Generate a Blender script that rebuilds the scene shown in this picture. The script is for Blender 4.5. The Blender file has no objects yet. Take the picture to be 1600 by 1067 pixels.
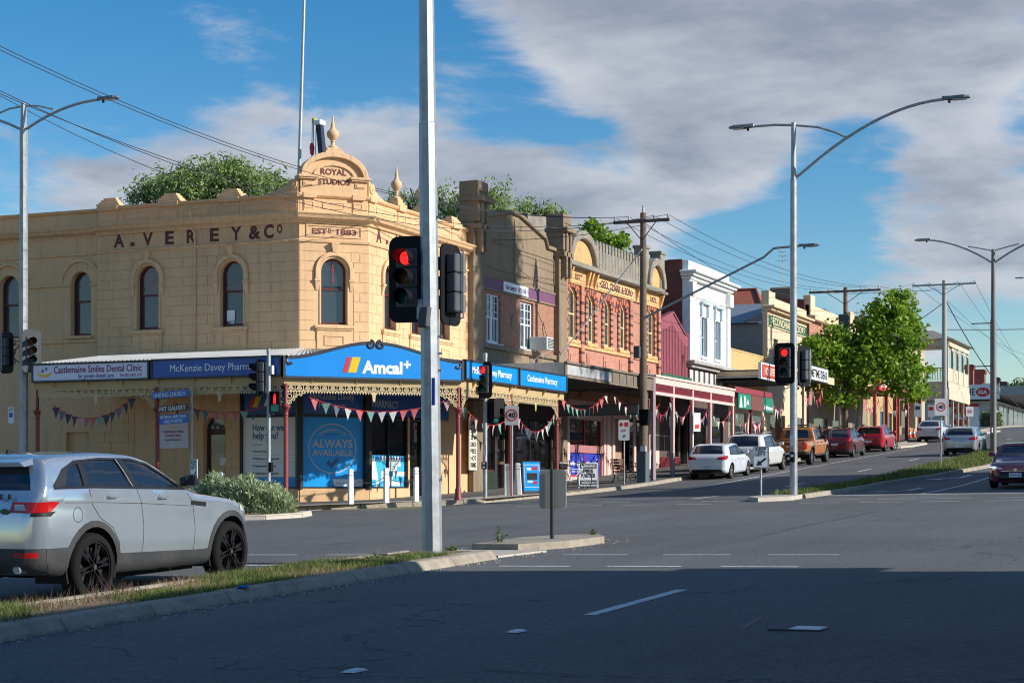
import bpy, bmesh, math, random
import numpy as np
from mathutils import Vector, Matrix
from mathutils.bvhtree import BVHTree

R = math.radians
rng = random.Random(7)
scene = bpy.context.scene
COL = scene.collection

# ------------------------------------------------------------------ camera
# World frame follows the main street: +Y runs up the street, +X to its right.
F_PX, HZ = 2765.0, 757.0          # focal length and horizon row of the 1600 px photograph
YAW, EYE = R(22.9), 1.62
cam = bpy.data.cameras.new('camera')
cam.sensor_width = 36.0
cam.lens = F_PX / 1600 * 36.0
cam.shift_y = (HZ - 533.5) / 1600.0
cam.clip_start, cam.clip_end = 0.1, 5000
camo = bpy.data.objects.new('camera', cam)
COL.objects.link(camo)
camo.location = (0, 0, EYE)
camo.rotation_euler = (R(90), 0, YAW)
scene.camera = camo

# ------------------------------------------------------------------ sky and sun
SUN_EL, SUN_ROT = R(24.8), R(84.8)
world = bpy.data.worlds.new('World')
scene.world = world
world.use_nodes = True


def build_sky():
    nt = world.node_tree
    N, L = nt.nodes, nt.links
    bg = N['Background']
    bg.inputs[1].default_value = 0.082
    sky = N.new('ShaderNodeTexSky')
    sky.sky_type = 'NISHITA'
    sky.sun_disc = False
    sky.sun_elevation, sky.sun_rotation = SUN_EL, SUN_ROT
    sky.altitude = 300
    sky.air_density, sky.dust_density, sky.ozone_density = 1.0, 0.2, 2.2
    hs = N.new('ShaderNodeHueSaturation')
    hs.inputs['Saturation'].default_value = 1.45
    hs.inputs['Value'].default_value = 1.34
    L.new(sky.outputs[0], hs.inputs['Color'])
    tc = N.new('ShaderNodeTexCoord')

    def math_(op, a, b=None, clamp=False):
        n = N.new('ShaderNodeMath'); n.operation = op; n.use_clamp = clamp
        for i, v in enumerate((a, b)):
            if v is None:
                continue
            if isinstance(v, (int, float)):
                n.inputs[i].default_value = v
            else:
                L.new(v, n.inputs[i])
        return n.outputs[0]
    # cloud layer seen in perspective: direction divided by its height
    sep = N.new('ShaderNodeSeparateXYZ'); L.new(tc.outputs['Generated'], sep.inputs[0])
    den = math_('ADD', math_('MAXIMUM', sep.outputs[2], 0.0), 0.16)
    cmb = N.new('ShaderNodeCombineXYZ')
    L.new(math_('DIVIDE', sep.outputs[0], den), cmb.inputs[0])
    L.new(math_('DIVIDE', sep.outputs[1], den), cmb.inputs[1])
    L.new(math_('MULTIPLY', sep.outputs[2], 3.0), cmb.inputs[2])

    def noise(scale, detail, rough, off=(0, 0, 0), dist=0.0):
        mp = N.new('ShaderNodeMapping'); mp.inputs['Location'].default_value = off
        L.new(cmb.outputs[0], mp.inputs['Vector'])
        n = N.new('ShaderNodeTexNoise'); n.inputs['Scale'].default_value = scale
        n.inputs['Detail'].default_value = detail; n.inputs['Roughness'].default_value = rough
        n.inputs['Distortion'].default_value = dist
        L.new(mp.outputs[0], n.inputs['Vector'])
        return n.outputs[0]
    big = noise(1.1, 2.0, 0.5, (3.1, 1.7, 0))
    fine = noise(2.6, 7.0, 0.6, (0.3, 5.2, 0), 0.25)
    dens = math_('ADD', math_('MULTIPLY', big, 0.55), math_('MULTIPLY', fine, 0.75))
    # banks of cloud and clear lanes, as directions (street azimuth from +Y, elevation in degrees)
    nrm = N.new('ShaderNodeVectorMath'); nrm.operation = 'NORMALIZE'
    L.new(tc.outputs['Generated'], nrm.inputs[0])

    def lobe(px, py, wx, amp):
        k = (px - 800) / F_PX; e = (HZ - py) / F_PX
        v = Vector((-math.sin(YAW) + k * math.cos(YAW), math.cos(YAW) + k * math.sin(YAW), e)).normalized()
        d = N.new('ShaderNodeVectorMath'); d.operation = 'DOT_PRODUCT'
        L.new(nrm.outputs[0], d.inputs[0]); d.inputs[1].default_value = v
        w = (wx / F_PX) ** 2 / 2
        g = math_('EXPONENT', math_('DIVIDE', math_('SUBTRACT', d.outputs['Value'], 1.0), w))
        return math_('MULTIPLY', g, amp)
    for a in LOBES:
        dens = math_('ADD', dens, lobe(*a))
    mask = N.new('ShaderNodeMapRange'); mask.interpolation_type = 'SMOOTHSTEP'
    L.new(dens, mask.inputs[0])
    mask.inputs[1].default_value = 0.67; mask.inputs[2].default_value = 0.83
    # thick cloud turns grey inside, thin sunlit edges stay white
    body = N.new('ShaderNodeValToRGB')
    cr = body.color_ramp
    cr.elements[0].position = 0.0; cr.elements[0].color = (6.8, 7.0, 7.5, 1)
    cr.elements[1].position = 1.0; cr.elements[1].color = (2.6, 3.15, 4.2, 1)
    for p_, c_ in ((0.25, (5.9, 6.15, 6.75, 1)), (0.5, (4.5, 4.85, 5.65, 1)), (0.75, (3.2, 3.6, 4.45, 1))):
        cr.elements.new(p_).color = c_
    puff = math_('MULTIPLY', math_('SUBTRACT', noise(2.7, 5.0, 0.56, (9, 2, 1)), 0.5), 1.15)
    tone = N.new('ShaderNodeMapRange'); tone.inputs[1].default_value = 0.62; tone.inputs[2].default_value = 1.22
    L.new(math_('ADD', dens, puff), tone.inputs[0])
    L.new(tone.outputs[0], body.inputs[0])
    mix = N.new('ShaderNodeMix'); mix.data_type = 'RGBA'
    L.new(math_('MULTIPLY', mask.outputs[0], 0.93), mix.inputs['Factor'])
    L.new(hs.outputs[0], mix.inputs['A']); L.new(body.outputs[0], mix.inputs['B'])
    L.new(mix.outputs['Result'], bg.inputs[0])


LOBES = [(1150, 60, 420, 0.36), (760, 300, 230, 0.20), (430, 210, 190, 0.22), (60, 270, 160, 0.18),
         (1500, 330, 160, 0.24), (60, 110, 170, -0.22), (560, 60, 130, -0.34), (700, 170, 90, -0.14), (1180, 360, 200, -0.32),
         (1330, 250, 110, -0.26), (790, 150, 80, -0.26), (880, 195, 75, -0.24), (970, 245, 70, -0.18), (1560, 560, 90, -0.2), (1560, 190, 80, -0.1)]
build_sky()
world.cycles.sampling_method = 'MANUAL'
world.cycles.sample_map_resolution = 512

sun = bpy.data.lights.new('sun', 'SUN')
sun.energy, sun.angle, sun.color = 5.0, R(0.53), (0.985, 0.95, 0.88)
suno = bpy.data.objects.new('sun', sun)
COL.objects.link(suno)
SUNV = Vector((math.sin(SUN_ROT) * math.cos(SUN_EL), math.cos(SUN_ROT) * math.cos(SUN_EL), math.sin(SUN_EL)))
suno.rotation_euler = SUNV.to_track_quat('Z', 'Y').to_euler()
suno.location = (60, 0, 60)

vs = scene.view_settings
vs.view_transform, vs.look, vs.exposure, vs.gamma = 'Standard', 'None', 0.25, 1.0
vs.use_curve_mapping = False
scene.render.engine = 'CYCLES'
scene.cycles.use_denoising = True
scene.cycles.filter_width = 1.1
scene.cycles.max_bounces = 5
scene.cycles.diffuse_bounces = 3
scene.cycles.glossy_bounces = 3
scene.cycles.use_adaptive_sampling = True
scene.cycles.adaptive_threshold = 0.015
scene.cycles.transparent_max_bounces = 8

# ------------------------------------------------------------------ helpers


def ray(px):
    k = (px - 800) / F_PX
    return (-math.sin(YAW) + k * math.cos(YAW), math.cos(YAW) + k * math.sin(YAW))


def yA(px, X):                      # street position where a pixel column meets the line x = X
    a, b = ray(px)
    return X / a * b


def xB(px, Y):                      # cross position where a pixel column meets the line y = Y
    a, b = ray(px)
    return Y / b * a


def dep(x, y):
    return -x * math.sin(YAW) + y * math.cos(YAW)


def zP(py, x, y):                   # height of a pixel row at a ground position
    return EYE + (HZ - py) * dep(x, y) / F_PX


def srgb(r, g, b):
    def f(c):
        c /= 255.0
        return c / 12.92 if c <= 0.04045 else ((c + 0.055) / 1.055) ** 2.4
    return (f(r), f(g), f(b))


MATS = {}


def pbr(name, col, rough=0.75, metal=0.0, var=0.12, scale=2.5, bump=0.0, bscale=40.0, spec=0.5, dirt=None, dirt_amt=0.0,
        dirt_scale=1.2, streak=False, coat=0.0, emit=None, estr=0.0, pos=False, trans=0.0, flake=False):
    if name in MATS:
        return MATS[name]
    m = bpy.data.materials.new(name); m.use_nodes = True
    nt = m.node_tree; N, L = nt.nodes, nt.links
    b = N['Principled BSDF']
    b.inputs['Roughness'].default_value = rough
    b.inputs['Metallic'].default_value = metal
    b.inputs['Specular IOR Level'].default_value = spec
    b.inputs['Coat Weight'].default_value = coat
    b.inputs['Coat Roughness'].default_value = 0.03
    if trans:
        b.inputs['Transmission Weight'].default_value = trans
    if emit:
        b.inputs['Emission Color'].default_value = (*emit, 1); b.inputs['Emission Strength'].default_value = estr
    tc = N.new('ShaderNodeTexCoord')
    geo = N.new('ShaderNodeNewGeometry')
    vec = geo.outputs['Position'] if pos else tc.outputs['Object']
    src = None
    if var > 0:
        n = N.new('ShaderNodeTexNoise'); n.inputs['Scale'].default_value = scale
        n.inputs['Detail'].default_value = 4; n.inputs['Roughness'].default_value = 0.65
        L.new(vec, n.inputs['Vector'])
        r = N.new('ShaderNodeValToRGB')
        r.color_ramp.elements[0].position = 0.25; r.color_ramp.elements[1].position = 0.75
        r.color_ramp.elements[0].color = (*[max(0, c * (1 - var)) for c in col], 1)
        r.color_ramp.elements[1].color = (*[min(1, c * (1 + var)) for c in col], 1)
        L.new(n.outputs[0], r.inputs[0]); src = r.outputs[0]
        rr = N.new('ShaderNodeMapRange'); rr.inputs[3].default_value = max(0, rough - 0.08); rr.inputs[4].default_value = min(1, rough + 0.08)
        L.new(n.outputs[0], rr.inputs[0]); L.new(rr.outputs[0], b.inputs['Roughness'])
    if dirt:
        mp = N.new('ShaderNodeMapping')
        if streak:
            mp.inputs['Scale'].default_value = (3.0, 3.0, 0.25)
        L.new(vec, mp.inputs[0])
        n2 = N.new('ShaderNodeTexNoise'); n2.inputs['Scale'].default_value = dirt_scale
        n2.inputs['Detail'].default_value = 5; n2.inputs['Roughness'].default_value = 0.7
        L.new(mp.outputs[0], n2.inputs['Vector'])
        mr = N.new('ShaderNodeMapRange'); mr.inputs[1].default_value = 0.5; mr.inputs[2].default_value = 0.72
        mr.inputs[4].default_value = dirt_amt
        L.new(n2.outputs[0], mr.inputs[0])
        mx = N.new('ShaderNodeMix'); mx.data_type = 'RGBA'
        L.new(mr.outputs[0], mx.inputs['Factor'])
        if src: L.new(src, mx.inputs['A'])
        else: mx.inputs['A'].default_value = (*col, 1)
        mx.inputs['B'].default_value = (*dirt, 1)
        src = mx.outputs['Result']
    if src: L.new(src, b.inputs['Base Color'])
    else: b.inputs['Base Color'].default_value = (*col, 1)
    if bump > 0:
        n3 = N.new('ShaderNodeTexNoise'); n3.inputs['Scale'].default_value = bscale
        n3.inputs['Detail'].default_value = 4
        L.new(vec, n3.inputs['Vector'])
        bp = N.new('ShaderNodeBump'); bp.inputs['Strength'].default_value = bump; bp.inputs['Distance'].default_value = 0.02
        L.new(n3.outputs[0], bp.inputs['Height']); L.new(bp.outputs[0], b.inputs['Normal'])
    MATS[name] = m
    return m


def brick_mat(name, c1, c2, mortar, bw=0.24, bh=0.086, axis='x', rough=0.85, stain=0.25, msize=0.009):
    if name in MATS:
        return MATS[name]
    m = bpy.data.materials.new(name); m.use_nodes = True
    nt = m.node_tree; N, L = nt.nodes, nt.links
    b = N['Principled BSDF']; b.inputs['Roughness'].default_value = rough
    tc = N.new('ShaderNodeTexCoord'); sp = N.new('ShaderNodeSeparateXYZ'); L.new(tc.outputs['Object'], sp.inputs[0])
    cb = N.new('ShaderNodeCombineXYZ')
    L.new(sp.outputs[0 if axis == 'x' else 1], cb.inputs[0]); L.new(sp.outputs[2], cb.inputs[1])
    bt = N.new('ShaderNodeTexBrick')
    bt.inputs['Scale'].default_value = 1.0
    bt.inputs['Brick Width'].default_value = bw; bt.inputs['Row Height'].default_value = bh
    bt.inputs['Mortar Size'].default_value = msize; bt.inputs['Mortar Smooth'].default_value = 0.2
    bt.inputs['Color1'].default_value = (*c1, 1); bt.inputs['Color2'].default_value = (*c2, 1); bt.inputs['Mortar'].default_value = (*mortar, 1)
    L.new(cb.outputs[0], bt.inputs['Vector'])
    n = N.new('ShaderNodeTexNoise'); n.inputs['Scale'].default_value = 1.3; n.inputs['Detail'].default_value = 7
    L.new(tc.outputs['Object'], n.inputs['Vector'])
    mr = N.new('ShaderNodeMapRange'); mr.inputs[1].default_value = 0.42; mr.inputs[2].default_value = 0.75; mr.inputs[4].default_value = stain
    L.new(n.outputs[0], mr.inputs[0])
    mx = N.new('ShaderNodeMix'); mx.data_type = 'RGBA'; L.new(mr.outputs[0], mx.inputs['Factor'])
    L.new(bt.outputs['Color'], mx.inputs['A']); mx.inputs['B'].default_value = (*[c * 0.45 for c in c1], 1)
    L.new(mx.outputs['Result'], b.inputs['Base Color'])
    bp = N.new('ShaderNodeBump'); bp.inputs['Strength'].default_value = 0.7; bp.inputs['Distance'].default_value = 0.01; bp.invert = True
    L.new(bt.outputs['Fac'], bp.inputs['Height']); L.new(bp.outputs[0], b.inputs['Normal'])
    MATS[name] = m
    return m


def glass_mat(name, tint=(0.02, 0.025, 0.03), see=0.0, rough=0.02):
    """Window glass: mirror-like by Fresnel over a dark or partly clear pane."""
    if name in MATS:
        return MATS[name]
    m = bpy.data.materials.new(name); m.use_nodes = True
    nt = m.node_tree; N, L = nt.nodes, nt.links
    out = N['Material Output']; b = N['Principled BSDF']
    b.inputs['Base Color'].default_value = (*tint, 1); b.inputs['Roughness'].default_value = 0.25
    gl = N.new('ShaderNodeBsdfGlossy'); gl.inputs['Roughness'].default_value = rough
    gl.inputs['Color'].default_value = (0.95, 0.97, 1, 1)
    tr = N.new('ShaderNodeBsdfTransparent'); tr.inputs['Color'].default_value = (0.75, 0.8, 0.8, 1)
    fr = N.new('ShaderNodeFresnel'); fr.inputs['IOR'].default_value = 1.6
    tc = N.new('ShaderNodeTexCoord'); nz = N.new('ShaderNodeTexNoise'); nz.inputs['Scale'].default_value = 1.7
    L.new(tc.outputs['Object'], nz.inputs['Vector'])
    bp = N.new('ShaderNodeBump'); bp.inputs['Strength'].default_value = 0.06; bp.inputs['Distance'].default_value = 0.03
    L.new(nz.outputs[0], bp.inputs['Height']); L.new(bp.outputs[0], gl.inputs['Normal'])
    m1 = N.new('ShaderNodeMixShader'); m1.inputs[0].default_value = see
    L.new(b.outputs[0], m1.inputs[1]); L.new(tr.outputs[0], m1.inputs[2])
    m2 = N.new('ShaderNodeMixShader'); L.new(fr.outputs[0], m2.inputs[0])
    L.new(m1.outputs[0], m2.inputs[1]); L.new(gl.outputs[0], m2.inputs[2])
    L.new(m2.outputs[0], out.inputs[0])
    MATS[name] = m
    return m


class MB:
    """Collects shapes; build() links them as one mesh object."""

    def __init__(s):
        s.v, s.f = [], []

    def add(s, v, f):
        o = len(s.v); s.v += [tuple(p) for p in v]; s.f += [tuple(i + o for i in q) for q in f]
        return s

    def box(s, x0, x1, y0, y1, z0, z1):
        if x0 > x1: x0, x1 = x1, x0
        if y0 > y1: y0, y1 = y1, y0
        if z0 > z1: z0, z1 = z1, z0
        return s.add([(x0, y0, z0), (x1, y0, z0), (x1, y1, z0), (x0, y1, z0), (x0, y0, z1), (x1, y0, z1), (x1, y1, z1), (x0, y1, z1)],
                     [(0, 3, 2, 1), (4, 5, 6, 7), (0, 1, 5, 4), (1, 2, 6, 5), (2, 3, 7, 6), (3, 0, 4, 7)])

    def hexa(s, lo, hi):                      # two quads, bottom and top, counter-clockwise
        return s.add(list(lo) + list(hi), [(3, 2, 1, 0), (4, 5, 6, 7), (0, 1, 5, 4), (1, 2, 6, 5), (2, 3, 7, 6), (3, 0, 4, 7)])

    def prism(s, poly, y0, y1, plane='xz'):   # polygon in xz pushed along y (or xy along z, yz along x)
        n = len(poly)
        def P(a, b, c):
            return (a, c, b) if plane == 'xz' else ((a, b, c) if plane == 'xy' else (c, a, b))
        area = sum(poly[i][0] * poly[(i + 1) % n][1] - poly[(i + 1) % n][0] * poly[i][1] for i in range(n))
        pl = poly if area > 0 else poly[::-1]
        v = [P(a, b, y0) for a, b in pl] + [P(a, b, y1) for a, b in pl]
        f = [tuple(range(n)), tuple(range(2 * n - 1, n - 1, -1))] + [(i, i + n, (i + 1) % n + n, (i + 1) % n) for i in range(n)]
        if plane != 'xz':
            f = [q[::-1] for q in f]
        return s.add(v, f)

    def strip(s, outer, inner, y0, y1):       # band between two polylines of equal length in xz, pushed along y
        n = len(outer)
        v = [(a, y0, b) for a, b in outer] + [(a, y0, b) for a, b in inner] + [(a, y1, b) for a, b in outer] + [(a, y1, b) for a, b in inner]
        f = []
        for i in range(n - 1):
            f += [(i, i + n, i + 1 + n, i + 1), (i + 2 * n, i + 1 + 2 * n, i + 1 + 3 * n, i + 3 * n),
                  (i, i + 1, i + 1 + 2 * n, i + 2 * n), (i + n, i + 3 * n, i + 1 + 3 * n, i + 1 + n)]
        f += [(0, 2 * n, 3 * n, n), (n - 1, 2 * n - 1, 4 * n - 1, 3 * n - 1)]
        return s.add(v, f)

    def tube(s, pts, r, n=8, cap=True):
        pts = [Vector(p) for p in pts]
        rs = r if isinstance(r, (list, tuple)) else [r] * len(pts)
        v, f = [], []
        up = None
        for i, p in enumerate(pts):
            d = (pts[min(i + 1, len(pts) - 1)] - pts[max(i - 1, 0)]).normalized()
            if up is None or abs(up.dot(d)) > 0.95:
                up = Vector((0, 0, 1)) if abs(d.z) < 0.9 else Vector((1, 0, 0))
            a = d.cross(up).normalized(); b = a.cross(d).normalized(); up = b
            for k in range(n):
                t = 2 * math.pi * (k + 0.5) / n
                v.append(p + (a * math.cos(t) + b * math.sin(t)) * rs[i])
        for i in range(len(pts) - 1):
            for k in range(n):
                k2 = (k + 1) % n
                f.append((i * n + k, i * n + k2, (i + 1) * n + k2, (i + 1) * n + k))
        if cap:
            f.append(tuple(range(n - 1, -1, -1))); f.append(tuple(range((len(pts) - 1) * n, len(pts) * n)))
        return s.add(v, f)

    def lathe(s, prof, c=(0, 0, 0), n=12, axis='z', a0=0.0, cap=True):
        v, f = [], []
        for r, h in prof:
            for k in range(n):
                t = a0 + 2 * math.pi * k / n
                q = (r * math.cos(t), r * math.sin(t), h)
                if axis == 'x': q = (q[2], q[0], q[1])
                elif axis == 'y': q = (q[1], q[2], q[0])
                v.append((c[0] + q[0], c[1] + q[1], c[2] + q[2]))
        for i in range(len(prof) - 1):
            for k in range(n):
                k2 = (k + 1) % n
                f.append((i * n + k, i * n + k2, (i + 1) * n + k2, (i + 1) * n + k))
        if cap and prof[0][0] > 1e-5: f.append(tuple(range(n - 1, -1, -1)))
        if cap and prof[-1][0] > 1e-5: f.append(tuple(range((len(prof) - 1) * n, len(prof) * n)))
        return s.add(v, f)

    def xform(s, M, start=0):
        for i in range(start, len(s.v)):
            s.v[i] = tuple(M @ Vector(s.v[i]))
        return s

    def mesh(s, name, mat, smooth=False):
        me = bpy.data.meshes.new(name)
        me.from_pydata(s.v, [], s.f)
        if mat: me.materials.append(mat)
        me.update()
        if smooth:
            me.polygons.foreach_set('use_smooth', [True] * len(me.polygons))
            try: me.set_sharp_from_angle(angle=R(40))
            except Exception: pass
        return me

    def build(s, name, mat, parent=None, loc=None, rotz=None, smooth=False, bevel=0.0, seg=1):
        return link(name, s.mesh(name, mat, smooth), parent, loc, rotz, bevel, seg)


def link(name, me, parent=None, loc=None, rotz=None, bevel=0.0, seg=1):
    o = bpy.data.objects.new(name, me)
    COL.objects.link(o)
    if parent: o.parent = parent
    if loc: o.location = loc
    if rotz is not None: o.rotation_euler = (0, 0, rotz)
    if bevel:
        b = o.modifiers.new('bevel', 'BEVEL'); b.width = bevel; b.segments = seg; b.limit_method = 'ANGLE'
        b.angle_limit = R(35)
    return o


def tag(o, label, cat=None, group=None, kind=None):
    if label: o['label'] = label
    if cat: o['category'] = cat
    if group: o['group'] = group
    if kind: o['kind'] = kind
    return o


def thing(name, label, cat, loc=(0, 0, 0), rotz=0.0, group=None):
    o = bpy.data.objects.new(name, None)
    o.empty_display_size = 0.3
    COL.objects.link(o)
    o.location = loc; o.rotation_euler = (0, 0, rotz)
    return tag(o, label, cat, group)


def struct(o):
    o['kind'] = 'structure'
    return o


def box(name, mat, parent, x0, x1, y0, y1, z0, z1, bevel=0.0):
    return MB().box(x0, x1, y0, y1, z0, z1).build(name, mat, parent, bevel=bevel)


def arc(cx, cz, r, a0, a1, n, rz=None):
    rz = rz or r
    return [(cx + r * math.cos(R(a0 + (a1 - a0) * i / n)), cz + rz * math.sin(R(a0 + (a1 - a0) * i / n))) for i in range(n + 1)]


def text(body, size, mat, parent, loc, width=None, bold=0.0, name='lettering', align='CENTER', depth=0.006, rot=None, shear=0.0, spacing=1.0, tilt=0.0):
    cu = bpy.data.curves.new('t', 'FONT')
    cu.body = body; cu.size = size; cu.align_x = 'LEFT'; cu.extrude = depth / 2; cu.offset = bold * size
    cu.space_character = spacing; cu.shear = shear; cu.resolution_u = 3
    to = bpy.data.objects.new('t', cu); COL.objects.link(to)
    me = bpy.data.meshes.new_from_object(to)
    bpy.data.objects.remove(to); bpy.data.curves.remove(cu)
    n = len(me.vertices)
    if n == 0:
        return None
    co = np.empty(n * 3); me.vertices.foreach_get('co', co); co = co.reshape(-1, 3)
    x0, x1 = co[:, 0].min(), co[:, 0].max()
    sx = width / (x1 - x0) if width else 1.0
    off = {'CENTER': (x0 + x1) / 2, 'LEFT': x0, 'RIGHT': x1}[align]
    X = (co[:, 0] - off) * sx; Z = co[:, 1]; Y = -co[:, 2]
    if tilt:
        c, s_ = math.cos(tilt), math.sin(tilt); X, Z = X * c - Z * s_, X * s_ + Z * c
    me.vertices.foreach_set('co', np.stack([X, Y, Z], 1).ravel())
    me.materials.clear(); me.materials.append(mat); me.name = name; me.update()
    o = link(name, me, parent, loc)
    if rot is not None: o.rotation_euler = (0, 0, rot)
    return o


def copy_tree(o, parent=None, loc=None, rotz=None, label=None):
    c = o.copy(); COL.objects.link(c); c.parent = parent
    if loc is not None: c.location = loc
    if rotz is not None: c.rotation_euler = (0, 0, rotz)
    if label: c['label'] = label
    for ch in [q for q in bpy.data.objects if q.parent == o]:
        copy_tree(ch, c)
    return c
# ------------------------------------------------------------------ terrain
_ys = [-400, -100, -40, 0, 20, 40, 52, 56, 58, 60, 62, 64, 66, 68, 72, 100, 140, 160, 165, 170, 175, 180, 185, 190, 200, 220, 260, 400, 900, 3000]


def _slope(y):
    if y < 56: return 0.0277
    if y < 68: return 0.0277 + (y - 56) / 12 * 0.024
    if y < 165: return 0.0517
    if y < 195: return 0.0517 - (y - 165) / 30 * 0.047
    return 0.0047


_fz = [0.0]
for i in range(1, len(_ys)):
    n = 24
    h = (_ys[i] - _ys[i - 1]) / n
    _fz.append(_fz[-1] + sum(_slope(_ys[i - 1] + (k + 0.5) * h) for k in range(n)) * h)
_f0 = _fz[_ys.index(0)]
_fz = [z - _f0 for z in _fz]


def G(x, y):
    return float(np.interp(y, _ys, _fz)) + 0.0154 * min(max(x, -90), 60)


def sheet(name, poly, dz, mat, parent=None, skirt=0.0, inset_mat=None):
    """A polygon laid on the terrain, dz above it, with an optional skirt down its edge."""
    bm = bmesh.new()
    vs_ = [bm.verts.new((x, y, 0)) for x, y in poly]
    f = bm.faces.new(vs_)
    bm.normal_update()
    if f.normal.z < 0: f.normal_flip()
    y0 = min(p[1] for p in poly); y1 = max(p[1] for p in poly)
    for yy in _ys:
        if y0 + 0.01 < yy < y1 - 0.01:
            bmesh.ops.bisect_plane(bm, geom=bm.verts[:] + bm.edges[:] + bm.faces[:], plane_co=(0, yy, 0), plane_no=(0, 1, 0))
    for xx in (-90, 60):
        if min(p[0] for p in poly) < xx < max(p[0] for p in poly):
            bmesh.ops.bisect_plane(bm, geom=bm.verts[:] + bm.edges[:] + bm.faces[:], plane_co=(xx, 0, 0), plane_no=(1, 0, 0))
    for v in bm.verts: v.co.z = G(v.co.x, v.co.y) + dz
    if skirt:
        be = [e for e in bm.edges if e.is_boundary]
        r = bmesh.ops.extrude_edge_only(bm, edges=be)
        for g in r['geom']:
            if isinstance(g, bmesh.types.BMVert): g.co.z -= skirt
        bmesh.ops.recalc_face_normals(bm, faces=bm.faces[:])
    bmesh.ops.triangulate(bm, faces=[q for q in bm.faces if len(q.verts) > 4])
    me = bpy.data.meshes.new(name); bm.to_mesh(me); bm.free()
    me.materials.append(mat)
    return link(name, me, parent)


def asphalt(name, base, var=0.25, seed=0.0):
    m = bpy.data.materials.new(name); m.use_nodes = True
    nt = m.node_tree; N, L = nt.nodes, nt.links
    b = N['Principled BSDF']; b.inputs['Roughness'].default_value = 0.82; b.inputs['Specular IOR Level'].default_value = 0.35
    geo = N.new('ShaderNodeNewGeometry')
    mp = N.new('ShaderNodeMapping'); mp.inputs['Location'].default_value = (seed, seed * 2, 0)
    L.new(geo.outputs['Position'], mp.inputs[0])

    def nz(scale, detail=5, rough=0.6, vec=None):
        n = N.new('ShaderNodeTexNoise'); n.inputs['Scale'].default_value = scale; n.inputs['Detail'].default_value = detail
        n.inputs['Roughness'].default_value = rough; L.new(vec or mp.outputs[0], n.inputs['Vector'])
        return n.outputs[0]
    # wheel-polished bands along the street
    st = N.new('ShaderNodeMapping'); st.inputs['Scale'].default_value = (1.0, 0.03, 0)
    L.new(geo.outputs['Position'], st.inputs[0])
    band = nz(0.8, 3, 0.5, st.outputs[0])
    big = nz(0.16, 6, 0.65)
    fine = nz(24, 4, 0.85)
    grit = nz(160, 2, 0.9)

    def mul(a, lo, hi, f0=0.3, f1=0.7):
        r = N.new('ShaderNodeMapRange'); r.inputs[1].default_value = f0; r.inputs[2].default_value = f1
        r.inputs[3].default_value = lo; r.inputs[4].default_value = hi
        L.new(a, r.inputs[0]); return r.outputs[0]
    cur = None
    for a, lo, hi in ((band, 1 - var * 0.5, 1 + var * 0.5), (big, 1 - var, 1 + var), (fine, 0.5, 1.55), (nz(11, 2, 0.7), 0.86, 1.15), (grit, 0.6, 1.45)):
        q = mul(a, lo, hi)
        if cur is None: cur = q
        else:
            mm = N.new('ShaderNodeMath'); mm.operation = 'MULTIPLY'; L.new(cur, mm.inputs[0]); L.new(q, mm.inputs[1]); cur = mm.outputs[0]
    # cracks: thin dark lines where a warped cell pattern meets
    wv = N.new('ShaderNodeTexVoronoi'); wv.feature = 'DISTANCE_TO_EDGE'; wv.inputs['Scale'].default_value = 0.13
    wp = N.new('ShaderNodeVectorMath'); wp.operation = 'ADD'
    nn = N.new('ShaderNodeTexNoise'); nn.inputs['Scale'].default_value = 0.9; nn.inputs['Detail'].default_value = 6
    L.new(mp.outputs[0], nn.inputs['Vector'])
    sc_ = N.new('ShaderNodeVectorMath'); sc_.operation = 'SCALE'; sc_.inputs['Scale'].default_value = 2.2
    L.new(nn.outputs['Color'], sc_.inputs[0]); L.new(mp.outputs[0], wp.inputs[0]); L.new(sc_.outputs[0], wp.inputs[1])
    L.new(wp.outputs[0], wv.inputs['Vector'])
    ck = mul(wv.outputs['Distance'], 0.45, 1.0, 0.0, 0.006)
    mm = N.new('ShaderNodeMath'); mm.operation = 'MULTIPLY'; L.new(cur, mm.inputs[0]); L.new(ck, mm.inputs[1])
    cc = N.new('ShaderNodeVectorMath'); cc.operation = 'SCALE'; cc.inputs[0].default_value = base
    L.new(mm.outputs[0], cc.inputs['Scale']); L.new(cc.outputs[0], b.inputs['Base Color'])
    bp = N.new('ShaderNodeBump'); bp.inputs['Strength'].default_value = 0.35; bp.inputs['Distance'].default_value = 0.01
    L.new(grit, bp.inputs['Height']); L.new(bp.outputs[0], b.inputs['Normal'])
    return m


M_road = asphalt('road asphalt', (0.112, 0.110, 0.108), 0.2)
M_path = asphalt('footpath asphalt', (0.13, 0.126, 0.12), 0.2, 7.3)
M_conc = pbr('weathered concrete', (0.34, 0.29, 0.225), 0.9, var=0.2, scale=5, bump=0.3, bscale=60, dirt=(0.16, 0.13, 0.1), dirt_amt=0.55, dirt_scale=2.2, pos=True)
M_conc2 = pbr('pale concrete', (0.5, 0.44, 0.36), 0.9, var=0.15, scale=6, bump=0.25, bscale=70, dirt=(0.28, 0.24, 0.2), dirt_amt=0.4, pos=True)
M_soil = pbr('dry soil', (0.21, 0.145, 0.085), 0.95, var=0.35, scale=9, bump=0.6, bscale=45, pos=True)
M_paint = pbr('worn road paint', (0.66, 0.66, 0.64), 0.7, var=0.1, scale=20, dirt=(0.14, 0.14, 0.14), dirt_amt=0.8, dirt_scale=9, pos=True)
M_far = pbr('dry grassland', (0.16, 0.14, 0.07), 0.95, var=0.4, scale=0.05, pos=True)

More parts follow.
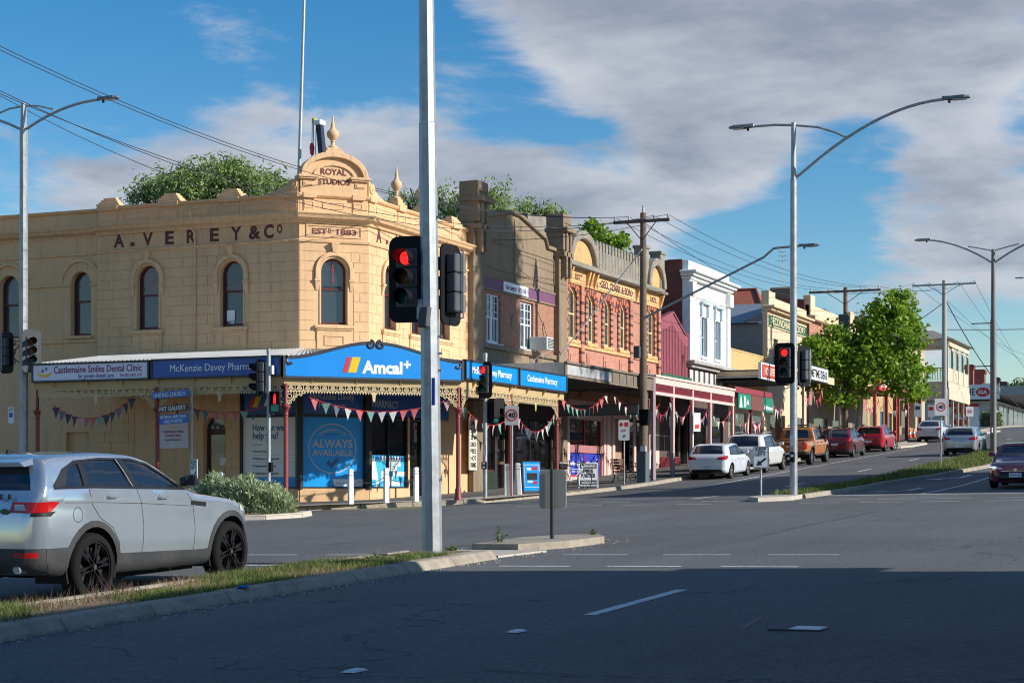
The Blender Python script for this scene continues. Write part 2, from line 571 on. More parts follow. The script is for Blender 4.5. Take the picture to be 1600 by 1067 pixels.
struct(sheet('ground', [(-2500, -300), (2500, -300), (2500, 3000), (-2500, 3000)], -0.02, M_far))
road = struct(sheet('road', [(-22.6, -40), (-1.0, -40), (-1.0, 26.9), (55, 26.9), (55, 45.4), (-1.8, 45.4), (-1.8, 300), (-22.6, 300), (-22.6, 45.4), (-130, 45.4), (-130, 26.9), (-22.6, 26.9)], 0.0, M_road))

XK, YK = -22.0, 44.7                   # kerb lines of the far left corner block
corner_blk = [(-125, YK), (-27.6, YK)] + [(-27.6 + 0.7 * math.sin(R(a)), YK + 0.7 - 0.7 * math.cos(R(a))) for a in (12, 24, 36)] + \
             [(-22.5 + 0.0, 49.45), (-22.2, 49.9), (XK, 50.5), (XK, 298), (-125, 298)]


def kerb_line(parent, pts, dz, w=0.15, seg=1.8, name='kerb_stone', mat=None, side=1, face=0.14):
    """Kerb stones with open joints along a polyline; side=1 puts their body to the left of travel."""
    mat = mat or M_conc
    n_obj = 0
    for i in range(len(pts) - 1):
        a, b = Vector(pts[i]), Vector(pts[i + 1])
        d = b - a; ln = d.length
        if ln < 0.05: continue
        d /= ln; nrm = Vector((-d.y, d.x)) * side
        k = max(1, round(ln / seg))
        for j in range(k):
            p, q = a + d * (ln * j / k + 0.006), a + d * (ln * (j + 1) / k - 0.006)
            jz = rng.uniform(-0.006, 0.006)
            lo, hi = [], []
            for c, off, top in ((p, -0.035, 0), (q, -0.035, 0), (q, w, 0), (p, w, 0)):
                e = c + nrm * off; lo.append((e.x, e.y, G(e.x, e.y) - 0.05))
            for c, off in ((p, 0.01), (q, 0.01), (q, w), (p, w)):
                e = c + nrm * off; hi.append((e.x, e.y, G(e.x, e.y) + dz + jz))
            if side < 0: lo, hi = lo[::-1], hi[::-1]
            MB().hexa(lo, hi).build(name, mat, parent, bevel=0.02, seg=2)


fp = struct(sheet('footpath', corner_blk, 0.13, M_path))
kerb_line(fp, [(-45, YK)] + corner_blk[1:7] + [(XK, 60)], 0.137, 0.16, side=1)
kerb_line(fp, [(XK, 60), (XK, 72)], 0.137, 0.16, 2.4, side=1)
# kerb farther up the street reads as one line
o = MB()
yy = [72 + i * 4 for i in range(30)]
for a, b in zip(yy[:-1], yy[1:]):
    o.hexa([(XK + .03, a, G(XK, a) - .05), (XK + .03, b, G(XK, b) - .05), (XK - .15, b, G(XK, b) - .05), (XK - .15, a, G(XK, a) - .05)],
           [(XK - .01, a, G(XK, a) + .137), (XK - .01, b, G(XK, b) + .137), (XK - .15, b, G(XK, b) + .137), (XK - .15, a, G(XK, a) + .137)])
o.build('kerb', M_conc, fp)
# pale concrete apron inside the kerb at the corner, and kerb outstand near the parked cars
sheet('concrete_apron', [(-26.9, 45.05), (-26.2, 45.35), (-22.55, 49.7), (-22.2, 50.6), (-22.2, 54.5), (-23.2, 54.2), (-23.3, 50.4), (-26.6, 46.4), (-28.5, 45.6), (-28.5, 45.0)], 0.137, M_conc2, fp)
outst = struct(sheet('kerb_outstand', [(-22.03, 108.5), (-20.3, 109.5), (-19.9, 111), (-19.9, 116.5), (-20.4, 118), (-22.03, 119)], 0.12, M_conc2, skirt=0.2))
outst2 = struct(sheet('kerb_outstand', [(-22.03, 141), (-20.1, 142.5), (-19.8, 144), (-19.8, 151), (-22.03, 153)], 0.12, M_conc2, skirt=0.2))

near_r = struct(sheet('footpath', [(-1.2, -40), (55, -40), (55, 26.6), (1.2, 26.6), (-.5, 26.0), (-1.2, 24.6)], 0.13, M_path, skirt=0.2))
far_r = struct(sheet('footpath', [(55, 45.7), (55, 298), (-2, 298), (-2, 47.6), (-1.2, 46.2), (0.4, 45.7)], 0.13, M_path, skirt=0.2))
near_l = struct(sheet('footpath', [(-125, -40), (-22.2, -40), (-22.2, 25), (-23.5, 26.6), (-125, 26.6)], 0.13, M_path, skirt=0.2))
kerb_line(near_r, [(-1.2, 13.5), (-1.2, 22)], 0.137, 0.16, 2.0, side=-1)

# ------------------------------------------------------------------ medians
def median(name, poly, mat, dz=0.11):
    return struct(sheet(name, poly, dz, mat, skirt=0.16))


def sloped_kerb(parent, x_edge, y0, y1, side, seg=1.5, w=0.30):
    """Mountable kerb blocks with a sloping face."""
    k = max(1, round((y1 - y0) / seg))
    for j in range(k):
        a, b = y0 + (y1 - y0) * j / k + 0.006, y0 + (y1 - y0) * (j + 1) / k - 0.006
        jz = rng.uniform(-0.008, 0.008)
        X = [x_edge + side * t for t in (0.0, 0.10, w * 0.92, w)]
        Z = [0.02, 0.125 + jz, 0.138 + jz, 0.1]
        m = MB()
        v = []
        for y in (a, b):
            for x, z in zip(X, Z): v.append((x, y, G(x, y) + z))
            v.append((X[3], y, G(X[3], y) - .05)); v.append((X[0], y, G(X[0], y) - .05))
        f = [(i, (i + 1) % 6, (i + 1) % 6 + 6, i + 6) for i in range(6)] + [(5, 4, 3, 2, 1, 0), (6, 7, 8, 9, 10, 11)]
        if side > 0: f = [q[::-1] for q in f]
        m.add(v, f).build('kerb_stone', M_conc, parent, bevel=0.015)


med = median('median', [(-12.05, -40), (-10.75, -40), (-10.75, 23.6), (-10.95, 24.5), (-11.9, 24.5), (-12.05, 23.6)], M_soil)
sloped_kerb(med, -10.5, 8, 24.3, -1)
sloped_kerb(med, -12.25, 13, 24.3, 1)
cut = struct(sheet('median_crossing', [(-12.1, 24.55), (-10.6, 24.55), (-10.35, 25.9), (-12.0, 26.1)], 0.03, M_conc2, skirt=0.06))
nose = median('median_nose', [(-11.75, 26.15), (-10.9, 26.05), (-10.4, 27.0), (-10.25, 28.3), (-10.6, 29.0), (-11.2, 29.0), (-11.7, 28.2)], M_conc, 0.12)
far_nose = median('median_nose', [(-13.5, 49.3), (-12.9, 48.2), (-12.2, 49.2), (-12.25, 50.7), (-13.45, 50.7)], M_conc2, 0.12)
far_med = median('median', [(-13.5, 50.9), (-12.3, 50.9), (-12.25, 63), (-11.4, 70), (-10.7, 77), (-10.6, 250), (-13.2, 250), (-13.5, 70)], M_soil)
# kerb blocks round the far median
for (xa, ya), (xb, yb) in zip([(-12.2, 50.9), (-12.15, 63), (-11.3, 70), (-10.6, 77)], [(-12.15, 63), (-11.3, 70), (-10.6, 77), (-10.5, 95)]):
    kerb_line(far_med, [(xa, ya), (xb, yb)], 0.13, 0.2, 2.0, side=1)
bmed = median('median', [(-23.4, 39.2), (-23.0, 40.4), (-23.4, 41.6), (-24.2, 42.0), (-60, 42.0), (-60, 38.8), (-24.2, 38.8)], M_soil, 0.1)
kerb_line(bmed, [(-34, 38.8), (-24.2, 38.8), (-23.4, 39.2), (-23.0, 40.4), (-23.4, 41.6), (-24.2, 42.0), (-34, 42)], 0.135, 0.22, 1.6, mat=M_conc2, side=1)

# ------------------------------------------------------------------ road markings
def mark(poly, name='road_marking'):
    return sheet(name, poly, 0.005, M_paint, road)


def dash(x0, x1, y0, y1):
    return mark([(x0, y0), (x1, y0), (x1, y1), (x0, y1)])


for y in (4.1, 16.1): dash(-6.06, -5.92, y, y + 3.0)
for s_ in (22.75, 25.2):                                   # crossing lines, near side
    for x in [-6.6, -8.2, -9.8]:
        dash(x - 0.0, x + 1.05, s_ - 0.06, s_ + 0.06)
    for x in [-13.9, -15.5, -17.1, -18.7, -20.3]:
        dash(x, x + 1.05, s_ - 0.06, s_ + 0.06)
for x in (-21.6, -19.2, -16.6): dash(x, x + 1.8, 21.4, 21.7) if x < -17 else None
for s_ in (46.9, 49.3):                                   # crossing lines, far side
    for x in [-3.4 - 1.6 * i for i in range(6)] + [-14.9 - 1.6 * i for i in range(5)]:
        dash(x, x + 1.05, s_ - 0.06, s_ + 0.06)
dash(-12.0, -2.6, 53.0, 53.3)                              # stop line
dash(-9.4, -9.28, 53.6, 74)
for y in (54.5, 66, 78, 90, 102): dash(-6.06, -5.92, y, y + 3)
for y in (51.5, 63, 75.5, 87.5, 99.5, 111.5, 124): dash(-15.9, -15.78, y, y + 3)
dash(-19.36, -19.26, 58, 108); dash(-19.36, -19.26, 120, 140)
dash(-25.6 - 6, -25.6 - 3, 36.4, 36.52)
for x in (-30, -42, -54): dash(x, x + 3, 34.0, 34.1)
for x in (-30, -42): dash(x, x + 3, 32.0, 32.1)


def arrow2(cx, y):
    dash(cx - .09, cx + .09, y + .6, y + 3.2)
    mark([(cx + .09, y + .6), (cx - .09, y + .75), (cx - .65, y + .15), (cx - .65, y - .1)])
    mark([(cx - .55, y + .45), (cx - .55, y - .45), (cx - 1.25, y + .0)])


arrow2(-10.4, 56.6); arrow2(-10.4, 67.5)

def ground_hit(px, py):
    a, b = ray(px)
    lo, hi = 1.0, 300.0
    for _ in range(60):
        m_ = (lo + hi) / 2
        if EYE - (py - HZ) / F_PX * m_ - G(a * m_, b * m_) > 0: lo = m_
        else: hi = m_
    return a * lo, b * lo


M_seal = pbr('tar seam', (.03, .03, .03), .5, var=.2, pos=True)
def seam(pts, w=.035):
    L_ = [(x + rng.uniform(-.02, .02), y + rng.uniform(-.02, .02)) for x, y in pts]
    sheet('tar_seam', L_ + [(x + w, y + w * .6) for x, y in L_[::-1]], 0.004, M_seal, road)
seam([(-21.5, 40.6), (-18, 40.3), (-14.5, 40.5), (-11, 40.2), (-7, 40.4), (-3, 40.1)])
seam([(-8.1, 30), (-8.2, 34), (-8.1, 38), (-8.2, 41)])
seam([(-4.6, 14.2), (-4.2, 15.1), (-4.3, 16.2), (-3.6, 17.0)], .02)
M_white = pbr('white paint', (0.8, 0.8, 0.78), 0.55, var=0.06, scale=6, dirt=(0.45, 0.43, 0.4), dirt_amt=0.35, dirt_scale=4)
# pavement markers and a utility cover set into the near carriageway
for i, (px, py, lab) in enumerate([(555, 1049, 'white raised pavement marker at the bottom of the picture'), (808, 987, 'white raised pavement marker left of the single lane dash')]):
    x, y = ground_hit(px, py)
    m = MB(); z = G(x, y) + .004
    m.hexa([(x - .06, y - .12, z), (x + .06, y - .12, z), (x + .06, y + .12, z), (x - .06, y + .12, z)], [(x - .035, y - .08, z + .018), (x + .035, y - .08, z + .018), (x + .035, y + .08, z + .018), (x - .035, y + .08, z + .018)])
    m.build('pavement_marker', M_white, None, bevel=.004)
    tag(COL.objects[-1], lab, 'road marker', 'pavement markers on the near lane')
x, y = ground_hit(1257, 982)
cv = thing('utility_cover', 'small rectangular metal cover with a white bar set in the road', 'utility cover', (x, y, G(x, y)))
MB().box(-.28, .2, -.2, .2, -.05, .008).build('frame', pbr('cast iron', (.06, .06, .06), .7, .3, var=.3), cv, bevel=.004)
MB().box(-.1, .17, -.16, .16, -.05, .014).build('cover_plate', M_white, cv, bevel=.004)
# ------------------------------------------------------------------ building helpers
A_ROT, B_ROT, C_ROT = R(90), 0.0, R(45)


class Fr:
    """A facade frame: x runs along the front, -y points out to the street, z is height."""

    def __init__(s, parent, x, y, rot):
        s.p, s.loc, s.rot = parent, (x, y, 0), rot

    def put(s, mb, name, mat, parent=None, **k):
        if parent is not None and parent is not s.p:
            return mb.build(name, mat, parent, **k)          # sub-part: its parent already stands in the frame
        return mb.build(name, mat, s.p, loc=s.loc, rotz=s.rot, **k)

    def box(s, name, mat, x0, x1, y0, y1, z0, z1, parent=None, bevel=0.0):
        return s.put(MB().box(x0, x1, y0, y1, z0, z1), name, mat, parent, bevel=bevel)

    def text(s, body, size, mat, x, y, z, **k):
        c, n = math.cos(s.rot), math.sin(s.rot)
        o = text(body, size, mat, s.p, (s.loc[0] + c * x - n * y, s.loc[1] + n * x + c * y, z), **k)
        if o: o.rotation_euler = (0, 0, s.rot)
        return o


def sweep(path, prof, closed_prof=True):
    """Moulding: profile (out, z) carried along a plan polyline with mitred corners; out is to the right of travel."""
    m = MB(); n = len(prof)
    P = [Vector(p) for p in path]
    v = []
    for i, p in enumerate(P):
        ns = []
        if i > 0: d = (P[i] - P[i - 1]).normalized(); ns.append(Vector((d.y, -d.x)))
        if i < len(P) - 1: d = (P[i + 1] - P[i]).normalized(); ns.append(Vector((d.y, -d.x)))
        mi = ns[0] if len(ns) == 1 else (ns[0] + ns[1]) / (1 + ns[0].dot(ns[1]))
        for o, z in prof: v.append((p.x + mi.x * o, p.y + mi.y * o, z))
    f = []
    for i in range(len(P) - 1):
        for k in range(n):
            k2 = (k + 1) % n
            f.append((i * n + k, (i + 1) * n + k, (i + 1) * n + k2, i * n + k2))
    f.append(tuple(range(n))); f.append(tuple(range(len(P) * n - 1, (len(P) - 1) * n - 1, -1)))
    return m.add(v, f)


def wall_open(x0, x1, z0, z1, ops, th=0.35, y=0.0):
    """Wall slab with openings (cx, w, sill, spring, kind); kind 'arch' adds a half round head, 'flat' ends at spring."""
    m = MB(); x = x0
    for cx, w, sill, spring, kind in sorted(ops):
        a, b = cx - w / 2, cx + w / 2
        if a > x: m.box(x, a, y, y + th, z0, z1)
        if sill > z0: m.box(a, b, y, y + th, z0, sill)
        if kind == 'flat':
            if spring < z1: m.box(a, b, y, y + th, spring, z1)
        else:
            rz = w / 2 if kind == 'arch' else float(kind)
            m.prism([(a, z1)] + [(a, spring)] + arc(cx, spring, w / 2, 180, 0, 14, rz)[1:-1] + [(b, spring), (b, z1)], y, y + th)
        x = b
    if x < x1: m.box(x, x1, y, y + th, z0, z1)
    return m


def sash(fr, cx, w, sill, spring, kind, yb, mframe, mglass, fw=0.07, mid=0.5, bars=0, name='window', label=None):
    """Sash window: frame with mid rail, two panes as sub-parts."""
    a, b = cx - w / 2, cx + w / 2
    m = MB()
    rz = 0 if kind == 'flat' else (w / 2 if kind == 'arch' else float(kind))
    top = spring + rz
    zm = sill + (top - sill) * mid
    if rz:
        out = [(a, sill)] + arc(cx, spring, w / 2, 180, 0, 16, rz) + [(b, sill)]
        inn = [(a + fw, sill + fw)] + arc(cx, spring, w / 2 - fw, 180, 0, 16, rz - fw) + [(b - fw, sill + fw)]
        m.strip(out, inn, yb, yb + .07)
    else:
        m.box(a, a + fw, yb, yb + .07, sill, top); m.box(b - fw, b, yb, yb + .07, sill, top); m.box(a + fw, b - fw, yb + .002, yb + .07, top - fw, top)
    m.box(a + fw, b - fw, yb + .002, yb + .072, sill, sill + fw * 1.5)
    m.box(a + fw, b - fw, yb - .01, yb + .06, zm - .03, zm + .03)
    for i in range(bars):
        xx = a + fw + (w - 2 * fw) * (i + 1) / (bars + 1)
        m.box(xx - .015, xx + .015, yb + .01, yb + .05, sill + fw, top - fw)
    wo = fr.put(m, name, mframe)
    if label: wo['label'] = label
    fr.put(MB().prism([(a + fw * .5, sill + fw), (b - fw * .5, sill + fw), (b - fw * .5, zm), (a + fw * .5, zm)], yb + .05, yb + .058), 'pane', mglass, wo)
    up = ([(a + fw * .5, zm), (b - fw * .5, zm)] + (arc(cx, spring, w / 2 - fw * .5, 0, 180, 16, rz - fw * .5) if rz else [(b - fw * .5, top - fw * .5), (a + fw * .5, top - fw * .5)]))
    fr.put(MB().prism(up, yb + .03, yb + .038), 'pane', mglass, wo)
    return wo


URN = [(.0, 0), (.16, 0), (.16, .05), (.12, .08), (.07, .12), (.055, .2), (.08, .24), (.06, .27), (.1, .31), (.17, .4), (.19, .48), (.185, .55), (.15, .6), (.1, .64),
       (.075, .7), (.055, .78), (.06, .83), (.045, .87), (.03, .98), (.018, 1.1), (.0, 1.16)]

M_cream = pbr('cream painted render', (0.70, 0.437, 0.232), 0.78, var=0.07, scale=1.4, bump=0.08, bscale=55, dirt=(0.36, 0.24, 0.14), dirt_amt=0.45, dirt_scale=1.1, streak=True)
M_cream2 = pbr('cream painted moulding', (0.71, 0.448, 0.24), 0.75, var=0.06, scale=2, dirt=(0.2, 0.14, 0.09), dirt_amt=0.5, dirt_scale=2.3, streak=True)
M_oxide = pbr('oxblood sash paint', (0.105, 0.012, 0.014), 0.45, var=0.15, scale=5)
M_maroon = pbr('maroon lettering paint', (0.13, 0.025, 0.025), 0.7, var=0.12, scale=6)
M_post = pbr('iron red post paint', (0.235, 0.036, 0.036), 0.5, var=0.15, scale=4, dirt=(.12, .05, .04), dirt_amt=.4)
M_glass = glass_mat('upper window glass', (0.03, 0.04, 0.05), 0.25)
M_shop = glass_mat('shop window glass', (0.015, 0.018, 0.02), 0.72)
M_roofiron = pbr('galvanised iron sheet', (0.52, 0.53, 0.53), 0.5, metal=0.35, var=0.15, scale=1.5, dirt=(.3, .25, .2), dirt_amt=.3)
M_dark = pbr('unlit interior', (0.035, 0.032, 0.03), 0.9, var=0.3, scale=2)
M_black = pbr('satin black', (0.012, 0.012, 0.014), 0.4, var=0.1)
M_charcoal = pbr('charcoal sign trim', (0.032, 0.036, 0.045), 0.45, var=0.15, scale=4)
M_blue = pbr('bright sign blue', (0.0, 0.235, 0.68), 0.35, var=0.05, scale=2)
M_navy = pbr('deep sign blue', (0.01, 0.085, 0.36), 0.35, var=0.06, scale=2)
M_cyan = pbr('window vinyl blue', (0.0, 0.33, 0.82), 0.4, var=0.06, scale=3)
M_sky = pbr('window vinyl sky blue', (0.05, 0.42, 0.75), 0.4, var=0.04)
M_sign_w = pbr('sign white', (0.82, 0.82, 0.83), 0.4, var=0.03)
M_lavender = pbr('sign pale lavender', (0.72, 0.70, 0.82), 0.4, var=0.03)
M_plum = pbr('plum lettering', (0.24, 0.01, 0.11), 0.5, var=0.05)
M_red = pbr('sign red', (0.62, 0.02, 0.02), 0.4, var=0.06)
M_yellow = pbr('sign yellow', (0.85, 0.48, 0.0), 0.4, var=0.05)
M_ink = pbr('black sign ink', (0.015, 0.015, 0.017), 0.5, var=0.05)
M_curt = pbr('pale curtain', (0.55, 0.55, 0.52), 0.9, var=0.1)
M_teal = pbr('teal ink', (0.0, 0.16, 0.3), 0.5, var=0.05)
M_door = pbr('dark red door paint', (0.06, 0.012, 0.012), 0.45, var=0.15)
M_timber = pbr('grey timber', (0.14, 0.115, 0.095), 0.9, var=0.3, scale=4, bump=.3, bscale=30)

# ------------------------------------------------------------------ corner building
cb = thing('corner_building', 'two storey cream rendered corner building with arched windows and rounded pediment', 'building', (0, 0, 0))
XL, YB_, XA = -36.0, 49.4, -26.6
P1, P2, YE = (-28.24, 49.4), (-26.6, 51.0), 58.8
fB, fC, fA = Fr(cb, XL, YB_, B_ROT), Fr(cb, P1[0], P1[1], C_ROT), Fr(cb, XA, P2[1], A_ROT)
fC.rot = math.atan2(P2[1] - P1[1], P2[0] - P1[0])
LB, LC, LA = P1[0] - XL, math.hypot(P2[0] - P1[0], P2[1] - P1[1]), YE - P2[1]
fW = Fr(cb, -52.0, YB_ + .12, B_ROT)
WW, SILL, SPR = 0.86, 6.76, 8.46
bx = [xB(231, YB_) - XL, xB(362, YB_) - XL]
ax = [yA(609, XA) - P2[1], yA(651, XA) - P2[1], yA(694, XA) - P2[1]]
wx = [xB(126, YB_ + .12) + 52, xB(14, YB_ + .12) + 52]
ZT = 10.32
dr0, dr1 = xB(317, YB_) - XL, xB(352, YB_) - XL
sh0 = xB(374, YB_) - XL
gB = [((dr0 + dr1) / 2, dr1 - dr0, 0.0, 3.45, '0.38'), ((sh0 + LB - .06) / 2, LB - .06 - sh0, 1.48, 4.78, 'flat')]
gC = [(LC / 2, LC - .14, 1.48, 4.78, 'flat')]
gA = [(1.5, 2.86, 1.48, 4.78, 'flat'), (4.0, 1.9, 1.1, 4.78, 'flat')]
up = lambda xs: [(x, WW, SILL, SPR, 'arch') for x in xs]
for fr, L_, g, u in ((fB, LB, gB, up(bx)), (fC, LC, gC, up([LC / 2])), (fA, LA, gA, up(ax))):
    m = wall_open(0, L_, 4.9, ZT, u)
    m2 = wall_open(0, L_, -0.6, 4.9, g)
    m.add(m2.v, m2.f)
    fr.put(m, 'wall', M_cream)
mw = wall_open(0, 16.0, 4.9, ZT, [(x, 0.84, SILL - .1, SPR - .05, 'arch') for x in wx])
m2 = wall_open(0, 16.0, -0.6, 4.9, [(xB(118, YB_) + 52, .95, 1.7, 3.4, 'flat')])
mw.add(m2.v, m2.f); fW.put(mw, 'wall', M_cream)
fW.put(MB().box(xB(118, YB_) + 52 - .5, xB(118, YB_) + 52 + .5, .14, .2, 1.6, 3.5), 'recess_panel', M_cream)
# body of the building behind the fronts, with its roof
bm_ = MB()
bm_.prism([(XL + .02, YB_ + .36), (P1[0] - .15, YB_ + .36), (XA - .37, 51.15), (XA - .37, YE - .02), (XL - 15.9, YE - .02), (XL - 15.9, YB_ + .5), (XL + .02, YB_ + .5)], 10.0, 10.12, 'xy')
bm_.build('roof', M_roofiron, cb)
bm_ = MB().box(XA - 8.0, XA - .36, YE - .3, YE - .01, -.5, 10.1)
bm_.build('side_wall', brick_mat('old red brick', (.2, .07, .045), (.26, .1, .06), (.3, .25, .2)), cb)
MB().box(-52, -51.7, YB_ + .5, YE + 3, -.5, 10.1).build('side_wall', brick_mat('old red brick', 0, 0, 0), cb)
# inner dark rooms so that windows have depth
MB().box(XL - 15, XA - 1.2, YB_ + 1.6, YB_ + 1.7, 5.2, 10).box(XA - 1.7, XA - 1.6, 52.2, YE, 5.2, 10).build('room_wall', pbr('room paint', (.16, .15, .14), .9), cb)
MB().box(XL - 15, XA - .5, YB_ + 1.0, YE - .5, 4.95, 5.05).build('upper_storey', M_dark, cb)

# ashlar blocks standing proud between recessed joints
CH = 0.317


def ashlar(fr, L_, z0, z1, ops, bl, off, wall_x0=0.0):
    k = 0; z = z1
    gap = .009
    while z - CH > z0 - .01:
        zb, zt = z - CH + gap, z - gap
        zm = (zb + zt) / 2
        edges = [wall_x0]
        x = wall_x0 + (bl * 0.5 if k % 2 else bl) * off
        while x < L_ - .05:
            if x > wall_x0 + .12: edges.append(x)
            x += bl
        edges.append(L_)
        for a, b in zip(edges[:-1], edges[1:]):
            spans = [(a + (gap if a > wall_x0 else 0), b - (gap if b < L_ else 0))]
            for cx, w, sill, spring, kind in ops:
                if zt < sill - .42 or zb > spring + w / 2 + .2: continue
                hw = w / 2 + .22
                if zm > spring:
                    q = hw * hw - (max(zb - spring, 0)) ** 2
                    hw = math.sqrt(q) if q > 0 else 0
                if zb < sill: hw = w / 2 + .22
                ns = []
                for p, q in spans:
                    if q <= cx - hw or p >= cx + hw: ns.append((p, q)); continue
                    if p < cx - hw: ns.append((p, cx - hw))
                    if q > cx + hw: ns.append((cx + hw, q))
                spans = ns
            for p, q in spans:
                if q - p > .06:
                    fr.put(MB().box(p, q, -.015, .0, zb, zt), "stone_block", M_cream, bevel=.01)
        z -= CH; k += 1


ashlar(fB, LB, 5.6, 9.40, up(bx), 0.97, 0.95)
ashlar(fC, LC, 5.6, 9.40, up([LC / 2]), 4.0, 1.0)
ashlar(fA, LA, 5.6, 9.40, up(ax), 0.97, 0.6)
ashlar(fB, xB(210, YB_) - XL, 1.1, 4.3, [], 0.97, 0.6)
ashlar(fB, sh0 - .05, 1.2, 4.7, [], 0.5, 0.9, wall_x0=dr1 + .03)

# windows with hoods, keystones, sills and aprons
for fr, xs in ((fB, bx), (fC, [LC / 2]), (fA, ax)):
    for cx in xs:
        wo = sash(fr, cx, WW, SILL, SPR, 'arch', .17, M_oxide, M_glass, .065, .54)
        hood = MB().strip([(cx - .64, SPR - .25)] + arc(cx, SPR, .64, 180, 0, 18) + [(cx + .64, SPR - .25)], [(cx - .5, SPR - .25)] + arc(cx, SPR, .5, 180, 0, 18) + [(cx + .5, SPR - .25)], -.1, .0)
        hood.strip([(cx - .5, SILL)] + arc(cx, SPR, .5, 180, 0, 18) + [(cx + .5, SILL)], [(cx - .432, SILL)] + arc(cx, SPR, .432, 180, 0, 18) + [(cx + .432, SILL)], -.03, .0)
        fr.put(hood, 'window_hood', M_cream2, bevel=.02)
        for s_ in (-1, 1):
            cor = MB()
            c0 = cx + s_ * .57
            cor.box(c0 - .1, c0 + .1, -.13, 0, SPR - .32, SPR - .25)
            cor.hexa([(c0 - .05, -.03, SPR - .62), (c0 + .05, -.03, SPR - .62), (c0 + .05, 0, SPR - .62), (c0 - .05, 0, SPR - .62)], [(c0 - .08, -.11, SPR - .32), (c0 + .08, -.11, SPR - .32), (c0 + .08, 0, SPR - .32), (c0 - .08, 0, SPR - .32)])
            fr.put(cor, 'corbel', M_cream2, bevel=.01)
        ks = MB().hexa([(cx - .07, -.12, SPR + .6), (cx + .07, -.12, SPR + .6), (cx + .07, 0, SPR + .6), (cx - .07, 0, SPR + .6)], [(cx - .14, -.2, 9.38), (cx + .14, -.2, 9.38), (cx + .14, 0, 9.38), (cx - .14, 0, 9.38)])
        fr.put(ks, 'keystone', M_cream2, bevel=.015)
        fr.put(MB().box(cx - .66, cx + .66, -.13, .0, SILL - .13, SILL - .03).box(cx - .6, cx + .6, -.09, 0, SILL - .19, SILL - .13).box(cx - .43, cx + .43, -.02, .2, SILL - .1, SILL), 'sill', M_cream2, bevel=.01)
        ap = MB().box(cx - .58, cx + .58, -.05, 0, SILL - 1.0, SILL - .19)
        ap.box(cx - .34, cx + .34, -.075, -.05, SILL - .39, SILL - .34).box(cx - .34, cx + .34, -.075, -.05, SILL - .68, SILL - .63).box(cx - .34, cx - .29, -.075, -.05, SILL - .63, SILL - .39).box(cx + .29, cx + .34, -.075, -.05, SILL - .63, SILL - .39)
        fr.put(ap, 'apron', M_cream, bevel=.006)
for cx in wx:
    sp = SPR - .05
    sash(fW, cx, .84, SILL - .1, sp, 'arch', .22, M_oxide, M_glass, .06, .54)
    fW.put(MB().strip(arc(cx, sp, .86, 180, 0, 18), arc(cx, sp, .74, 180, 0, 18), -.07, 0), 'window_hood', M_cream2, bevel=.015)
    fW.put(MB().box(cx - .5, cx + .5, -.12, .2, SILL - .2, SILL - .11), 'sill', M_cream2)
imp = MB()
xs = sorted(wx)
for a, b in ((0, xs[0] - .42), (xs[0] + .42, xs[1] - .42), (xs[1] + .42, 16)):
    imp.box(a, b, -.06, 0, SPR - .12, SPR - .05)
imp.box(0, 16, -.06, 0, SILL - .34, SILL - .25).box(0, 16, -.05, 0, 9.36, 9.44).box(0, 16, -.04, 0, 5.75, 5.82)
fW.put(imp, 'string_course', M_cream2, bevel=.01)

path = [(XL, YB_), P1, P2, (XA, YE)]
pathW = [(-52, YB_ + .12), (XL, YB_ + .12)]
CORN = [(-.05, 9.98), (.07, 9.98), (.10, 10.05), (.16, 10.08), (.27, 10.13), (.31, 10.2), (.37, 10.26), (.37, 10.30), (-.05, 10.36)]
sweep(path, CORN).build('cornice', M_cream2, cb)
sweep(pathW, [(o - .06, z - .03) for o, z in CORN]).build('cornice', M_cream2, cb)
sweep(path, [(-.02, 9.38), (.06, 9.38), (.08, 9.44), (.02, 9.47), (-.02, 9.47)]).build('string_course', M_cream2, cb)
PARA = [(-.3, 10.3), (-.04, 10.3), (-.04, 10.8), (.02, 10.83), (.06, 10.88), (.06, 10.93), (-.34, 10.95), (-.34, 10.8)]
sweep(path, PARA).build('parapet', M_cream, cb)
sweep(pathW, [(o - .02, z - .02) for o, z in PARA]).build('parapet', M_cream, cb)


def pier(fr, x0, x1):
    m = MB().box(x0, x1, .01, .05, 10.34, 10.80)
    m.box(x0 - .03, x1 + .03, -.085, .05, 10.79, 10.955)
    fr.put(m, 'parapet_pier', M_cream, bevel=.008)
    cx = (x0 + x1) / 2
    w = (x1 - x0) * .42
    fr.put(MB().box(cx - w, cx + w, -.005, .01, 10.66, 10.70).box(cx - w, cx + w, -.005, .01, 10.47, 10.51).box(cx - w, cx - w + .04, -.005, .01, 10.51, 10.66).box(cx + w - .04, cx + w, -.005, .01, 10.51, 10.66), 'pier_panel', M_cream2)


def panel(fr, x0, x1):
    m = MB().box(x0, x1, .02, .04, 10.66, 10.70).box(x0, x1, .02, .04, 10.47, 10.51).box(x0, x0 + .04, .02, .04, 10.51, 10.66).box(x1 - .04, x1, .02, .04, 10.51, 10.66)
    fr.put(m, 'parapet_panel', M_cream2)


def step_cap(fr, cx):
    m = MB()
    for i in range(4):
        w = .46 - .07 * i
        m.box(cx - w, cx + w, -.06 + .04 * i, .36 - .02 * i, 10.955 + .07 * i, 11.025 + .07 * i)
    fr.put(m, 'stepped_cap', M_cream2, bevel=.008)


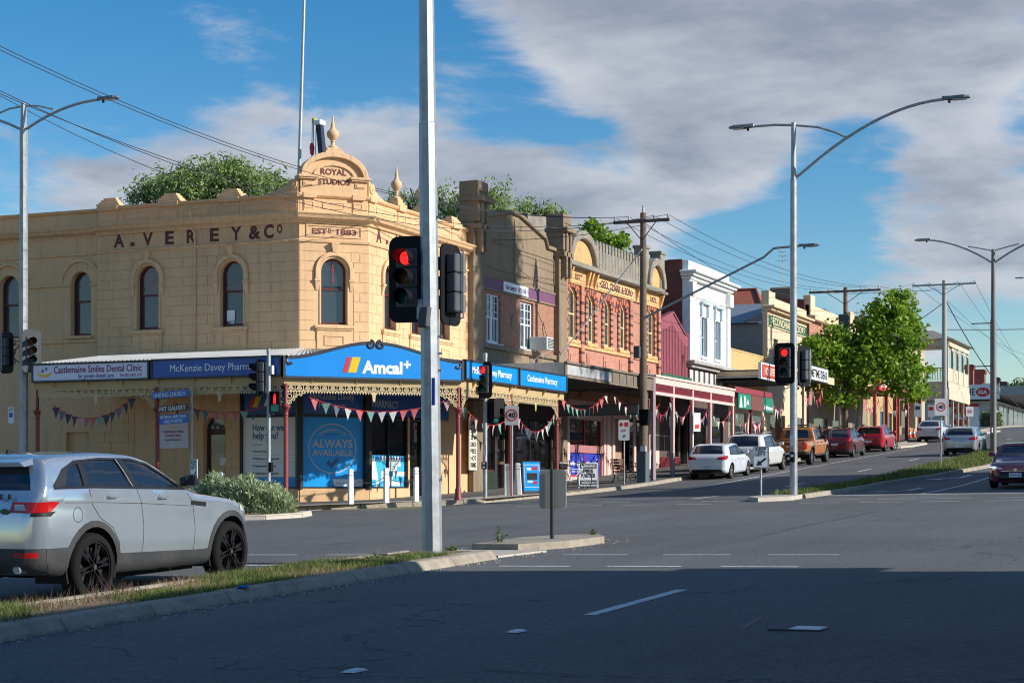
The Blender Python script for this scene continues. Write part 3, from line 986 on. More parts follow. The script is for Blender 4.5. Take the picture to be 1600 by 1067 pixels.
pB = [(xB(p0, YB_) - XL, xB(p1, YB_) - XL) for p0, p1 in ((155, 184), (250, 278), (344, 373), (438, 466))]
for i, (a, b) in enumerate(pB):
    pier(fB, max(a, 0.0), min(b, LB - .02))
    if i < 3: step_cap(fB, (a + b) / 2)
    if i: panel(fB, pB[i - 1][1] + .16, a - .16)
pier(fC, .14, .52); pier(fC, LC - .52, LC - .14); panel(fC, .78, LC - .78)
pAx = [(yA(p0, XA) - P2[1], yA(p1, XA) - P2[1]) for p0, p1 in ((577, 586), (622, 632), (660, 669), (707, 718))]
for i, (a, b) in enumerate(pAx):
    pier(fA, max(a, .05), b)
    if i: panel(fA, pAx[i - 1][1] + .15, a - .15)
for i in (1, 2):
    cx = sum(pAx[i]) / 2
    m = MB()
    for j in range(3): m.box(cx - .34 + .07 * j, cx + .34 - .07 * j, -.06 + .05 * j, .45 - .05 * j, 10.955 + .09 * j, 11.045 + .09 * j)
    fA.put(m, 'stepped_cap', M_cream2, bevel=.008)
    fA.put(MB().lathe(URN, (cx, .18, 11.22), 16), 'urn', M_cream2, smooth=True)
step_cap(fA, sum(pAx[3]) / 2)

# rounded pediment on the chamfer
m = MB()
cx = LC / 2
m.prism([(.04, 10.94), (.04, 11.5)] + arc(cx, 11.46, cx - .06, 180, 0, 20, .78)[1:-1] + [(LC - .04, 11.5), (LC - .04, 10.94)], -.0, .34)
fC.put(m, 'pediment', M_cream)
fC.put(MB().strip(arc(cx, 11.5, cx - .02, 180, 0, 24, .80), arc(cx, 11.5, cx - .2, 180, 0, 24, .62), -.13, .36), 'pediment_arch', M_cream2, bevel=.02)
fC.put(MB().strip(arc(cx, 11.45, .72, 165, 15, 20, .47), arc(cx, 11.45, .66, 165, 15, 20, .41), -.05, .0), 'pediment_moulding', M_cream2)
for a, b in ((-.06, .62), (LC - .62, LC + .06)):
    fC.put(MB().box(a, b, -.14, .38, 11.44, 11.52).box(a + .04, b - .04, -.1, .36, 11.39, 11.44), 'pediment_cap', M_cream2, bevel=.01)
    c0 = (a + b) / 2
    fC.put(MB().box(c0 - .17, c0 + .17, -.03, 0, 11.17, 11.33).box(c0 - .13, c0 + .13, -.05, -.03, 11.2, 11.3), 'pediment_panel', M_cream2, bevel=.01)
for x0, fr, sg in ((LB - .05, fB, -1), (.05, fA, 1)):
    m = MB()
    pts = [(x0 + sg * t * 1.25, 10.96 + .52 * (1 - t) ** 1.6) for t in [i / 12 for i in range(13)]]
    m.prism([(x0, 10.94)] + pts + [(x0 + sg * 1.25, 10.94)], .0, .28)
    m.lathe([(.0, -.04), (.17, -.04), (.17, .32), (0, .32)], (x0 + sg * .2, .0, 11.22), 16, 'y')
    m.lathe([(.0, -.06), (.07, -.06), (.07, .3), (0, .3)], (x0 + sg * .2, .0, 11.22), 12, 'y')
    fr.put(m, 'scroll', M_cream2, bevel=.01)
fC.put(MB().box(cx - .3, cx + .3, -.1, .36, 12.24, 12.34).box(cx - .24, cx + .24, -.04, .32, 12.34, 12.44), 'urn_plinth', M_cream2, bevel=.01)
fC.put(MB().lathe([(r * 1.05, z * .95) for r, z in URN], (cx, .14, 12.44), 18), 'urn', M_cream2, smooth=True)
fC.text('ROYAL', .27, M_maroon, cx - .02, -.006, 11.57, width=.86, bold=.03)
fC.text('STUDIOS', .24, M_maroon, cx, -.006, 11.26, width=1.06, bold=.035)
fC.put(MB().box(.22, LC - .22, -.03, 0, 9.55, 9.6).box(.22, LC - .22, -.03, 0, 9.9, 9.95).box(.22, .27, -.03, 0, 9.6, 9.9).box(LC - .27, LC - .22, -.03, 0, 9.6, 9.9), 'date_panel', M_cream2, bevel=.006)
fC.text('EST', .24, M_maroon, cx - .48, -.004, 9.66, width=.5, bold=.03)
fC.text('D', .14, M_maroon, cx - .14, -.004, 9.75, bold=.03)
fC.box('lettering', M_maroon, cx - .2, cx - .08, -.008, -.003, 9.69, 9.71)
fC.text('1883', .24, M_maroon, cx + .42, -.004, 9.66, width=.66, bold=.03)
# painted name on the frieze, letter by letter as it is spaced
for ch, px, w, h in (('A', 186, .42, .42), ('V', 231, .40, .42), ('E', 265, .34, .42), ('R', 299, .36, .42), ('E', 335, .34, .42), ('Y', 369, .40, .42), ('&', 398, .44, .42), ('C', 420, .36, .42), ('O', 437, .2, .27)):
    fB.text(ch, h / .72, M_maroon, xB(px, YB_) - XL, -.004, 9.56 + (.13 if ch == 'O' else 0), width=w, bold=.035)
xq = xB(207, YB_) - XL
fB.box('lettering', M_maroon, xq - .08, xq + .08, -.008, -.002, 9.56, 9.69)
for i, ch in enumerate('A.VEREY&CO'):
    q = .75 + i * .7
    if ch == '.': fA.box('lettering', M_maroon, q - .2, q - .06, -.008, -.002, 9.56, 9.7)
    else: fA.text(ch, .56, M_maroon, q, -.004, 9.56, width=.38, bold=.035)
fC.text('5472 1377', .12, M_ink, cx, .155, 7.93, width=.62, bold=.02)
for i, ch in enumerate('DENTIST'): fC.text(ch, .12, M_red, cx, .15, 8.72 - i * .105, bold=.01)
# pale blinds behind some panes, and a notice stuck to one
fC.put(MB().prism([(cx - .36, 7.98), (cx + .12, 7.98), (cx + .2, 8.2), (cx + .1, 8.5), (cx - .1, 8.7), (cx - .3, 8.7)], .30, .31), 'blind', M_curt)
fC.put(MB().box(cx - .1, cx + .1, .45, .46, 6.9, 7.7), 'blind', M_curt)
fB.put(MB().box(bx[1] - .3, bx[1] + .0, .19, .2, 6.95, 7.3).box(bx[1] - .15, bx[1] - .02, .19, .2, 6.86, 6.93), 'notice', M_sign_w)
# pipes on the shaded front
px_ = xB(306, YB_) - XL
fB.put(MB().tube([(px_ - .12, -.14, 10.5), (px_ - .12, -.14, 10.05), (px_, -.1, 9.85), (px_, -.06, 9.5), (px_, -.06, 5.8)], .032, 8), 'downpipe', M_cream2, smooth=True)
fB.put(MB().tube([(px_ - 1.7, -.03, 5.98), (LB, -.03, 5.98)], .012, 6), 'conduit', M_cream2)
# flagpole on the roof
fl = thing('flagpole', 'tall thin grey flagpole rising from the corner building roof, leaning slightly right', 'flagpole', (-28.9, 50.4, 10.0))
MB().tube([(0, 0, 0), (.12, -.05, 2.0), (.42, -.22, 8.0)], [.065, .06, .045], 10).build('pole', pbr('weathered galvanised steel', (.42, .43, .43), .5, metal=.5, var=.2), fl, smooth=True)
MB().lathe([(.14, 0), (.14, .05), (.08, .1), (0, .1)], (0, 0, .1), 10).build('base_collar', M_black, fl)
# ------------------------------------------------------------------ corner shop front under the verandah
zf = lambda x, y: G(x, y) + .13
vin = .12
# street-side floor and dim shop room
MB().prism([(XL + 5, YB_ + .4), (P1[0], YB_ + .4), (XA - .4, 51.3), (XA - .4, YE - .4), (XL + 5, YE - .4)], .9, 1.12, 'xy').build('shop_floor', pbr('shop floor', (.2, .19, .18), .6), cb)
MB().box(XL + 4.6, XA - 2.2, YB_ + 3.0, YB_ + 3.1, 1, 4.95).box(XA - 2.6, XA - 2.5, YB_ + 3.1, YE - .4, 1, 4.95).build('shop_partition', pbr('shop wall', (.23, .22, .2), .9), cb)
# shaded dental entrance: arched door in the cream front
dc, dw = (dr0 + dr1) / 2, dr1 - dr0
fB.put(MB().box(dr0, dr1, .26, .3, 1.0, 3.45), 'door', M_door)
d_ = COL.objects[-1]
fB.put(MB().box(dc - dw * .3, dc + dw * .3, .245, .26, 2.0, 3.25), 'pane', M_glass, d_)
fB.put(MB().box(dc - dw * .32, dc + dw * .32, .245, .26, 1.2, 1.75), 'door_panel', M_oxide, d_)
fB.put(MB().tube([(dr0 + .1, .2, 1.95), (dr0 + .1, .2, 2.15)], .015, 6), 'handle', pbr('chrome', (.7, .7, .7), .2, metal=1, var=0), d_)
fB.put(MB().box(dc + .08, dc + .34, .235, .245, 2.25, 2.5), 'notice', M_sign_w, d_)
fB.put(MB().prism([(dr0, 3.45)] + arc(dc, 3.45, dw / 2, 180, 0, 12, .38)[1:-1] + [(dr1, 3.45)], .26, .3), 'fanlight', M_glass)
# dental plate on the wall
sx0, sx1 = xB(249, YB_) - XL, xB(295, YB_) - XL
fB.put(MB().box(sx0, sx1, -.05, -.005, 2.82, 3.68), 'wall_sign', M_lavender)
ws = COL.objects[-1]
sc0 = (sx0 + sx1) / 2
text('Castlemaine Smiles', .13, M_plum, ws, (sc0, -.055, 3.33), width=.8)
text('Dental Clinic', .13, M_plum, ws, (sc0, -.055, 3.2), width=.58)
text('for gentle dental care', .09, M_ink, ws, (sc0, -.055, 3.07), width=.66, shear=.3)
MB().strip(arc(sc0, 3.66, .16, 210, 330, 10), arc(sc0, 3.62, .15, 205, 335, 10), -.056, -.05).build('smile_mark', M_yellow, ws)


def vinyl(fr, x0, x1, z0, z1, mat, y=vin):
    fr.put(MB().box(x0, x1, y, y + .012, z0, z1), 'window_vinyl', mat)
    return COL.objects[-1]


def shop_frame(fr, x0, x1, z0, z1, zmid, posts=()):
    m = MB()
    for x in (x0, x1 - .07) + tuple(posts): m.box(x, x + .07, .03, .16, z0, z1)
    for z in (z0, zmid - .04, z1 - .06): m.box(x0 + .07, x1 - .07, .035, .155, z, z + .07)
    fr.put(m, 'shop_window_frame', M_black)


a, b = sh0, LB - .06
shop_frame(fB, a, b, 1.48, 4.78, 3.83)
v = vinyl(fB, a + .07, b - .07, 1.86, 3.8, M_sign_w)
text('How can we', .31, M_teal, v, (a + .43, vin - .003, 3.36), width=1.15, align='LEFT', bold=.02)
text('help you?', .31, M_teal, v, (a + .43, vin - .003, 3.1), width=.95, align='LEFT', bold=.02)
MB().box(a + .43, a + .78, vin - .004, vin - .001, 2.9, 2.925).build('rule', M_navy, v)
for i, t in enumerate(('Heart Health', 'Diabetes Management', 'Medication Review', 'Medication Organiser')):
    z = 2.66 - i * .235
    text(t, .1, M_ink, v, (a + .53, vin - .003, z), align='LEFT', bold=.015)
    MB().lathe([(0, -.002), (.03, -.002), (.03, .002), (0, .002)], (a + .46, vin - .003, z + .04), 10, 'y').build('bullet', M_teal, v)
    MB().box(a + .43, b - .2, vin - .003, vin - .001, z - .085, z - .08).build('rule', M_charcoal, v)
v = vinyl(fB, a + .07, b - .07, 1.55, 1.855, M_cyan)
text('Just ask  amcal+', .11, M_sky, v, ((a + b) / 2 + .3, vin - .003, 1.66))
v = vinyl(fB, a + .07, b - .07, 3.88, 4.72, M_navy)


def stripes(parent, x, z, h, y, k=.4):
    for i, mt in enumerate((M_red, M_yellow)):
        w = (.1, .19)[i] * h / .35; o = (0, .13 * h / .35)[i]
        MB().prism([(x + o, z), (x + o + w, z), (x + o + w + k * h, z + h), (x + o + k * h, z + h)], y - .004, y).build('logo_stripe', mt, parent)


stripes(v, a + .28, 4.12, .36, vin - .001); text('Amcal', .4, M_sign_w, v, (a + .82, vin - .003, 4.12), align='LEFT', bold=.03); text('+', .3, M_sign_w, v, (a + 1.62, vin - .003, 4.28), bold=.02)

shop_frame(fC, .07, LC - .07, 1.48, 4.78, 3.83)
v = vinyl(fC, .14, LC - .14, 1.55, 3.8, M_cyan)
c = LC / 2 - .02
MB().strip(arc(c, 2.78, .8, 0, 360, 48), arc(c, 2.78, .77, 0, 360, 48), vin - .005, vin - .001).build('ring', M_curt, v)
text('ALWAYS', .36, M_curt, v, (c, vin - .003, 2.82), width=1.34, bold=.02)
text('AVAILABLE', .27, M_curt, v, (c, vin - .003, 2.55), width=1.34, bold=.015)
for i, ch in enumerate('PHARMACIST'):
    an = R(90 + 38 - i * 76 / 9)
    text(ch, .13, M_curt, v, (c + .6 * math.cos(an), vin - .003, 2.74 + .6 * math.sin(an)), bold=.015, tilt=an - math.pi / 2)
MB().box(c - .26, c + .26, vin - .005, vin - .001, 3.22, 3.245).build('rule', M_navy, v)
MB().prism([(c - .22, 2.3), (c - .12, 2.4), (c - .04, 2.3), (c + .14, 2.5), (c + .22, 2.42), (c - .04, 2.14)], vin - .005, vin - .001).build('tick', M_navy, v)
MB().prism([(c + .0, 1.8), (LC - .15, 1.8), (LC - .15, 1.57), (c + .08, 1.57)], vin - .004, vin - .001).build('label_patch', M_sign_w, v)
text('Just ask amcal+', .12, M_sky, v, (c + .5, vin - .006, 1.64), width=.8, bold=.01)
v = vinyl(fC, .14, LC - .14, 3.88, 4.72, M_navy)
text('McKenzie Davey', .27, M_curt, v, (c, vin - .003, 4.36), width=1.45)
text('Pharmacy', .27, M_curt, v, (c, vin - .003, 4.08), width=.9)

shop_frame(fA, .07, 2.93, 1.48, 4.78, 3.83, (1.5,))
shop_frame(fA, 3.05, 4.95, 1.1, 4.78, 3.83, (3.95,))
fA.put(MB().box(.14, 2.86, .1, .108, 2.62, 3.79), 'pane', M_shop)
fA.put(MB().box(3.12, 4.88, .1, .108, 1.2, 3.79), 'pane', M_shop)
v = vinyl(fA, .14, 2.86, 1.55, 2.6, M_sky)
text('A', 1.25, M_sign_w, v, (.62, vin - .003, 1.6), width=.8, bold=.04)
r2 = random.Random(3)
sq = MB()
for i in range(6):
    for j in range(6):
        if (i + j + r2.randint(0, 1)) % 2: sq.box(1.15 + i * .29, 1.15 + i * .29 + .26, vin - .004, vin - .001, 1.58 + j * .165, 1.58 + j * .165 + .15)
sq.build('check_pattern', M_sign_w, v)['kind'] = 'stuff'
for i in range(14):
    fr_x = .2 + i * .19
    MB().lathe([(.03, -.003), (.055, -.003), (.055, .001), (.03, .001)], (fr_x, vin - .002, 2.5), 8, 'y').build('ring_mark', M_navy, v)
v = vinyl(fA, .07, 6.1, 3.9, 4.76, M_navy, -.04)
text('PHARMACY', .36, M_curt, v, (1.15, -.043, 4.15), width=1.9); text('amcal+', .42, M_curt, v, (4.9, -.043, 4.15), width=1.1, bold=.02)
cols = [(.5, .5, .55), (.1, .2, .4), (.6, .55, .5), (.5, .12, .1), (.25, .3, .35), (.65, .65, .62)]
for i in range(9):
    x = .25 + i * .29 + r2.uniform(-.05, .05); z = 2.75 + r2.uniform(0, .5); h = r2.uniform(.25, .6)
    fA.put(MB().box(x, x + r2.uniform(.14, .26), .125, .13, z, min(z + h, 3.7)), 'poster', pbr('poster %d' % (i % 6), cols[i % 6], .7, var=.25, scale=14))
fA.put(MB().box(3.2, 4.0, .75, .8, 1.2, 3.4), 'inner_board', pbr('grey board', (.3, .33, .3), .8))
fA.put(MB().box(4.05, 4.8, .55, .6, 1.2, 2.5), 'inner_board', M_cyan)
fA.put(MB().box(5.0, 6.1, -.06, 0, 1.0, 3.85), 'pilaster', M_cream, bevel=.01)
for fr, x0, x1 in ((fB, sh0, LB), (fC, 0, LC), (fA, 0, 2.95)):
    fr.put(MB().box(x0, x1, -.06, 0, .6, 1.5), 'stall_riser', M_cream, bevel=.01)

for p_ in (P1, P2):
    MB().lathe([(.13, 1.48), (.13, 4.8)], (p_[0], p_[1], 0), 8).build('corner_mullion', M_black, cb)
# ------------------------------------------------------------------ verandah helpers
M_lace = pbr('cream iron lace', (0.60, 0.46, 0.25), 0.6, var=0.12, scale=6, dirt=(.3, .22, .12), dirt_amt=.4)
M_beam = pbr('tan verandah beam', (0.50, 0.35, 0.175), 0.75, var=0.1, scale=2)


def post(parent, x, y, z0, z1, zcap, mat, r=.065):
    prof = [(r * 1.9, z0), (r * 1.9, z0 + .06), (r * 1.5, z0 + .1), (r * 1.5, z0 + .32), (r * 1.15, z0 + .38), (r * 1.08, z0 + .42), (r * .98, zcap - .22), (r * 1.25, zcap - .2), (r * 1.0, zcap - .15),
            (r * 1.15, zcap - .1), (r * 1.9, zcap), (r * 2.2, zcap + .02), (r * 2.2, zcap + .06), (r * 1.2, zcap + .08), (r * .85, zcap + .12), (r * .85, z1)]
    return MB().lathe(prof, (x, y, 0), 14).build('post', mat, parent, smooth=True)


def lace(m, x0, x1, z0, z1, cell=.26, th=.022):
    h = z1 - z0
    n = max(1, round((x1 - x0) / cell)); c = (x1 - x0) / n
    m.box(x0, x1, -th / 2, th / 2, z1 - .03, z1); m.box(x0, x1, -th / 2, th / 2, z0 + .07, z0 + .09)
    for i in range(n):
        cx = x0 + c * (i + .5); cz = (z1 - .03 + z0 + .09) / 2; r_ = min(c, h - .12) / 2 * .95
        m.strip(arc(cx, cz, r_, 0, 360, 10), arc(cx, cz, r_ - .022, 0, 360, 10), -th / 2, th / 2)
        m.strip(arc(cx, cz, r_ * .5, 0, 360, 8), arc(cx, cz, r_ * .5 - .02, 0, 360, 8), -th / 2, th / 2)
        m.box(cx - c / 2 - .009, cx - c / 2 + .009, -th / 2 + .002, th / 2 - .002, z0 + .09, z1 - .03)
        m.strip([(cx - c / 2, z0 + .09), (cx, cz), (cx + c / 2, z0 + .09)], [(cx - c / 2, z0 + .115), (cx, cz + .02), (cx + c / 2, z0 + .115)], -th / 2 + .003, th / 2 - .003)
        for q in (-.33, 0, .33):
            xx = cx + q * c
            m.prism([(xx - .03, z0 + .07), (xx + .03, z0 + .07), (xx, z0)], -th / 2, th / 2)


def lace_bracket(m, x, z1, sg, R_=.55, th=.022):
    """Quarter-round fan of rings between post and frieze."""
    m.strip([(x, z1 - R_)] + [(x + sg * R_ * (1 - math.cos(t)), z1 - R_ + R_ * math.sin(t)) for t in [i * math.pi / 20 for i in range(1, 11)]],
            [(x, z1 - R_ - .03)] + [(x + sg * ((R_ + .0) * (1 - math.cos(t)) + .025 * math.sin(t)), z1 - R_ + R_ * math.sin(t) - .025) for t in [i * math.pi / 20 for i in range(1, 11)]], -th / 2, th / 2)
    for (u, w, r_) in ((.08, .1, .075), (.08, .27, .07), (.25, .09, .07), (.42, .06, .045), (.06, .42, .045), (.2, .2, .045)):
        cx, cz = x + sg * (u + .01) * R_ / .55, z1 - w * R_ / .55
        k = R_ / .55
        m.strip(arc(cx, cz, r_ * k, 0, 360, 9), arc(cx, cz, (r_ - .022) * k, 0, 360, 9), -th / 2, th / 2)


def corrug(m, a0, a1, b0, b1, z_a, z_b, step=.15, amp=.022):
    """Corrugated roof sheet between eave a0-a1 and wall line b0-b1 (plan points)."""
    a0, a1, b0, b1 = map(Vector, (a0, a1, b0, b1))
    n = max(2, int((a1 - a0).length / step) * 2)
    v = []
    for i in range(n + 1):
        t = i / n; dz = amp if i % 2 else -amp
        p, q = a0.lerp(a1, t), b0.lerp(b1, t)
        v += [(p.x, p.y, z_a + dz), (q.x, q.y, z_b + dz)]
    m.add(v, [(2 * i, 2 * i + 2, 2 * i + 3, 2 * i + 1) for i in range(n)])
    k = len(v)
    m.add([(x, y, z - .012) for x, y, z in v], [(2 * i + 1, 2 * i + 3, 2 * i + 2, 2 * i) for i in range(n)])


# ------------------------------------------------------------------ corner verandah
ve = thing('corner_verandah', 'iron lace verandah with blue pharmacy signs wrapping the cream corner building', 'verandah', (0, 0, 0))
Q0, Qa, Qb, Q1 = (-35.4, 45.3), (-26.4, 45.3), (-22.5, 49.2), (-22.5, 57.9)
vB, vC, vA = Fr(ve, *Q0, 0.0), Fr(ve, *Qa, C_ROT), Fr(ve, *Qb, A_ROT)
lB, lC, lA = 9.0, math.hypot(3.9, 3.9), 8.7
m = MB()
corrug(m, (Q0[0], Q0[1] + .06), (Qa[0] - .02, Qa[1] + .06), (Q0[0], 49.36), (P1[0], 49.36), 5.42, 5.96)
corrug(m, (Qa[0] - .04, Qa[1] + .04), (Qb[0] - .04, Qb[1] + .04), (P1[0] + .02, 49.36), (P2[0] + .03, 51.0), 5.42, 5.96)
corrug(m, (Qb[0] - .06, Qb[1]), (Q1[0] - .06, Q1[1]), (XA + .04, 51.0), (XA + .04, Q1[1]), 5.42, 5.96)
m.build('roof', M_roofiron, ve)
MB().prism([(Q0[0] + .05, Q0[1] + .1), (Qa[0] - .04, Qa[1] + .1), (Qb[0] - .1, Qb[1] + .04), (Q1[0] - .1, Q1[1] - .05), (XA + .06, Q1[1] - .05), (XA + .06, 51.0), (P1[0], 49.34), (Q0[0] + .05, 49.34)], 5.0, 5.03, 'xy').build('ceiling', pbr('verandah ceiling boards', (.3, .24, .15), .85), ve)
sweep([Q0, Qa, Qb, Q1], [(-.06, 4.58), (.02, 4.58), (.02, 4.83), (-.06, 4.83)]).build('beam', M_beam, ve)
MB().box(Q0[0], Q0[0] + .06, Q0[1] + .1, 49.3, 4.6, 5.4).build('end_board', M_beam, ve)
MB().box(XA + .06, Q1[0] - .1, Q1[1] - .05, Q1[1], 4.6, 5.45).build('end_board', M_timber, ve)


def sign_box(fr, x0, x1, z0, z1, face_mat, y=-.16, trim=M_charcoal, e=.06):
    m = MB().box(x0, x1, y, y + .14, z0, z0 + e).box(x0, x1, y, y + .14, z1 - e, z1).box(x0, x0 + e, y, y + .14, z0 + e, z1 - e).box(x1 - e, x1, y, y + .14, z0 + e, z1 - e)
    so = fr.put(m, 'sign_box', trim, bevel=.008)
    fr.put(MB().box(x0 + e, x1 - e, y + .03, y + .05, z0 + e, z1 - e), 'sign_face', face_mat, so)
    return so


xm = xB(237, 45.3) - Q0[0]
s1 = sign_box(vB, 0.0, xm, 4.80, 5.40, M_lavender)
yb = -.16 + .026
text('Castlemaine Smiles Dental Clinic', .30, M_plum, s1, (.85, yb, 5.08), width=3.25, align='LEFT', bold=.01)
text('for gentle dental care', .19, pbr('violet script', (.1, .02, .2), .5, var=0), s1, (1.75, yb, 4.91), width=1.35, align='LEFT', shear=.35)
text('Tel: (03) 5472 1377', .13, M_plum, s1, (3.3, yb, 4.92), width=.82, align='LEFT')
MB().strip(arc(.5, 5.2, .3, 215, 320, 12, .24), arc(.5, 5.28, .3, 210, 325, 12, .24), yb - .004, yb).build('smile_mark', M_yellow, s1)
for q, (x, z, mt) in enumerate(((.42, 5.16, M_plum), (.56, 5.22, M_navy))):
    pts = []
    for i in range(10):
        rr = .07 if i % 2 == 0 else .028
        pts.append((x + rr * math.sin(i * math.pi / 5), z + rr * math.cos(i * math.pi / 5)))
    MB().prism(pts, yb - .004, yb).build('star_mark', mt, s1)
s2 = sign_box(vB, xm + .06, lB - .03, 4.80, 5.42, M_navy)
text('McKenzie Davey Pharmacy', .31, M_sign_w, s2, (xm + .75, yb, 5.02), width=3.15, align='LEFT')
# bright corner sign with scrolled top
zb_, ze, zp = 4.80, 5.36, 5.86
def topz(t):
    u = abs(t - .5) * 2
    return ze + (zp - ze) * (0.5 + 0.5 * math.cos(math.pi * min(1, u * 1.02))) ** .9 if u < .98 else ze
prof = [(lC * i / 40, topz(i / 40)) for i in range(41)]
m = MB().prism([(0.0, zb_)] + [(x, z - .05) for x, z in prof] + [(lC, zb_)], -.14, -.02)
cs = vC.put(m, 'sign_face', M_blue)
for sg, rngp in ((-1, prof[1:20]), (1, prof[21:40][::-1])):
    m2 = MB().tube([(x, -.1, z - .02) for x, z in rngp], .062, 8)
    xc = lC / 2 + sg * .155
    sp_ = [(xc + .13 * math.cos(a_) * (1 - i / 30) * -sg, -.14, 5.80 + .13 * math.sin(a_) * (1 - i / 30)) for i, a_ in enumerate([math.pi / 2 - .42 * j for j in range(19)])]
    m2.tube(sp_, .042, 8)
    x_e, z_e = rngp[0][0], rngp[0][1]
    m2.tube([(x_e, -.1, z_e - .02), (x_e + sg * .08, -.11, z_e - .05), (x_e + sg * .1, -.12, z_e - .14), (x_e + sg * .04, -.13, z_e - .2), (x_e - sg * .06, -.13, z_e - .17)], .05, 8)
    vC.put(m2, 'scroll_trim', M_charcoal, smooth=True)
vC.put(MB().box(-.03, lC + .03, -.16, -.01, zb_ - .06, zb_ + .01), 'sign_trim', M_charcoal)
vC.put(MB().box(-.07, 0.0, -.16, -.01, zb_ - .06, ze + .04), 'sign_trim', M_charcoal)
vC.put(MB().box(lC, lC + .07, -.16, -.01, zb_ - .06, ze + .04), 'sign_trim', M_charcoal)
xs0 = lC * .315
stripes(cs, xs0, 4.95, .46, -.143, .3)
text('Amcal', .50, M_sign_w, cs, (xs0 + .60, -.145, 4.95), width=1.27, align='LEFT', bold=.045)
text('+', .42, M_sign_w, cs, (xs0 + 2.02, -.145, 5.08), bold=.04)
y8 = yA(805, -22.5) - Qb[1]
s3 = sign_box(vA, .1, y8 - .04, 4.83, 5.46, M_blue); s4 = sign_box(vA, y8 + .04, lA, 4.83, 5.46, M_blue)
text('McKenzie Davey Pharmacy', .3, M_sign_w, s3, (y8 / 2, yb, 5.06), width=y8 * .72, bold=.015)
text('Castlemaine Pharmacy', .3, M_sign_w, s4, ((y8 + lA) / 2 - .1, yb, 5.06), width=(lA - y8) * .62, bold=.015)
# small struts below the signs
for fr, L_ in ((vB, lB), (vC, lC), (vA, lA)):
    n = int(L_ / 1.25)
    for i in range(n):
        x = (i + .6) * L_ / n
        fr.put(MB().prism([(-.02, 4.6), (-.02, 4.8), (-.15, 4.8)], x - .02, x + .02, 'yz'), 'strut', M_beam)
# posts, lace and brackets
pxB = [.1, xB(245, 45.3) - Q0[0]]
zc = 3.88
for x in pxB: post(ve, Q0[0] + x, 45.33, zf(Q0[0] + x, 45.3), 4.6, zc, M_post)
post(ve, Qa[0] + .02, Qa[1] + .06, zf(*Qa), 4.6, zc, M_post)
post(ve, Qb[0] - .06, Qb[1] - .02, zf(*Qb), 4.6, zc, M_post)
pyA = [yA(797, -22.55) - Qb[1], yA(870, -22.55) - Qb[1]]
for q in pyA: post(ve, -22.55, Qb[1] + q, zf(-22.5, Qb[1] + q), 4.6, zc, M_post)


def lace_run(fr, xs, first=True, last=True):
    for i in range(len(xs) - 1):
        m = MB(); a_, b_ = xs[i] + .07, xs[i + 1] - .07
        lace(m, a_, b_, 4.3, 4.575)
        lace_bracket(m, a_, 4.33, 1); lace_bracket(m, b_, 4.33, -1)
        cx_ = (a_ + b_) / 2
        if b_ - a_ > 4: m.prism([(cx_ - .07, 4.37), (cx_ + .07, 4.37), (cx_ + .03, 4.1), (cx_ - .03, 4.1)], -.012, .012)
        fr.put(m, 'iron_lace', M_lace)


lace_run(vB, pxB + [lB]); lace_run(vC, [0, lC]); lace_run(vA, [0] + pyA)

# ------------------------------------------------------------------ bunting
FLAGC = [('red', (.42, .03, .04)), ('rose', (.5, .12, .13)), ('white', (.55, .53, .5)), ('sage', (.16, .32, .26)), ('grey', (.13, .14, .17)), ('pale pink', (.55, .32, .32)), ('slate', (.05, .055, .075))]
FLAGM = [pbr('bunting ' + n, c_, .85, var=.25, scale=22) for n, c_ in FLAGC]
M_cord = pbr('red bunting cord', (.45, .02, .03), .8)
_flag = {}


def flag_mesh(k, w, h):
    key = (k, round(w, 2), round(h, 2))
    if key not in _flag:
        m = MB()
        m.add([(-w / 2, -.004, 0), (w / 2, -.004, 0), (w * .22, .01, -h * .5), (-w * .22, .01, -h * .5), (0, -.012, -h)], [(0, 3, 2, 1), (3, 4, 2)])
        m.add([(-w / 2, .004, 0), (w / 2, .004, 0), (w * .22, .018, -h * .5), (-w * .22, .018, -h * .5), (0, -.006, -h)], [(1, 2, 3, 0), (2, 4, 3)])
        _flag[key] = m.mesh('flag', FLAGM[k])
    return _flag[key]


def bunting(p0, p1, sag, n, label, w=.2, h=.28, cols=(0, 2, 3, 1, 4, 5), group='bunting strung below the verandahs'):
    p0, p1 = Vector(p0), Vector(p1)
    t = thing('bunting', label, 'bunting', p0, 0, group)
    d = p1 - p0; az = math.atan2(d.y, d.x)
    f = lambda u: Vector((d.x * u, d.y * u, d.z * u - sag * 4 * u * (1 - u)))
    MB().tube([f(i / 16) for i in range(17)], .014, 5).build('cord', M_cord, t)
    for i in range(n):
        u = (i + .5) / n
        o = link('flag', flag_mesh(cols[(i * 5 + i // 3 + len(label)) % len(cols)], w, h), t, f(u), az + rng.uniform(-.35, .35))
        o.rotation_euler.x = rng.uniform(-.25, .25)
    return t


pa, pb = Vector((Qa[0], Qa[1] + .1, 4.2)), Vector((Qb[0] - .1, Qb[1], 4.25))
bunting((Q0[0] + .6, 45.45, 4.1), (Q0[0] + pxB[1] - .9, 45.45, 4.35), .55, 13, 'dark and pink bunting under the dental clinic sign', .26, .34, (6, 4, 6, 3, 1, 5))
bunting((Q0[0] + pxB[1] + .5, 45.45, 4.1), (Qa[0] - .3, 45.45, 4.05), .3, 11, 'bunting behind the blue street name signs', .26, .34, (3, 1, 1, 4, 2, 6))
bunting(pa.lerp(pb, .13), pb.lerp(pa, .03), .42, 13, 'pink and sage bunting under the big blue corner sign', .26, .34, (2, 3, 1, 1, 5, 2, 4))
bunting((-22.55, Qb[1] + .2, 4.1), (-22.55, Qb[1] + pyA[0] - .2, 3.75), .4, 8, 'bunting between the two red posts beside the round 40 sign', .26, .36, (5, 2, 3, 1))
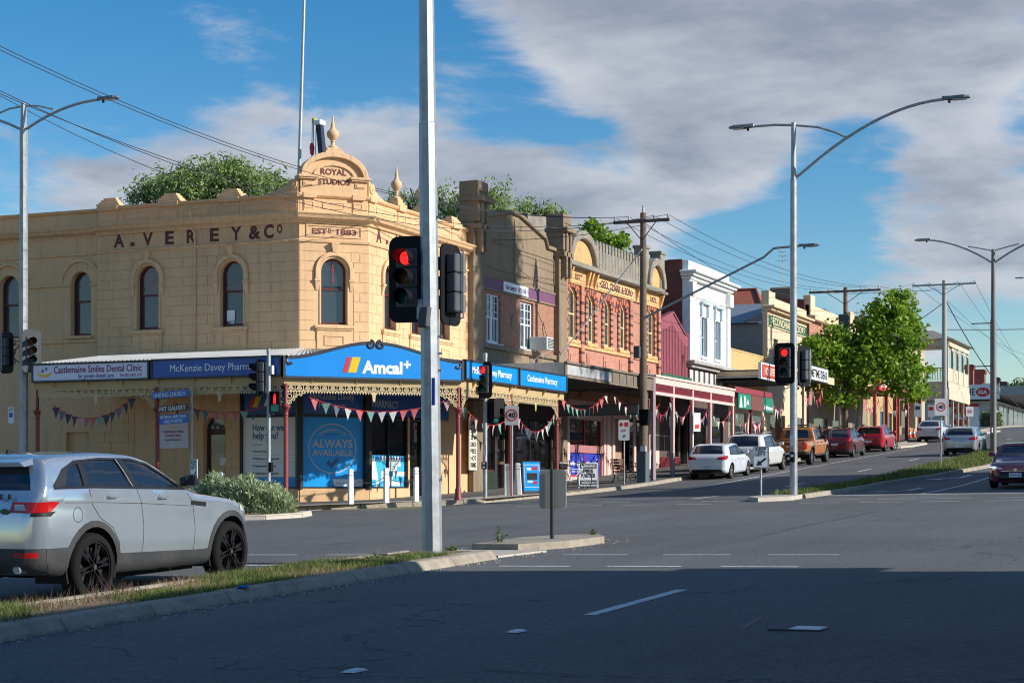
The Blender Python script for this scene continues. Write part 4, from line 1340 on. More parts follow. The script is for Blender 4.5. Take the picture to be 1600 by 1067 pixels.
bunting((-22.55, Qb[1] + pyA[0] + .2, 4.15), (-22.55, Qb[1] + pyA[1] - .1, 4.15), .75, 11, 'bunting in the last iron lace bay before the dark verandah', .26, .36, (2, 3, 0, 5, 6))
# ------------------------------------------------------------------ buildings up the street
TA = lambda px, X=XA: yA(px, X)
M_brown = pbr('brown weathered render', (0.25, 0.18, 0.115), 0.9, var=0.14, scale=1.2, bump=.15, bscale=40, dirt=(.09, .07, .055), dirt_amt=.6, dirt_scale=1.3, streak=True)
M_orange = brick_mat('orange brick', (.40, .155, .085), (.31, .105, .06), (.36, .28, .2), msize=.012)
M_redbrick = brick_mat('bright red brick', (.50, .16, .09), (.40, .11, .065), (.46, .36, .27), msize=.013)
M_dkbrick = pbr('dark brown brick', (.12, .055, .045), .85, var=.2, scale=9)
M_redv = pbr('red brick voussoir', (.52, .14, .07), .85, var=.2, scale=9)
M_oldred = brick_mat('weathered red side brick', (.24, .055, .035), (.2, .045, .03), (.2, .13, .1), axis='x')
M_sand = pbr('orange sandstone render', (.62, .36, .15), .85, var=.12, scale=3, dirt=(.2, .13, .08), dirt_amt=.5, dirt_scale=2)
M_lichen = pbr('lichen grey cement', (.27, .24, .195), .95, var=.35, scale=4, bump=.4, bscale=25, dirt=(.06, .055, .05), dirt_amt=.6, dirt_scale=2)
M_winw = pbr('white sash paint', (.72, .74, .76), .5, var=.06)
M_winc = pbr('cream sash paint', (.66, .52, .28), .55, var=.08)
M_purple = pbr('purple fascia paint', (.16, .06, .12), .6, var=.12, scale=3)
M_pink = pbr('pale pink paint', (.70, .49, .43), .7, var=.06, scale=3, dirt=(.4, .28, .24), dirt_amt=.3)
M_pinkd = pbr('dusty mauve paint', (.33, .25, .27), .7, var=.1, scale=3)
M_marlat = pbr('maroon lattice paint', (.26, .035, .05), .6, var=.2, scale=6)
M_maroonw = pbr('maroon corrugated cladding', (.27, .07, .09), .6, var=.12, scale=2, dirt=(.14, .05, .06), dirt_amt=.4, streak=True)
M_green = pbr('dark green trim', (.02, .1, .06), .6, var=.15)
M_whitew = pbr('weathered white render', (.80, .80, .78), .8, var=.05, scale=2, dirt=(.4, .34, .28), dirt_amt=.45, dirt_scale=2.2, streak=True)
M_bluegr = pbr('pale blue trim', (.42, .52, .6), .6, var=.1)
M_ybrick = brick_mat('yellow brick', (.66, .43, .17), (.58, .37, .15), (.4, .28, .14), axis='x')
M_grwall = pbr('grey painted brick wall', (.20, .195, .19), .85, var=.15, scale=3, dirt=(.3, .28, .26), dirt_amt=.3)
M_bluroof = pbr('blue grey iron roof', (.25, .29, .33), .5, metal=.3, var=.15)
M_creamb = pbr('pale cream render', (.70, .52, .34), .8, var=.08, scale=2, dirt=(.35, .27, .2), dirt_amt=.4, streak=True)
M_terr = pbr('terracotta tile', (.34, .09, .05), .8, var=.3, scale=6)
M_oldwood = pbr('weathered fascia timber', (.19, .15, .11), .9, var=.3, scale=3, bump=.3, bscale=20, dirt=(.07, .06, .05), dirt_amt=.6, streak=True)
M_greytile = pbr('dark green tile', (.03, .045, .035), .3, var=.3, scale=10)
M_redtile = brick_mat('glossy red tile', (.22, .015, .025), (.17, .012, .02), (.05, .01, .01), .3, .12, rough=.25)


def bldg(name, label, y0, y1, X=XA):
    t = thing(name, label, 'building', (0, 0, 0))
    f = Fr(t, X, y0, A_ROT); f.L = y1 - y0; f.y0 = y0; f.t = t
    f.q = lambda px: yA(px, X) - y0
    return f


def shell(f, depth, ztop, mat_side, roof=M_roofiron, th=.3, zroof=None):
    """Party walls, back and roof behind a front."""
    f.put(MB().box(0, th, .36, depth, -1, ztop), 'side_wall', mat_side)
    f.put(MB().box(f.L - th, f.L, .36, depth, -1, ztop), 'side_wall', mat_side)
    f.put(MB().box(th, f.L - th, depth - th, depth, -1, ztop - .02), 'rear_wall', mat_side)
    f.put(MB().box(th, f.L - th, .37, depth - th, (zroof or ztop - .6) - .1, zroof or ztop - .6), 'roof', roof)


def room(f, z0, z1, depth=2.6, mat=None):
    mt = mat or pbr('shop wall', (.23, .22, .2), .9)
    f.put(MB().box(.3, f.L - .3, depth, depth + .1, z0, z1), 'shop_partition', mt)
    f.put(MB().box(.0, f.L, .05, depth, z0 - .3, z0), 'shop_floor', pbr('shop floor', (.2, .19, .18), .6))
    f.put(MB().box(.0, f.L, .36, depth, z1, z1 + .1), 'upper_storey', M_dark)


# ---- lawyers' building -------------------------------------------------------
f = bldg('lawyers_building', 'brown rendered two storey building with brick band, stepped gable and tall end piers', 58.82, 68.3)
vl = f
w1, w2 = (f.q(757) + f.q(785)) / 2, (f.q(811) + f.q(835)) / 2
WV = 1.35
m = wall_open(.03, f.L - .03, 6.75, 8.97, [(w1, WV, 6.93, 8.8, 'flat'), (w2, WV, 6.93, 8.8, 'flat')])
f.put(m, 'brick_wall', M_orange)
gz0, gz1 = 11.35, 12.05
ga = f.q(804)
m = MB().prism([(.03, 9.36), (.03, gz0 + .2), (.9, gz0 + .1), (ga - .5, gz1), (ga + .4, gz1), (f.L - 2.0, gz0 + .15), (f.L - 1.7, gz0 - .2), (f.L - .03, gz0 - .2), (f.L - .03, 9.36)], 0, .35)
m.box(.03, f.L - .03, 0, .35, 5.3, 6.75)
f.put(m, 'wall', M_brown)
cop = [(.9, gz0 + .1), (ga - .5, gz1), (ga + .4, gz1), (f.L - 2.0, gz0 + .15), (f.L - 1.75, gz0 - .2), (f.L, gz0 - .2)]
f.put(MB().strip([(x, z + .14) for x, z in cop], cop, -.13, .42), 'coping', M_brown, bevel=.02)
f.put(MB().box(.95, f.L - .95, -.035, 0, 9.75, 9.8).box(.95, f.L - .95, -.035, 0, 10.75, 10.8).box(.95, 1.0, -.035, 0, 9.8, 10.75).box(f.L - 1.0, f.L - .95, -.035, 0, 9.8, 10.75).box(ga - .04, ga + .04, -.03, 0, 9.4, 11.9), 'wall_panel', M_brown)
f.put(MB().box(.9, f.L - .9, -.06, 0, 8.97, 9.36), 'sign_band', M_purple)
sb = COL.objects[-1]
MB().box(f.q(784), f.q(822), -.1, -.06, 8.99, 9.36).build('sign_face', M_sign_w, sb)
text('Vale Lawyers', .3, M_purple, sb, (f.q(795), -.105, 9.08), width=(f.q(803) - f.q(785)) * .95)
text('5472 1588', .26, M_purple, sb, (f.q(812), -.105, 9.08), width=(f.q(820) - f.q(806)) * .9)
f.put(MB().box(.9, f.L - .9, -.09, 0, 9.36, 9.44).box(.9, f.L - .9, -.07, 0, 8.9, 8.97).box(.9, f.L - .9, -.12, 0, 6.72, 6.9), 'string_course', M_brown, bevel=.01)
for (a, b) in ((0.0, .92), (f.L - .92, f.L)):
    m = MB().box(a, b, -.42, .35, 11.2, 12.7).box(a, b, -.24, .35, 1.0, 11.2).box(a - .06, b + .08, -.62, .4, 11.95, 12.12).box(a - .06, b + .08, -.5, .36, 10.95, 11.15)
    for q in (.18, .62): m.box(a + q, a + q + .14, -.5, -.24, 10.1, 11.95)
    m.box(a + .12, b - .12, -.46, -.42, 12.3, 12.36)
    f.put(m, 'pier', M_brown, bevel=.02)
for cx in (w1, w2):
    for s_ in (-1, 1):
        wo = sash(f, cx + s_ * WV / 4, WV / 2, 6.95, 8.8, 'flat', .1, M_winw, M_glass, .07, .52, bars=1)
        for z in (8.15, 8.48): MB().box(cx + s_ * WV / 4 - .26, cx + s_ * WV / 4 + .26, .1, .14, z - .012, z + .012).build('glazing_bar', M_winw, wo)
    f.put(MB().box(cx - WV / 2 - .08, cx + WV / 2 + .08, -.09, .1, 6.86, 6.94), 'sill', M_winw)
for px in (746, 800, 849):
    x = f.q(px); f.put(MB().prism([(x - .15, 7.9), (x, 7.62), (x + .15, 7.9), (x, 8.18)], -.03, 0), 'diamond', M_brown)
ac = thing('air_conditioner', 'white box air conditioner on brackets below the lawyers right window', 'air conditioner', (XA + .0, 58.82 + f.q(833), 6.95), A_ROT)
MB().box(-.38, .38, -.75, -.0, 0, .5).build('case', pbr('aged white enamel', (.6, .58, .52), .6, var=.1), ac, bevel=.02)
for i in range(7): MB().box(-.32, .32, -.762, -.75, .06 + i * .058, .09 + i * .058).build('louvre', M_charcoal, ac)
for s_ in (-1, 1): MB().tube([(s_ * .3, -.02, -.5), (s_ * .3, -.7, -.03), (s_ * .3, -.02, -.03)], .02, 6).build('bracket', M_winw, ac)
f.put(wall_open(0, f.L, -1, 5.3, [(1.35, 2.3, 2.15, 4.0, 'flat'), (3.3, 1.1, 1.4, 4.2, 'flat'), (6.2, 4.2, 1.75, 4.2, 'flat')]), 'lower_wall', pbr('dark brown shopfront', (.045, .028, .022), .6, var=.2))
f.put(MB().box(0, 2.5, -.03, 0, 1.0, 2.13), 'tile_dado', M_greytile)
f.put(MB().box(.25, 2.45, .08, .085, 2.18, 3.95), 'pane', M_shop); f.put(MB().box(4.15, 8.25, .08, .085, 1.8, 4.15), 'pane', M_shop); f.put(MB().box(2.8, 3.8, .2, .21, 1.4, 4.1), 'door', M_shop)
f.put(MB().box(1.3, 1.38, .05, .12, 2.15, 4.0).box(.2, 2.5, .05, .12, 2.12, 2.19), 'shop_window_frame', M_oxide)
f.put(MB().box(2.85, 2.93, .15, .22, 1.4, 4.1).box(3.72, 3.8, .15, .22, 1.4, 4.1).box(2.93, 3.72, .15, .22, 2.4, 2.5), 'door_frame', pbr('brown timber', (.12, .08, .05), .6))
f.put(MB().box(6.1, 6.2, .05, .12, 1.75, 4.2).box(4.1, 8.3, .05, .12, 1.72, 1.8), 'shop_window_frame', M_black)
M_poster = pbr('pale notice', (.5, .52, .55), .7, var=.35, scale=6)
for i, (x0, x1, z0, z1) in enumerate(((.3, 1.25, 2.25, 3.9), (1.42, 2.4, 2.25, 3.9))):
    po = f.put(MB().box(x0, x1, .14, .145, z0, z1), 'poster', M_poster)
    for j in range(3): MB().lathe([(0, -.004), (.09, -.004), (.07, .0), (0, 0)], (x0 + .2 + .27 * j, .139, z1 - .35 - .3 * (j % 2)), 10, 'y').build('bauble_print', M_navy, po)
room(f, 1.35, 5.3)
vs1 = thing('shop_board', 'tall narrow white menu board on the wall left of the posters', 'sign board', (XA, 58.82, 0), A_ROT)
MB().box(-.55, .12, -.32, -.27, 2.15, 4.05).build('board', pbr('cream board', (.66, .63, .53), .7, var=.06), vs1)
for i, t_ in enumerate(('OPEN', '7AM', '2PM', 'LUNCH', 'PIES', 'HOT', 'DRINKS')):
    text(t_, .24, M_ink, vs1, (-.21, -.325, 3.75 - i * .25), width=.5, bold=.02)
shell(f, 12, 11.0, M_oldred, zroof=10.2)

dv = thing('plain_verandah', 'dark weathered flat verandah between the blue signs and the pink verandah', 'verandah', (0, 0, 0))
d0, d1 = 57.96, 67.75
vD = Fr(dv, -22.5, d0, A_ROT); LD = d1 - d0
vD.put(MB().box(0, LD, -.05, .0, 5.38, 5.95), 'fascia', M_oldwood)
vD.put(MB().box(0, LD, -.12, -.05, 5.88, 5.96).box(0, LD, -.09, -.05, 5.38, 5.44), 'fascia_trim', M_oldwood)
M_flak = pbr('flaking white board', (.42, .42, .41), .8, var=.2, scale=4, dirt=(.15, .13, .11), dirt_amt=.6)
for a, b in ((.15, 2.4), (2.46, 4.7)): vD.put(MB().box(a, b, -.07, -.05, 5.5, 5.84), 'fascia_board', M_flak)
for i in range(6): vD.put(MB().box(4.9 + i * .8, 4.98 + i * .8, -.075, -.05, 5.45, 5.88), 'fascia_batten', M_oldwood)
vD.put(MB().box(0, .05, .0, 4.0, 5.42, 5.92), 'end_board', M_flak)
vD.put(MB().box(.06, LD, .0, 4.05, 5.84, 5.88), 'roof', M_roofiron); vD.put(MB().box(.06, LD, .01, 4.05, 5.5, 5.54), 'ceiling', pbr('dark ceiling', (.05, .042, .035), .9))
vD.put(MB().box(LD - .05, LD, .0, 4.0, 5.42, 5.84), 'end_board', M_oldwood)
for q in (LD - .35,): vD.put(MB().lathe([(.07, zf(-22.6, d0 + q)), (.06, 5.5)], (q, .12, 0), 10), 'post', M_timber)
hs_ = thing('hanging_sign', 'long blank dark sign hung across the footpath under the plain verandah', 'sign', (XA, 0, 0))
MB().box(.6, 4.0, 66.3, 66.46, 4.38, 4.8).build('sign_box', M_charcoal, hs_, bevel=.01)
MB().box(.64, 3.96, 66.28, 66.3, 4.42, 4.76).build('sign_face', pbr('grey sign face', (.16, .16, .16), .6), hs_)
for q in (1.0, 3.6): MB().tube([(q, 66.38, 4.8), (q, 66.38, 5.5)], .015, 5).build('hanger', M_black, hs_)
bunting((-23.2, 58.6, 5.1), (-23.2, 64.4, 5.2), .75, 13, 'pink and sage bunting under the dark weathered verandah', .26, .36, (1, 3, 3, 1, 2))
bunting((-23.2, 64.9, 5.2), (-22.6, 69.0, 4.9), .55, 9, 'sagging bunting beside the timber power pole', .24, .34, (3, 1, 1, 3, 2))

# ---- red brick merchant building ---------------------------------------------
f = bldg('merchant_building', 'bright red brick building with arched windows, painted merchant name and battlemented parapet', 68.32, 81.2)
XW = [f.q(893), f.q(922), f.q(947.5), f.q(972), f.q(1016)]
ops = [(XW[0], .95, 7.7, 9.42, 'arch')] + [(x, .82, 7.7, 9.33, 'arch') for x in XW[1:4]] + [(XW[4], .95, 7.7, 9.42, 'arch')]
f.put(wall_open(0, f.L, 5.2, 10.05, ops), 'wall', M_redbrick)
for cx, w, sill, spring, kind in ops:
    wo = sash(f, cx, w, sill, spring, 'arch', .06, M_winc, M_glass, .08, .5, bars=1)
    n = 13
    for ring_, (r0, r1) in enumerate(((w / 2 + .02, w / 2 + .28), (w / 2 + .3, w / 2 + .52))):
        for i in range(n):
            a0, a1 = 180 - 180 * i / n - .6, 180 - 180 * (i + 1) / n + .6
            f.put(MB().strip(arc(cx, spring, r1, a0, a1, 2), arc(cx, spring, r0, a0, a1, 2), -.07 + .035 * ring_, 0), 'voussoir', M_dkbrick if (i + ring_) % 2 == 0 else M_redv)
    for s_ in (-1, 1):                                     # moulded jambs with dark courses
        xj = cx + s_ * (w / 2 + .15)
        f.put(MB().box(xj - .13, xj + .13, -.07, 0, sill, spring), 'jamb', M_redbrick)
        for i in range(6):
            z = sill + .1 + i * .27
            f.put(MB().box(xj - .135, xj + .135, -.076, 0, z, z + .1), 'dark_course', M_dkbrick)
    f.put(MB().box(cx - w / 2 - .25, cx + w / 2 + .25, -.14, .2, sill - .14, sill), 'sill', M_sand, bevel=.01)
    f.put(MB().box(cx - .45, cx + .45, -.05, 0, 6.3, 7.25).box(cx - .3, cx + .3, -.08, -.05, 6.5, 7.05), 'brick_panel', M_redbrick, bevel=.01)
for x in (.12, XW[0] + 1.0, XW[3] + .95, f.L - .35):
    f.put(MB().box(x - .12, x + .24, -.12, 0, 5.3, 10.05), 'pilaster', M_redbrick)
    for i in range(9): f.put(MB().box(x - .125, x + .245, -.125, 0, 5.9 + i * .42, 6.02 + i * .42), 'dark_course', M_dkbrick)
f.put(MB().box(0, f.L, -.1, 0, 7.42, 7.56), 'string_course', M_sand, bevel=.01)
f.put(MB().box(0, f.L, -.1, .35, 10.05, 10.72), 'frieze', M_sand)
fz = COL.objects[-1]
fx0, fx1 = f.q(930), f.q(987)
MB().box(fx0, fx1, -.13, -.1, 10.12, 10.6).build('name_panel', pbr('buff panel', (.68, .45, .21), .85, var=.1), fz)
text('\u2022GEO. CLARK & SON.\u2022', .44, M_maroon, fz, ((fx0 + fx1) / 2, -.135, 10.22), width=(fx1 - fx0) * .93, bold=.035)
for q0, q1, tx in ((f.q(890), f.q(911), 'EST\u00b0'), (f.q(1008), f.q(1027), '1872')):
    text(tx, .3, M_maroon, fz, ((q0 + q1) / 2, -.105, 10.28), width=(q1 - q0) * .5, bold=.03)
for i in range(8):
    x = [.12, .45, f.q(912), f.q(917), f.q(924), f.q(990), f.q(996), f.L - .3][i]
    f.put(MB().hexa([(x, -.16, 10.1), (x + .16, -.16, 10.1), (x + .16, -.1, 10.1), (x, -.1, 10.1)], [(x, -.34, 10.7), (x + .16, -.34, 10.7), (x + .16, -.1, 10.7), (x, -.1, 10.7)]), 'bracket', M_sand, bevel=.01)
f.put(MB().box(-.02, f.L + .1, -.42, .35, 10.72, 10.84).box(0, f.L, -.3, .35, 10.84, 10.98), 'cornice', M_lichen, bevel=.02)
pa0, pa1 = f.q(928), f.q(1003)
f.put(MB().box(0, f.L, -.07, .3, 10.98, 11.8), 'parapet', M_lichen)
n = 16
for i in range(n):
    x = pa0 + (pa1 - pa0) * i / n
    f.put(MB().box(x + .08, x + (pa1 - pa0) / n - .06, -.1, .27, 11.0, 12.05).prism([(x + .06, 12.05), (x + (pa1 - pa0) / n - .04, 12.05), (x + (pa1 - pa0) / n * .5, 12.25)], -.1, .27), 'merlon', M_lichen, bevel=.02)
for a, b in ((f.q(881), f.q(925)), (f.q(1005), f.L + .1)):
    cx, r_ = (a + b) / 2, (b - a) / 2
    f.put(MB().strip([(a, 10.98)] + arc(cx, 11.0, r_, 180, 0, 18, 1.35)[1:-1] + [(b, 10.98)], [(a + .3, 10.98)] + arc(cx, 11.0, r_ - .3, 180, 0, 18, 1.0)[1:-1] + [(b - .3, 10.98)], -.35, .35), 'pediment_arch', M_lichen, bevel=.03)
    f.put(MB().prism(arc(cx, 10.98, r_ - .28, 0, 180, 16, 1.0), -.14, .25), 'tympanum', M_sand)
for x in (pa1 + .15, f.L - .1): f.put(MB().box(x - .3, x + .3, -.2, .35, 11.0, 12.75).box(x - .36, x + .36, -.26, .4, 12.65, 12.8), 'parapet_pier', M_lichen, bevel=.02)
f.put(MB().prism([(-.6, 9), (-.6, 12.85), (.4, 12.85), (.9, 13.0), (2.2, 12.9), (3.2, 12.4), (4.4, 12.35), (4.6, 9)], 1.3, 1.6), 'rear_gable', M_lichen)
shell(f, 13, 11.2, M_oldred, zroof=10.4)
# ground floor: pale pink piers, window with blue boards, recessed door
f.put(wall_open(0, f.L, -1, 5.2, [(f.q(915), f.q(941) - f.q(889), 1.95, 4.4, 'flat'), (f.q(975), f.q(988) - f.q(961), 1.6, 4.6, 'flat'), (10.0, 2.6, 1.8, 4.6, 'flat')]), 'lower_wall', M_pink)
a, b = f.q(889), f.q(941)
sw = f.put(MB().box(a, b, .06, .14, 1.95, 2.03).box(a, a + .08, .06, .14, 2.03, 4.4).box(b - .08, b, .06, .14, 2.03, 4.4).box((a + b) / 2 - .04, (a + b) / 2 + .04, .06, .14, 2.03, 4.4), 'shop_window_frame', M_red)
MB().box(a + .05, b - .05, .1, .105, 3.3, 4.38).build('pane', M_shop, sw)
M_cobalt = pbr('cobalt poster', (.03, .05, .42), .5, var=.12, scale=5)
for i, (p, q) in enumerate(((a + .08, (a + b) / 2 - .05), ((a + b) / 2 + .05, b - .08))):
    bo = f.put(MB().box(p, q, .09, .1, 2.03, 2.98), 'window_board', M_cobalt)
    text(('calibrations', '03 5472')[i], .22, M_sign_w, bo, ((p + q) / 2, .085, 2.45), width=(q - p) * .75, bold=.02)
    text(('estate agents', 'visit us')[i], .14, M_sign_w, bo, ((p + q) / 2, .085, 2.15), width=(q - p) * .5)
    MB().strip(arc(q - .3, 2.55, .2, 0, 360, 16), arc(q - .3, 2.55, .18, 0, 360, 16), .084, .09).build('ring_mark', M_sign_w, bo)
f.put(MB().box(a, b, .02, .1, 2.98, 3.3), 'window_rail', pbr('dusty rose board', (.4, .16, .17), .7))
for px in (886, 943, 948, 957, 990, 1002): f.put(MB().box(f.q(px) - .13, f.q(px) + .13, -.09, 0, 1.0, 4.7), 'pilaster', M_pink, bevel=.02)
f.put(MB().box(f.q(961), f.q(988), .5, .55, 1.5, 4.6), 'door_board', pbr('tan door', (.42, .24, .16), .7, var=.1))
f.put(MB().box(8.8, 11.2, .12, .125, 1.85, 4.5), 'pane', M_shop)
room(f, 1.6, 5.2, 3.0)

pv = thing('pink_verandah', 'pale pink posted verandah with maroon lattice in front of the red brick building', 'verandah', (0, 0, 0))
p0, p1 = 67.9, yA(1146, -22.5)
vP = Fr(pv, -22.5, p0, A_ROT); LP = p1 - p0
vP.put(MB().box(0, LP, -.06, 0, 5.7, 6.02).box(0, LP, -.12, -.06, 5.96, 6.06), 'fascia', M_pink, bevel=.01)
vP.put(MB().box(0, LP, -.05, .04, 5.26, 5.38), 'rail', M_pink)
pps = [.12] + [yA(p, -22.5) - p0 for p in (1052, 1082, 1110)] + [LP - .12]
for i in range(4):
    a, b = pps[i] + .09, pps[i + 1] - .09
    m = MB().box(a, b, -.005, .015, 5.38, 5.42).box(a, b, -.005, .015, 5.66, 5.70)
    k = int((b - a) / .12)
    for j in range(k):
        x = a + (b - a) * j / k; w = (b - a) / k
        m.prism([(x, 5.42), (x + .025, 5.42), (x + w, 5.66), (x + w - .025, 5.66)], -.004, .006); m.prism([(x + w - .025, 5.42), (x + w, 5.42), (x + .025, 5.66), (x, 5.66)], .006, .014)
    vP.put(m, 'lattice', M_marlat); vP.put(MB().box(a, b, .03, .05, 5.4, 5.68), 'lattice_back', M_marlat)
    m = MB(); lace_bracket(m, b + .03, 5.28, -1, .5); lace_bracket(m, a - .03, 5.28, 1, .3)
    vP.put(m, 'bracket', M_marlat)
for x in pps:
    g = zf(-22.5, p0 + x)
    vP.put(MB().box(x - .075, x + .075, -.04, .11, g, 5.7), 'post', M_pink, bevel=.015)
    vP.put(MB().box(x - .085, x + .085, -.05, .12, g, g + 1.0), 'post_base', M_pinkd, bevel=.015)
for q in (-.18, -.02): vP.put(MB().tube([(q, -.05, zf(-22.5, p0)), (q, -.05, 5.9)], .055, 8), 'downpipe', M_pinkd, smooth=True)
m = MB(); corrug(m, (-22.46, p0), (-22.46, p1), (XA + .02, p0), (XA + .02, p1), 6.05, 6.45, .3); m.build('roof', M_roofiron, pv)
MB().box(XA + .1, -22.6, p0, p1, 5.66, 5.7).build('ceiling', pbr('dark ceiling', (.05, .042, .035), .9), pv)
for i in range(4):
    bunting((-22.55, p0 + pps[i] + .12, 5.0), (-22.55, p0 + pps[i + 1] - .12, 5.15), .62, 9, 'bunting in the %s bay of the pink verandah, counted from the power pole' % ('first', 'second', 'third', 'fourth')[i], .2, .36, (0, 2, 3, 1, 4, 5))

# ---- maroon gabled shop ------------------------------------------------------
f = bldg('maroon_shop', 'narrow shop with a maroon clad stepped gable parapet between brick and white buildings', 81.22, 86.05)
L_ = f.L
f.put(MB().prism([(0, 7.0), (0, 9.5), (L_ * .43, 10.05), (L_ * .83, 9.15), (L_, 9.1), (L_, 7.0)], 0, .12), 'parapet', M_maroonw)
cp = [(0, 9.5), (L_ * .43, 10.05), (L_ * .83, 9.15), (L_, 9.1)]
f.put(MB().strip([(x, z + .1) for x, z in cp], cp, -.06, .2), 'coping', M_maroonw)
for i in range(20):
    x = L_ * (i + .5) / 20
    zt = np.interp(x, [q[0] for q in cp], [q[1] for q in cp])
    f.put(MB().box(x - .03, x + .03, -.025, 0, 7.02, float(zt) - .55), 'cladding_rib', M_maroonw)
f.put(MB().box(0, L_, -.14, 0, 6.85, 7.0), 'gutter', M_green)
f.put(wall_open(0, L_, -1, 6.85, [(2.3, 1.5, 3.0, 5.0, 'flat'), (3.9, 1.2, 1.9, 5.0, 'flat')]), 'wall', pbr('dim shopfront', (.1, .06, .055), .7, var=.2))
f.put(MB().box(.0, L_ * .66, -.05, 0, 1.2, 2.95), 'tile_dado', M_redtile)
f.put(MB().box(1.55, 3.05, .08, .085, 3.0, 5.0), 'pane', M_shop); f.put(MB().box(3.3, 4.5, .2, .205, 1.9, 5.0), 'door', M_shop)
room(f, 1.8, 5.5, 2.5, pbr('warm shop wall', (.4, .28, .1), .8)); shell(f, 10, 8.2, M_oldred, zroof=7.6)

# ---- white two storey building ------------------------------------------------
y0w = yA(1075, XA)
f = bldg('white_building', 'tall narrow white rendered building with heavy cornice and two slim windows', y0w, 93.2)
L_ = f.L
wa, wb = f.q(1099.5), f.q(1120.5)
f.put(wall_open(0, L_, 7.9, 12.15, [(wa, .95, 8.25, 10.3, 'flat'), (wb, .95, 8.25, 10.3, 'flat')]), 'wall', M_whitew)
for cx in (wa, wb):
    sash(f, cx, .95, 8.25, 10.3, 'flat', .14, M_bluegr, M_glass, .07, .5)
    f.put(MB().box(cx - .75, cx + .75, -.2, 0, 10.95, 11.08), 'window_hood', M_bluegr, bevel=.02)
    for s_ in (-1, 1): f.put(MB().box(cx + s_ * .58 - .09, cx + s_ * .58 + .09, -.14, 0, 10.35, 10.95), 'corbel', M_bluegr, bevel=.02)
    for s_ in (-1, 1): f.put(MB().box(cx + s_ * .53 - .05, cx + s_ * .53 + .05, -.05, 0, 8.25, 10.35), 'architrave', M_bluegr)
    f.put(MB().box(cx - .6, cx + .6, -.1, .1, 8.13, 8.25), 'sill', M_whitew)
f.put(MB().box(0, L_, -.03, .3, 12.15, 12.95), 'parapet', M_whitew)
f.put(MB().box(-.5, L_ + .45, -.6, .3, 12.3, 12.42).box(-.35, L_ + .3, -.42, .3, 12.15, 12.3).box(-.2, L_ + .15, -.25, .3, 12.0, 12.15), 'cornice', M_whitew, bevel=.03)
f.put(MB().box(0, L_, -.05, 0, 11.2, 11.27), 'string_course', M_whitew)
for x in (.0, L_ - .5):
    f.put(MB().box(x, x + .5, -.12, 0, 7.9, 12.0), 'pilaster', M_whitew, bevel=.01)
    f.put(MB().box(x - .05, x + .55, -.3, 0, 11.2, 11.9), 'console', M_whitew, bevel=.03)
f.put(MB().box(-.3, L_ + .3, -.45, 0, 7.72, 7.9).box(-.1, L_ + .1, -.25, 0, 7.55, 7.72), 'string_course', pbr('peeling grey cornice', (.36, .34, .31), .9, var=.3, scale=5, dirt=(.1, .08, .07), dirt_amt=.6), bevel=.02)
f.put(wall_open(0, L_, -1, 7.9, [(1.9, 2.6, 2.6, 5.2, 'flat'), (5.0, 2.8, 2.6, 5.2, 'flat')]), 'lower_wall', pbr('dim shopfront', 0))
for c_ in (1.9, 5.0): f.put(MB().box(c_ - 1.25, c_ + 1.25, .1, .105, 2.6, 5.2), 'pane', M_shop)
room(f, 2.2, 5.8, 2.4, pbr('warm shop wall', 0))
for i in range(7): f.put(MB().box(.2 + i * .9, .75 + i * .9, -.04, 0, 6.7, 7.45), 'transom_light', pbr('white frosted light', (.55, .55, .55), .6))
# side wall with its swept parapet, facing down the street
sw_ = [(-8.5, -1), (-8.5, 10.4), (-6.0, 10.55), (-4.6, 10.9), (-3.6, 11.6), (-2.8, 12.3), (-1.9, 12.75), (-1.0, 12.92), (-.3, 12.92), (-.3, -1)]
MB().prism(sw_, 0, .32).build('side_wall', M_oldred, f.t, loc=(XA, y0w - .02, 0))
MB().strip([(x, z + .1) for x, z in sw_[1:9]], sw_[1:9], -.06, .36).build('side_coping', M_oldred, f.t, loc=(XA, y0w - .02, 0))
f.put(MB().box(L_ - .3, L_, .31, 9, -1, 11.8), 'side_wall', M_oldred); f.put(MB().box(.3, L_ - .3, .31, 9, 11.2, 11.3), 'roof', M_roofiron)
f.put(MB().box(L_ - .9, L_ + .6, 5.5, 6.4, 9, 13.2).box(L_ - 1.0, L_ + .7, 5.4, 6.5, 13.0, 13.25), 'chimney', brick_mat('buff chimney brick', (.5, .36, .2), (.42, .3, .17), (.3, .24, .17)))

# ---- low yellow brick shop ------------------------------------------------------
f = bldg('yellow_brick_shop', 'low yellow brick shop front wedged between the white and the bookshop building', 93.22, 101.5)
f.put(MB().box(0, f.L, 0, .3, 6.7, 9.0), 'wall', M_ybrick); f.put(MB().box(0, f.L, -.03, .33, 9.0, 9.08), 'coping', M_ybrick)
f.put(wall_open(0, f.L, -1, 6.7, [(2.2, 3.4, 2.6, 5.6, 'flat'), (5.9, 3.2, 2.6, 5.6, 'flat')]), 'lower_wall', M_creamb)
for c_ in (2.2, 5.9): f.put(MB().box(c_ - 1.6, c_ + 1.6, .1, .105, 2.6, 5.6), 'pane', M_shop)
f.put(MB().box(.0, f.L, -.03, .0, 1.3, 2.5), 'stall_riser', M_redtile)
room(f, 2.3, 6.2, 2.6); shell(f, 12, 8.6, M_grwall, zroof=8.2)

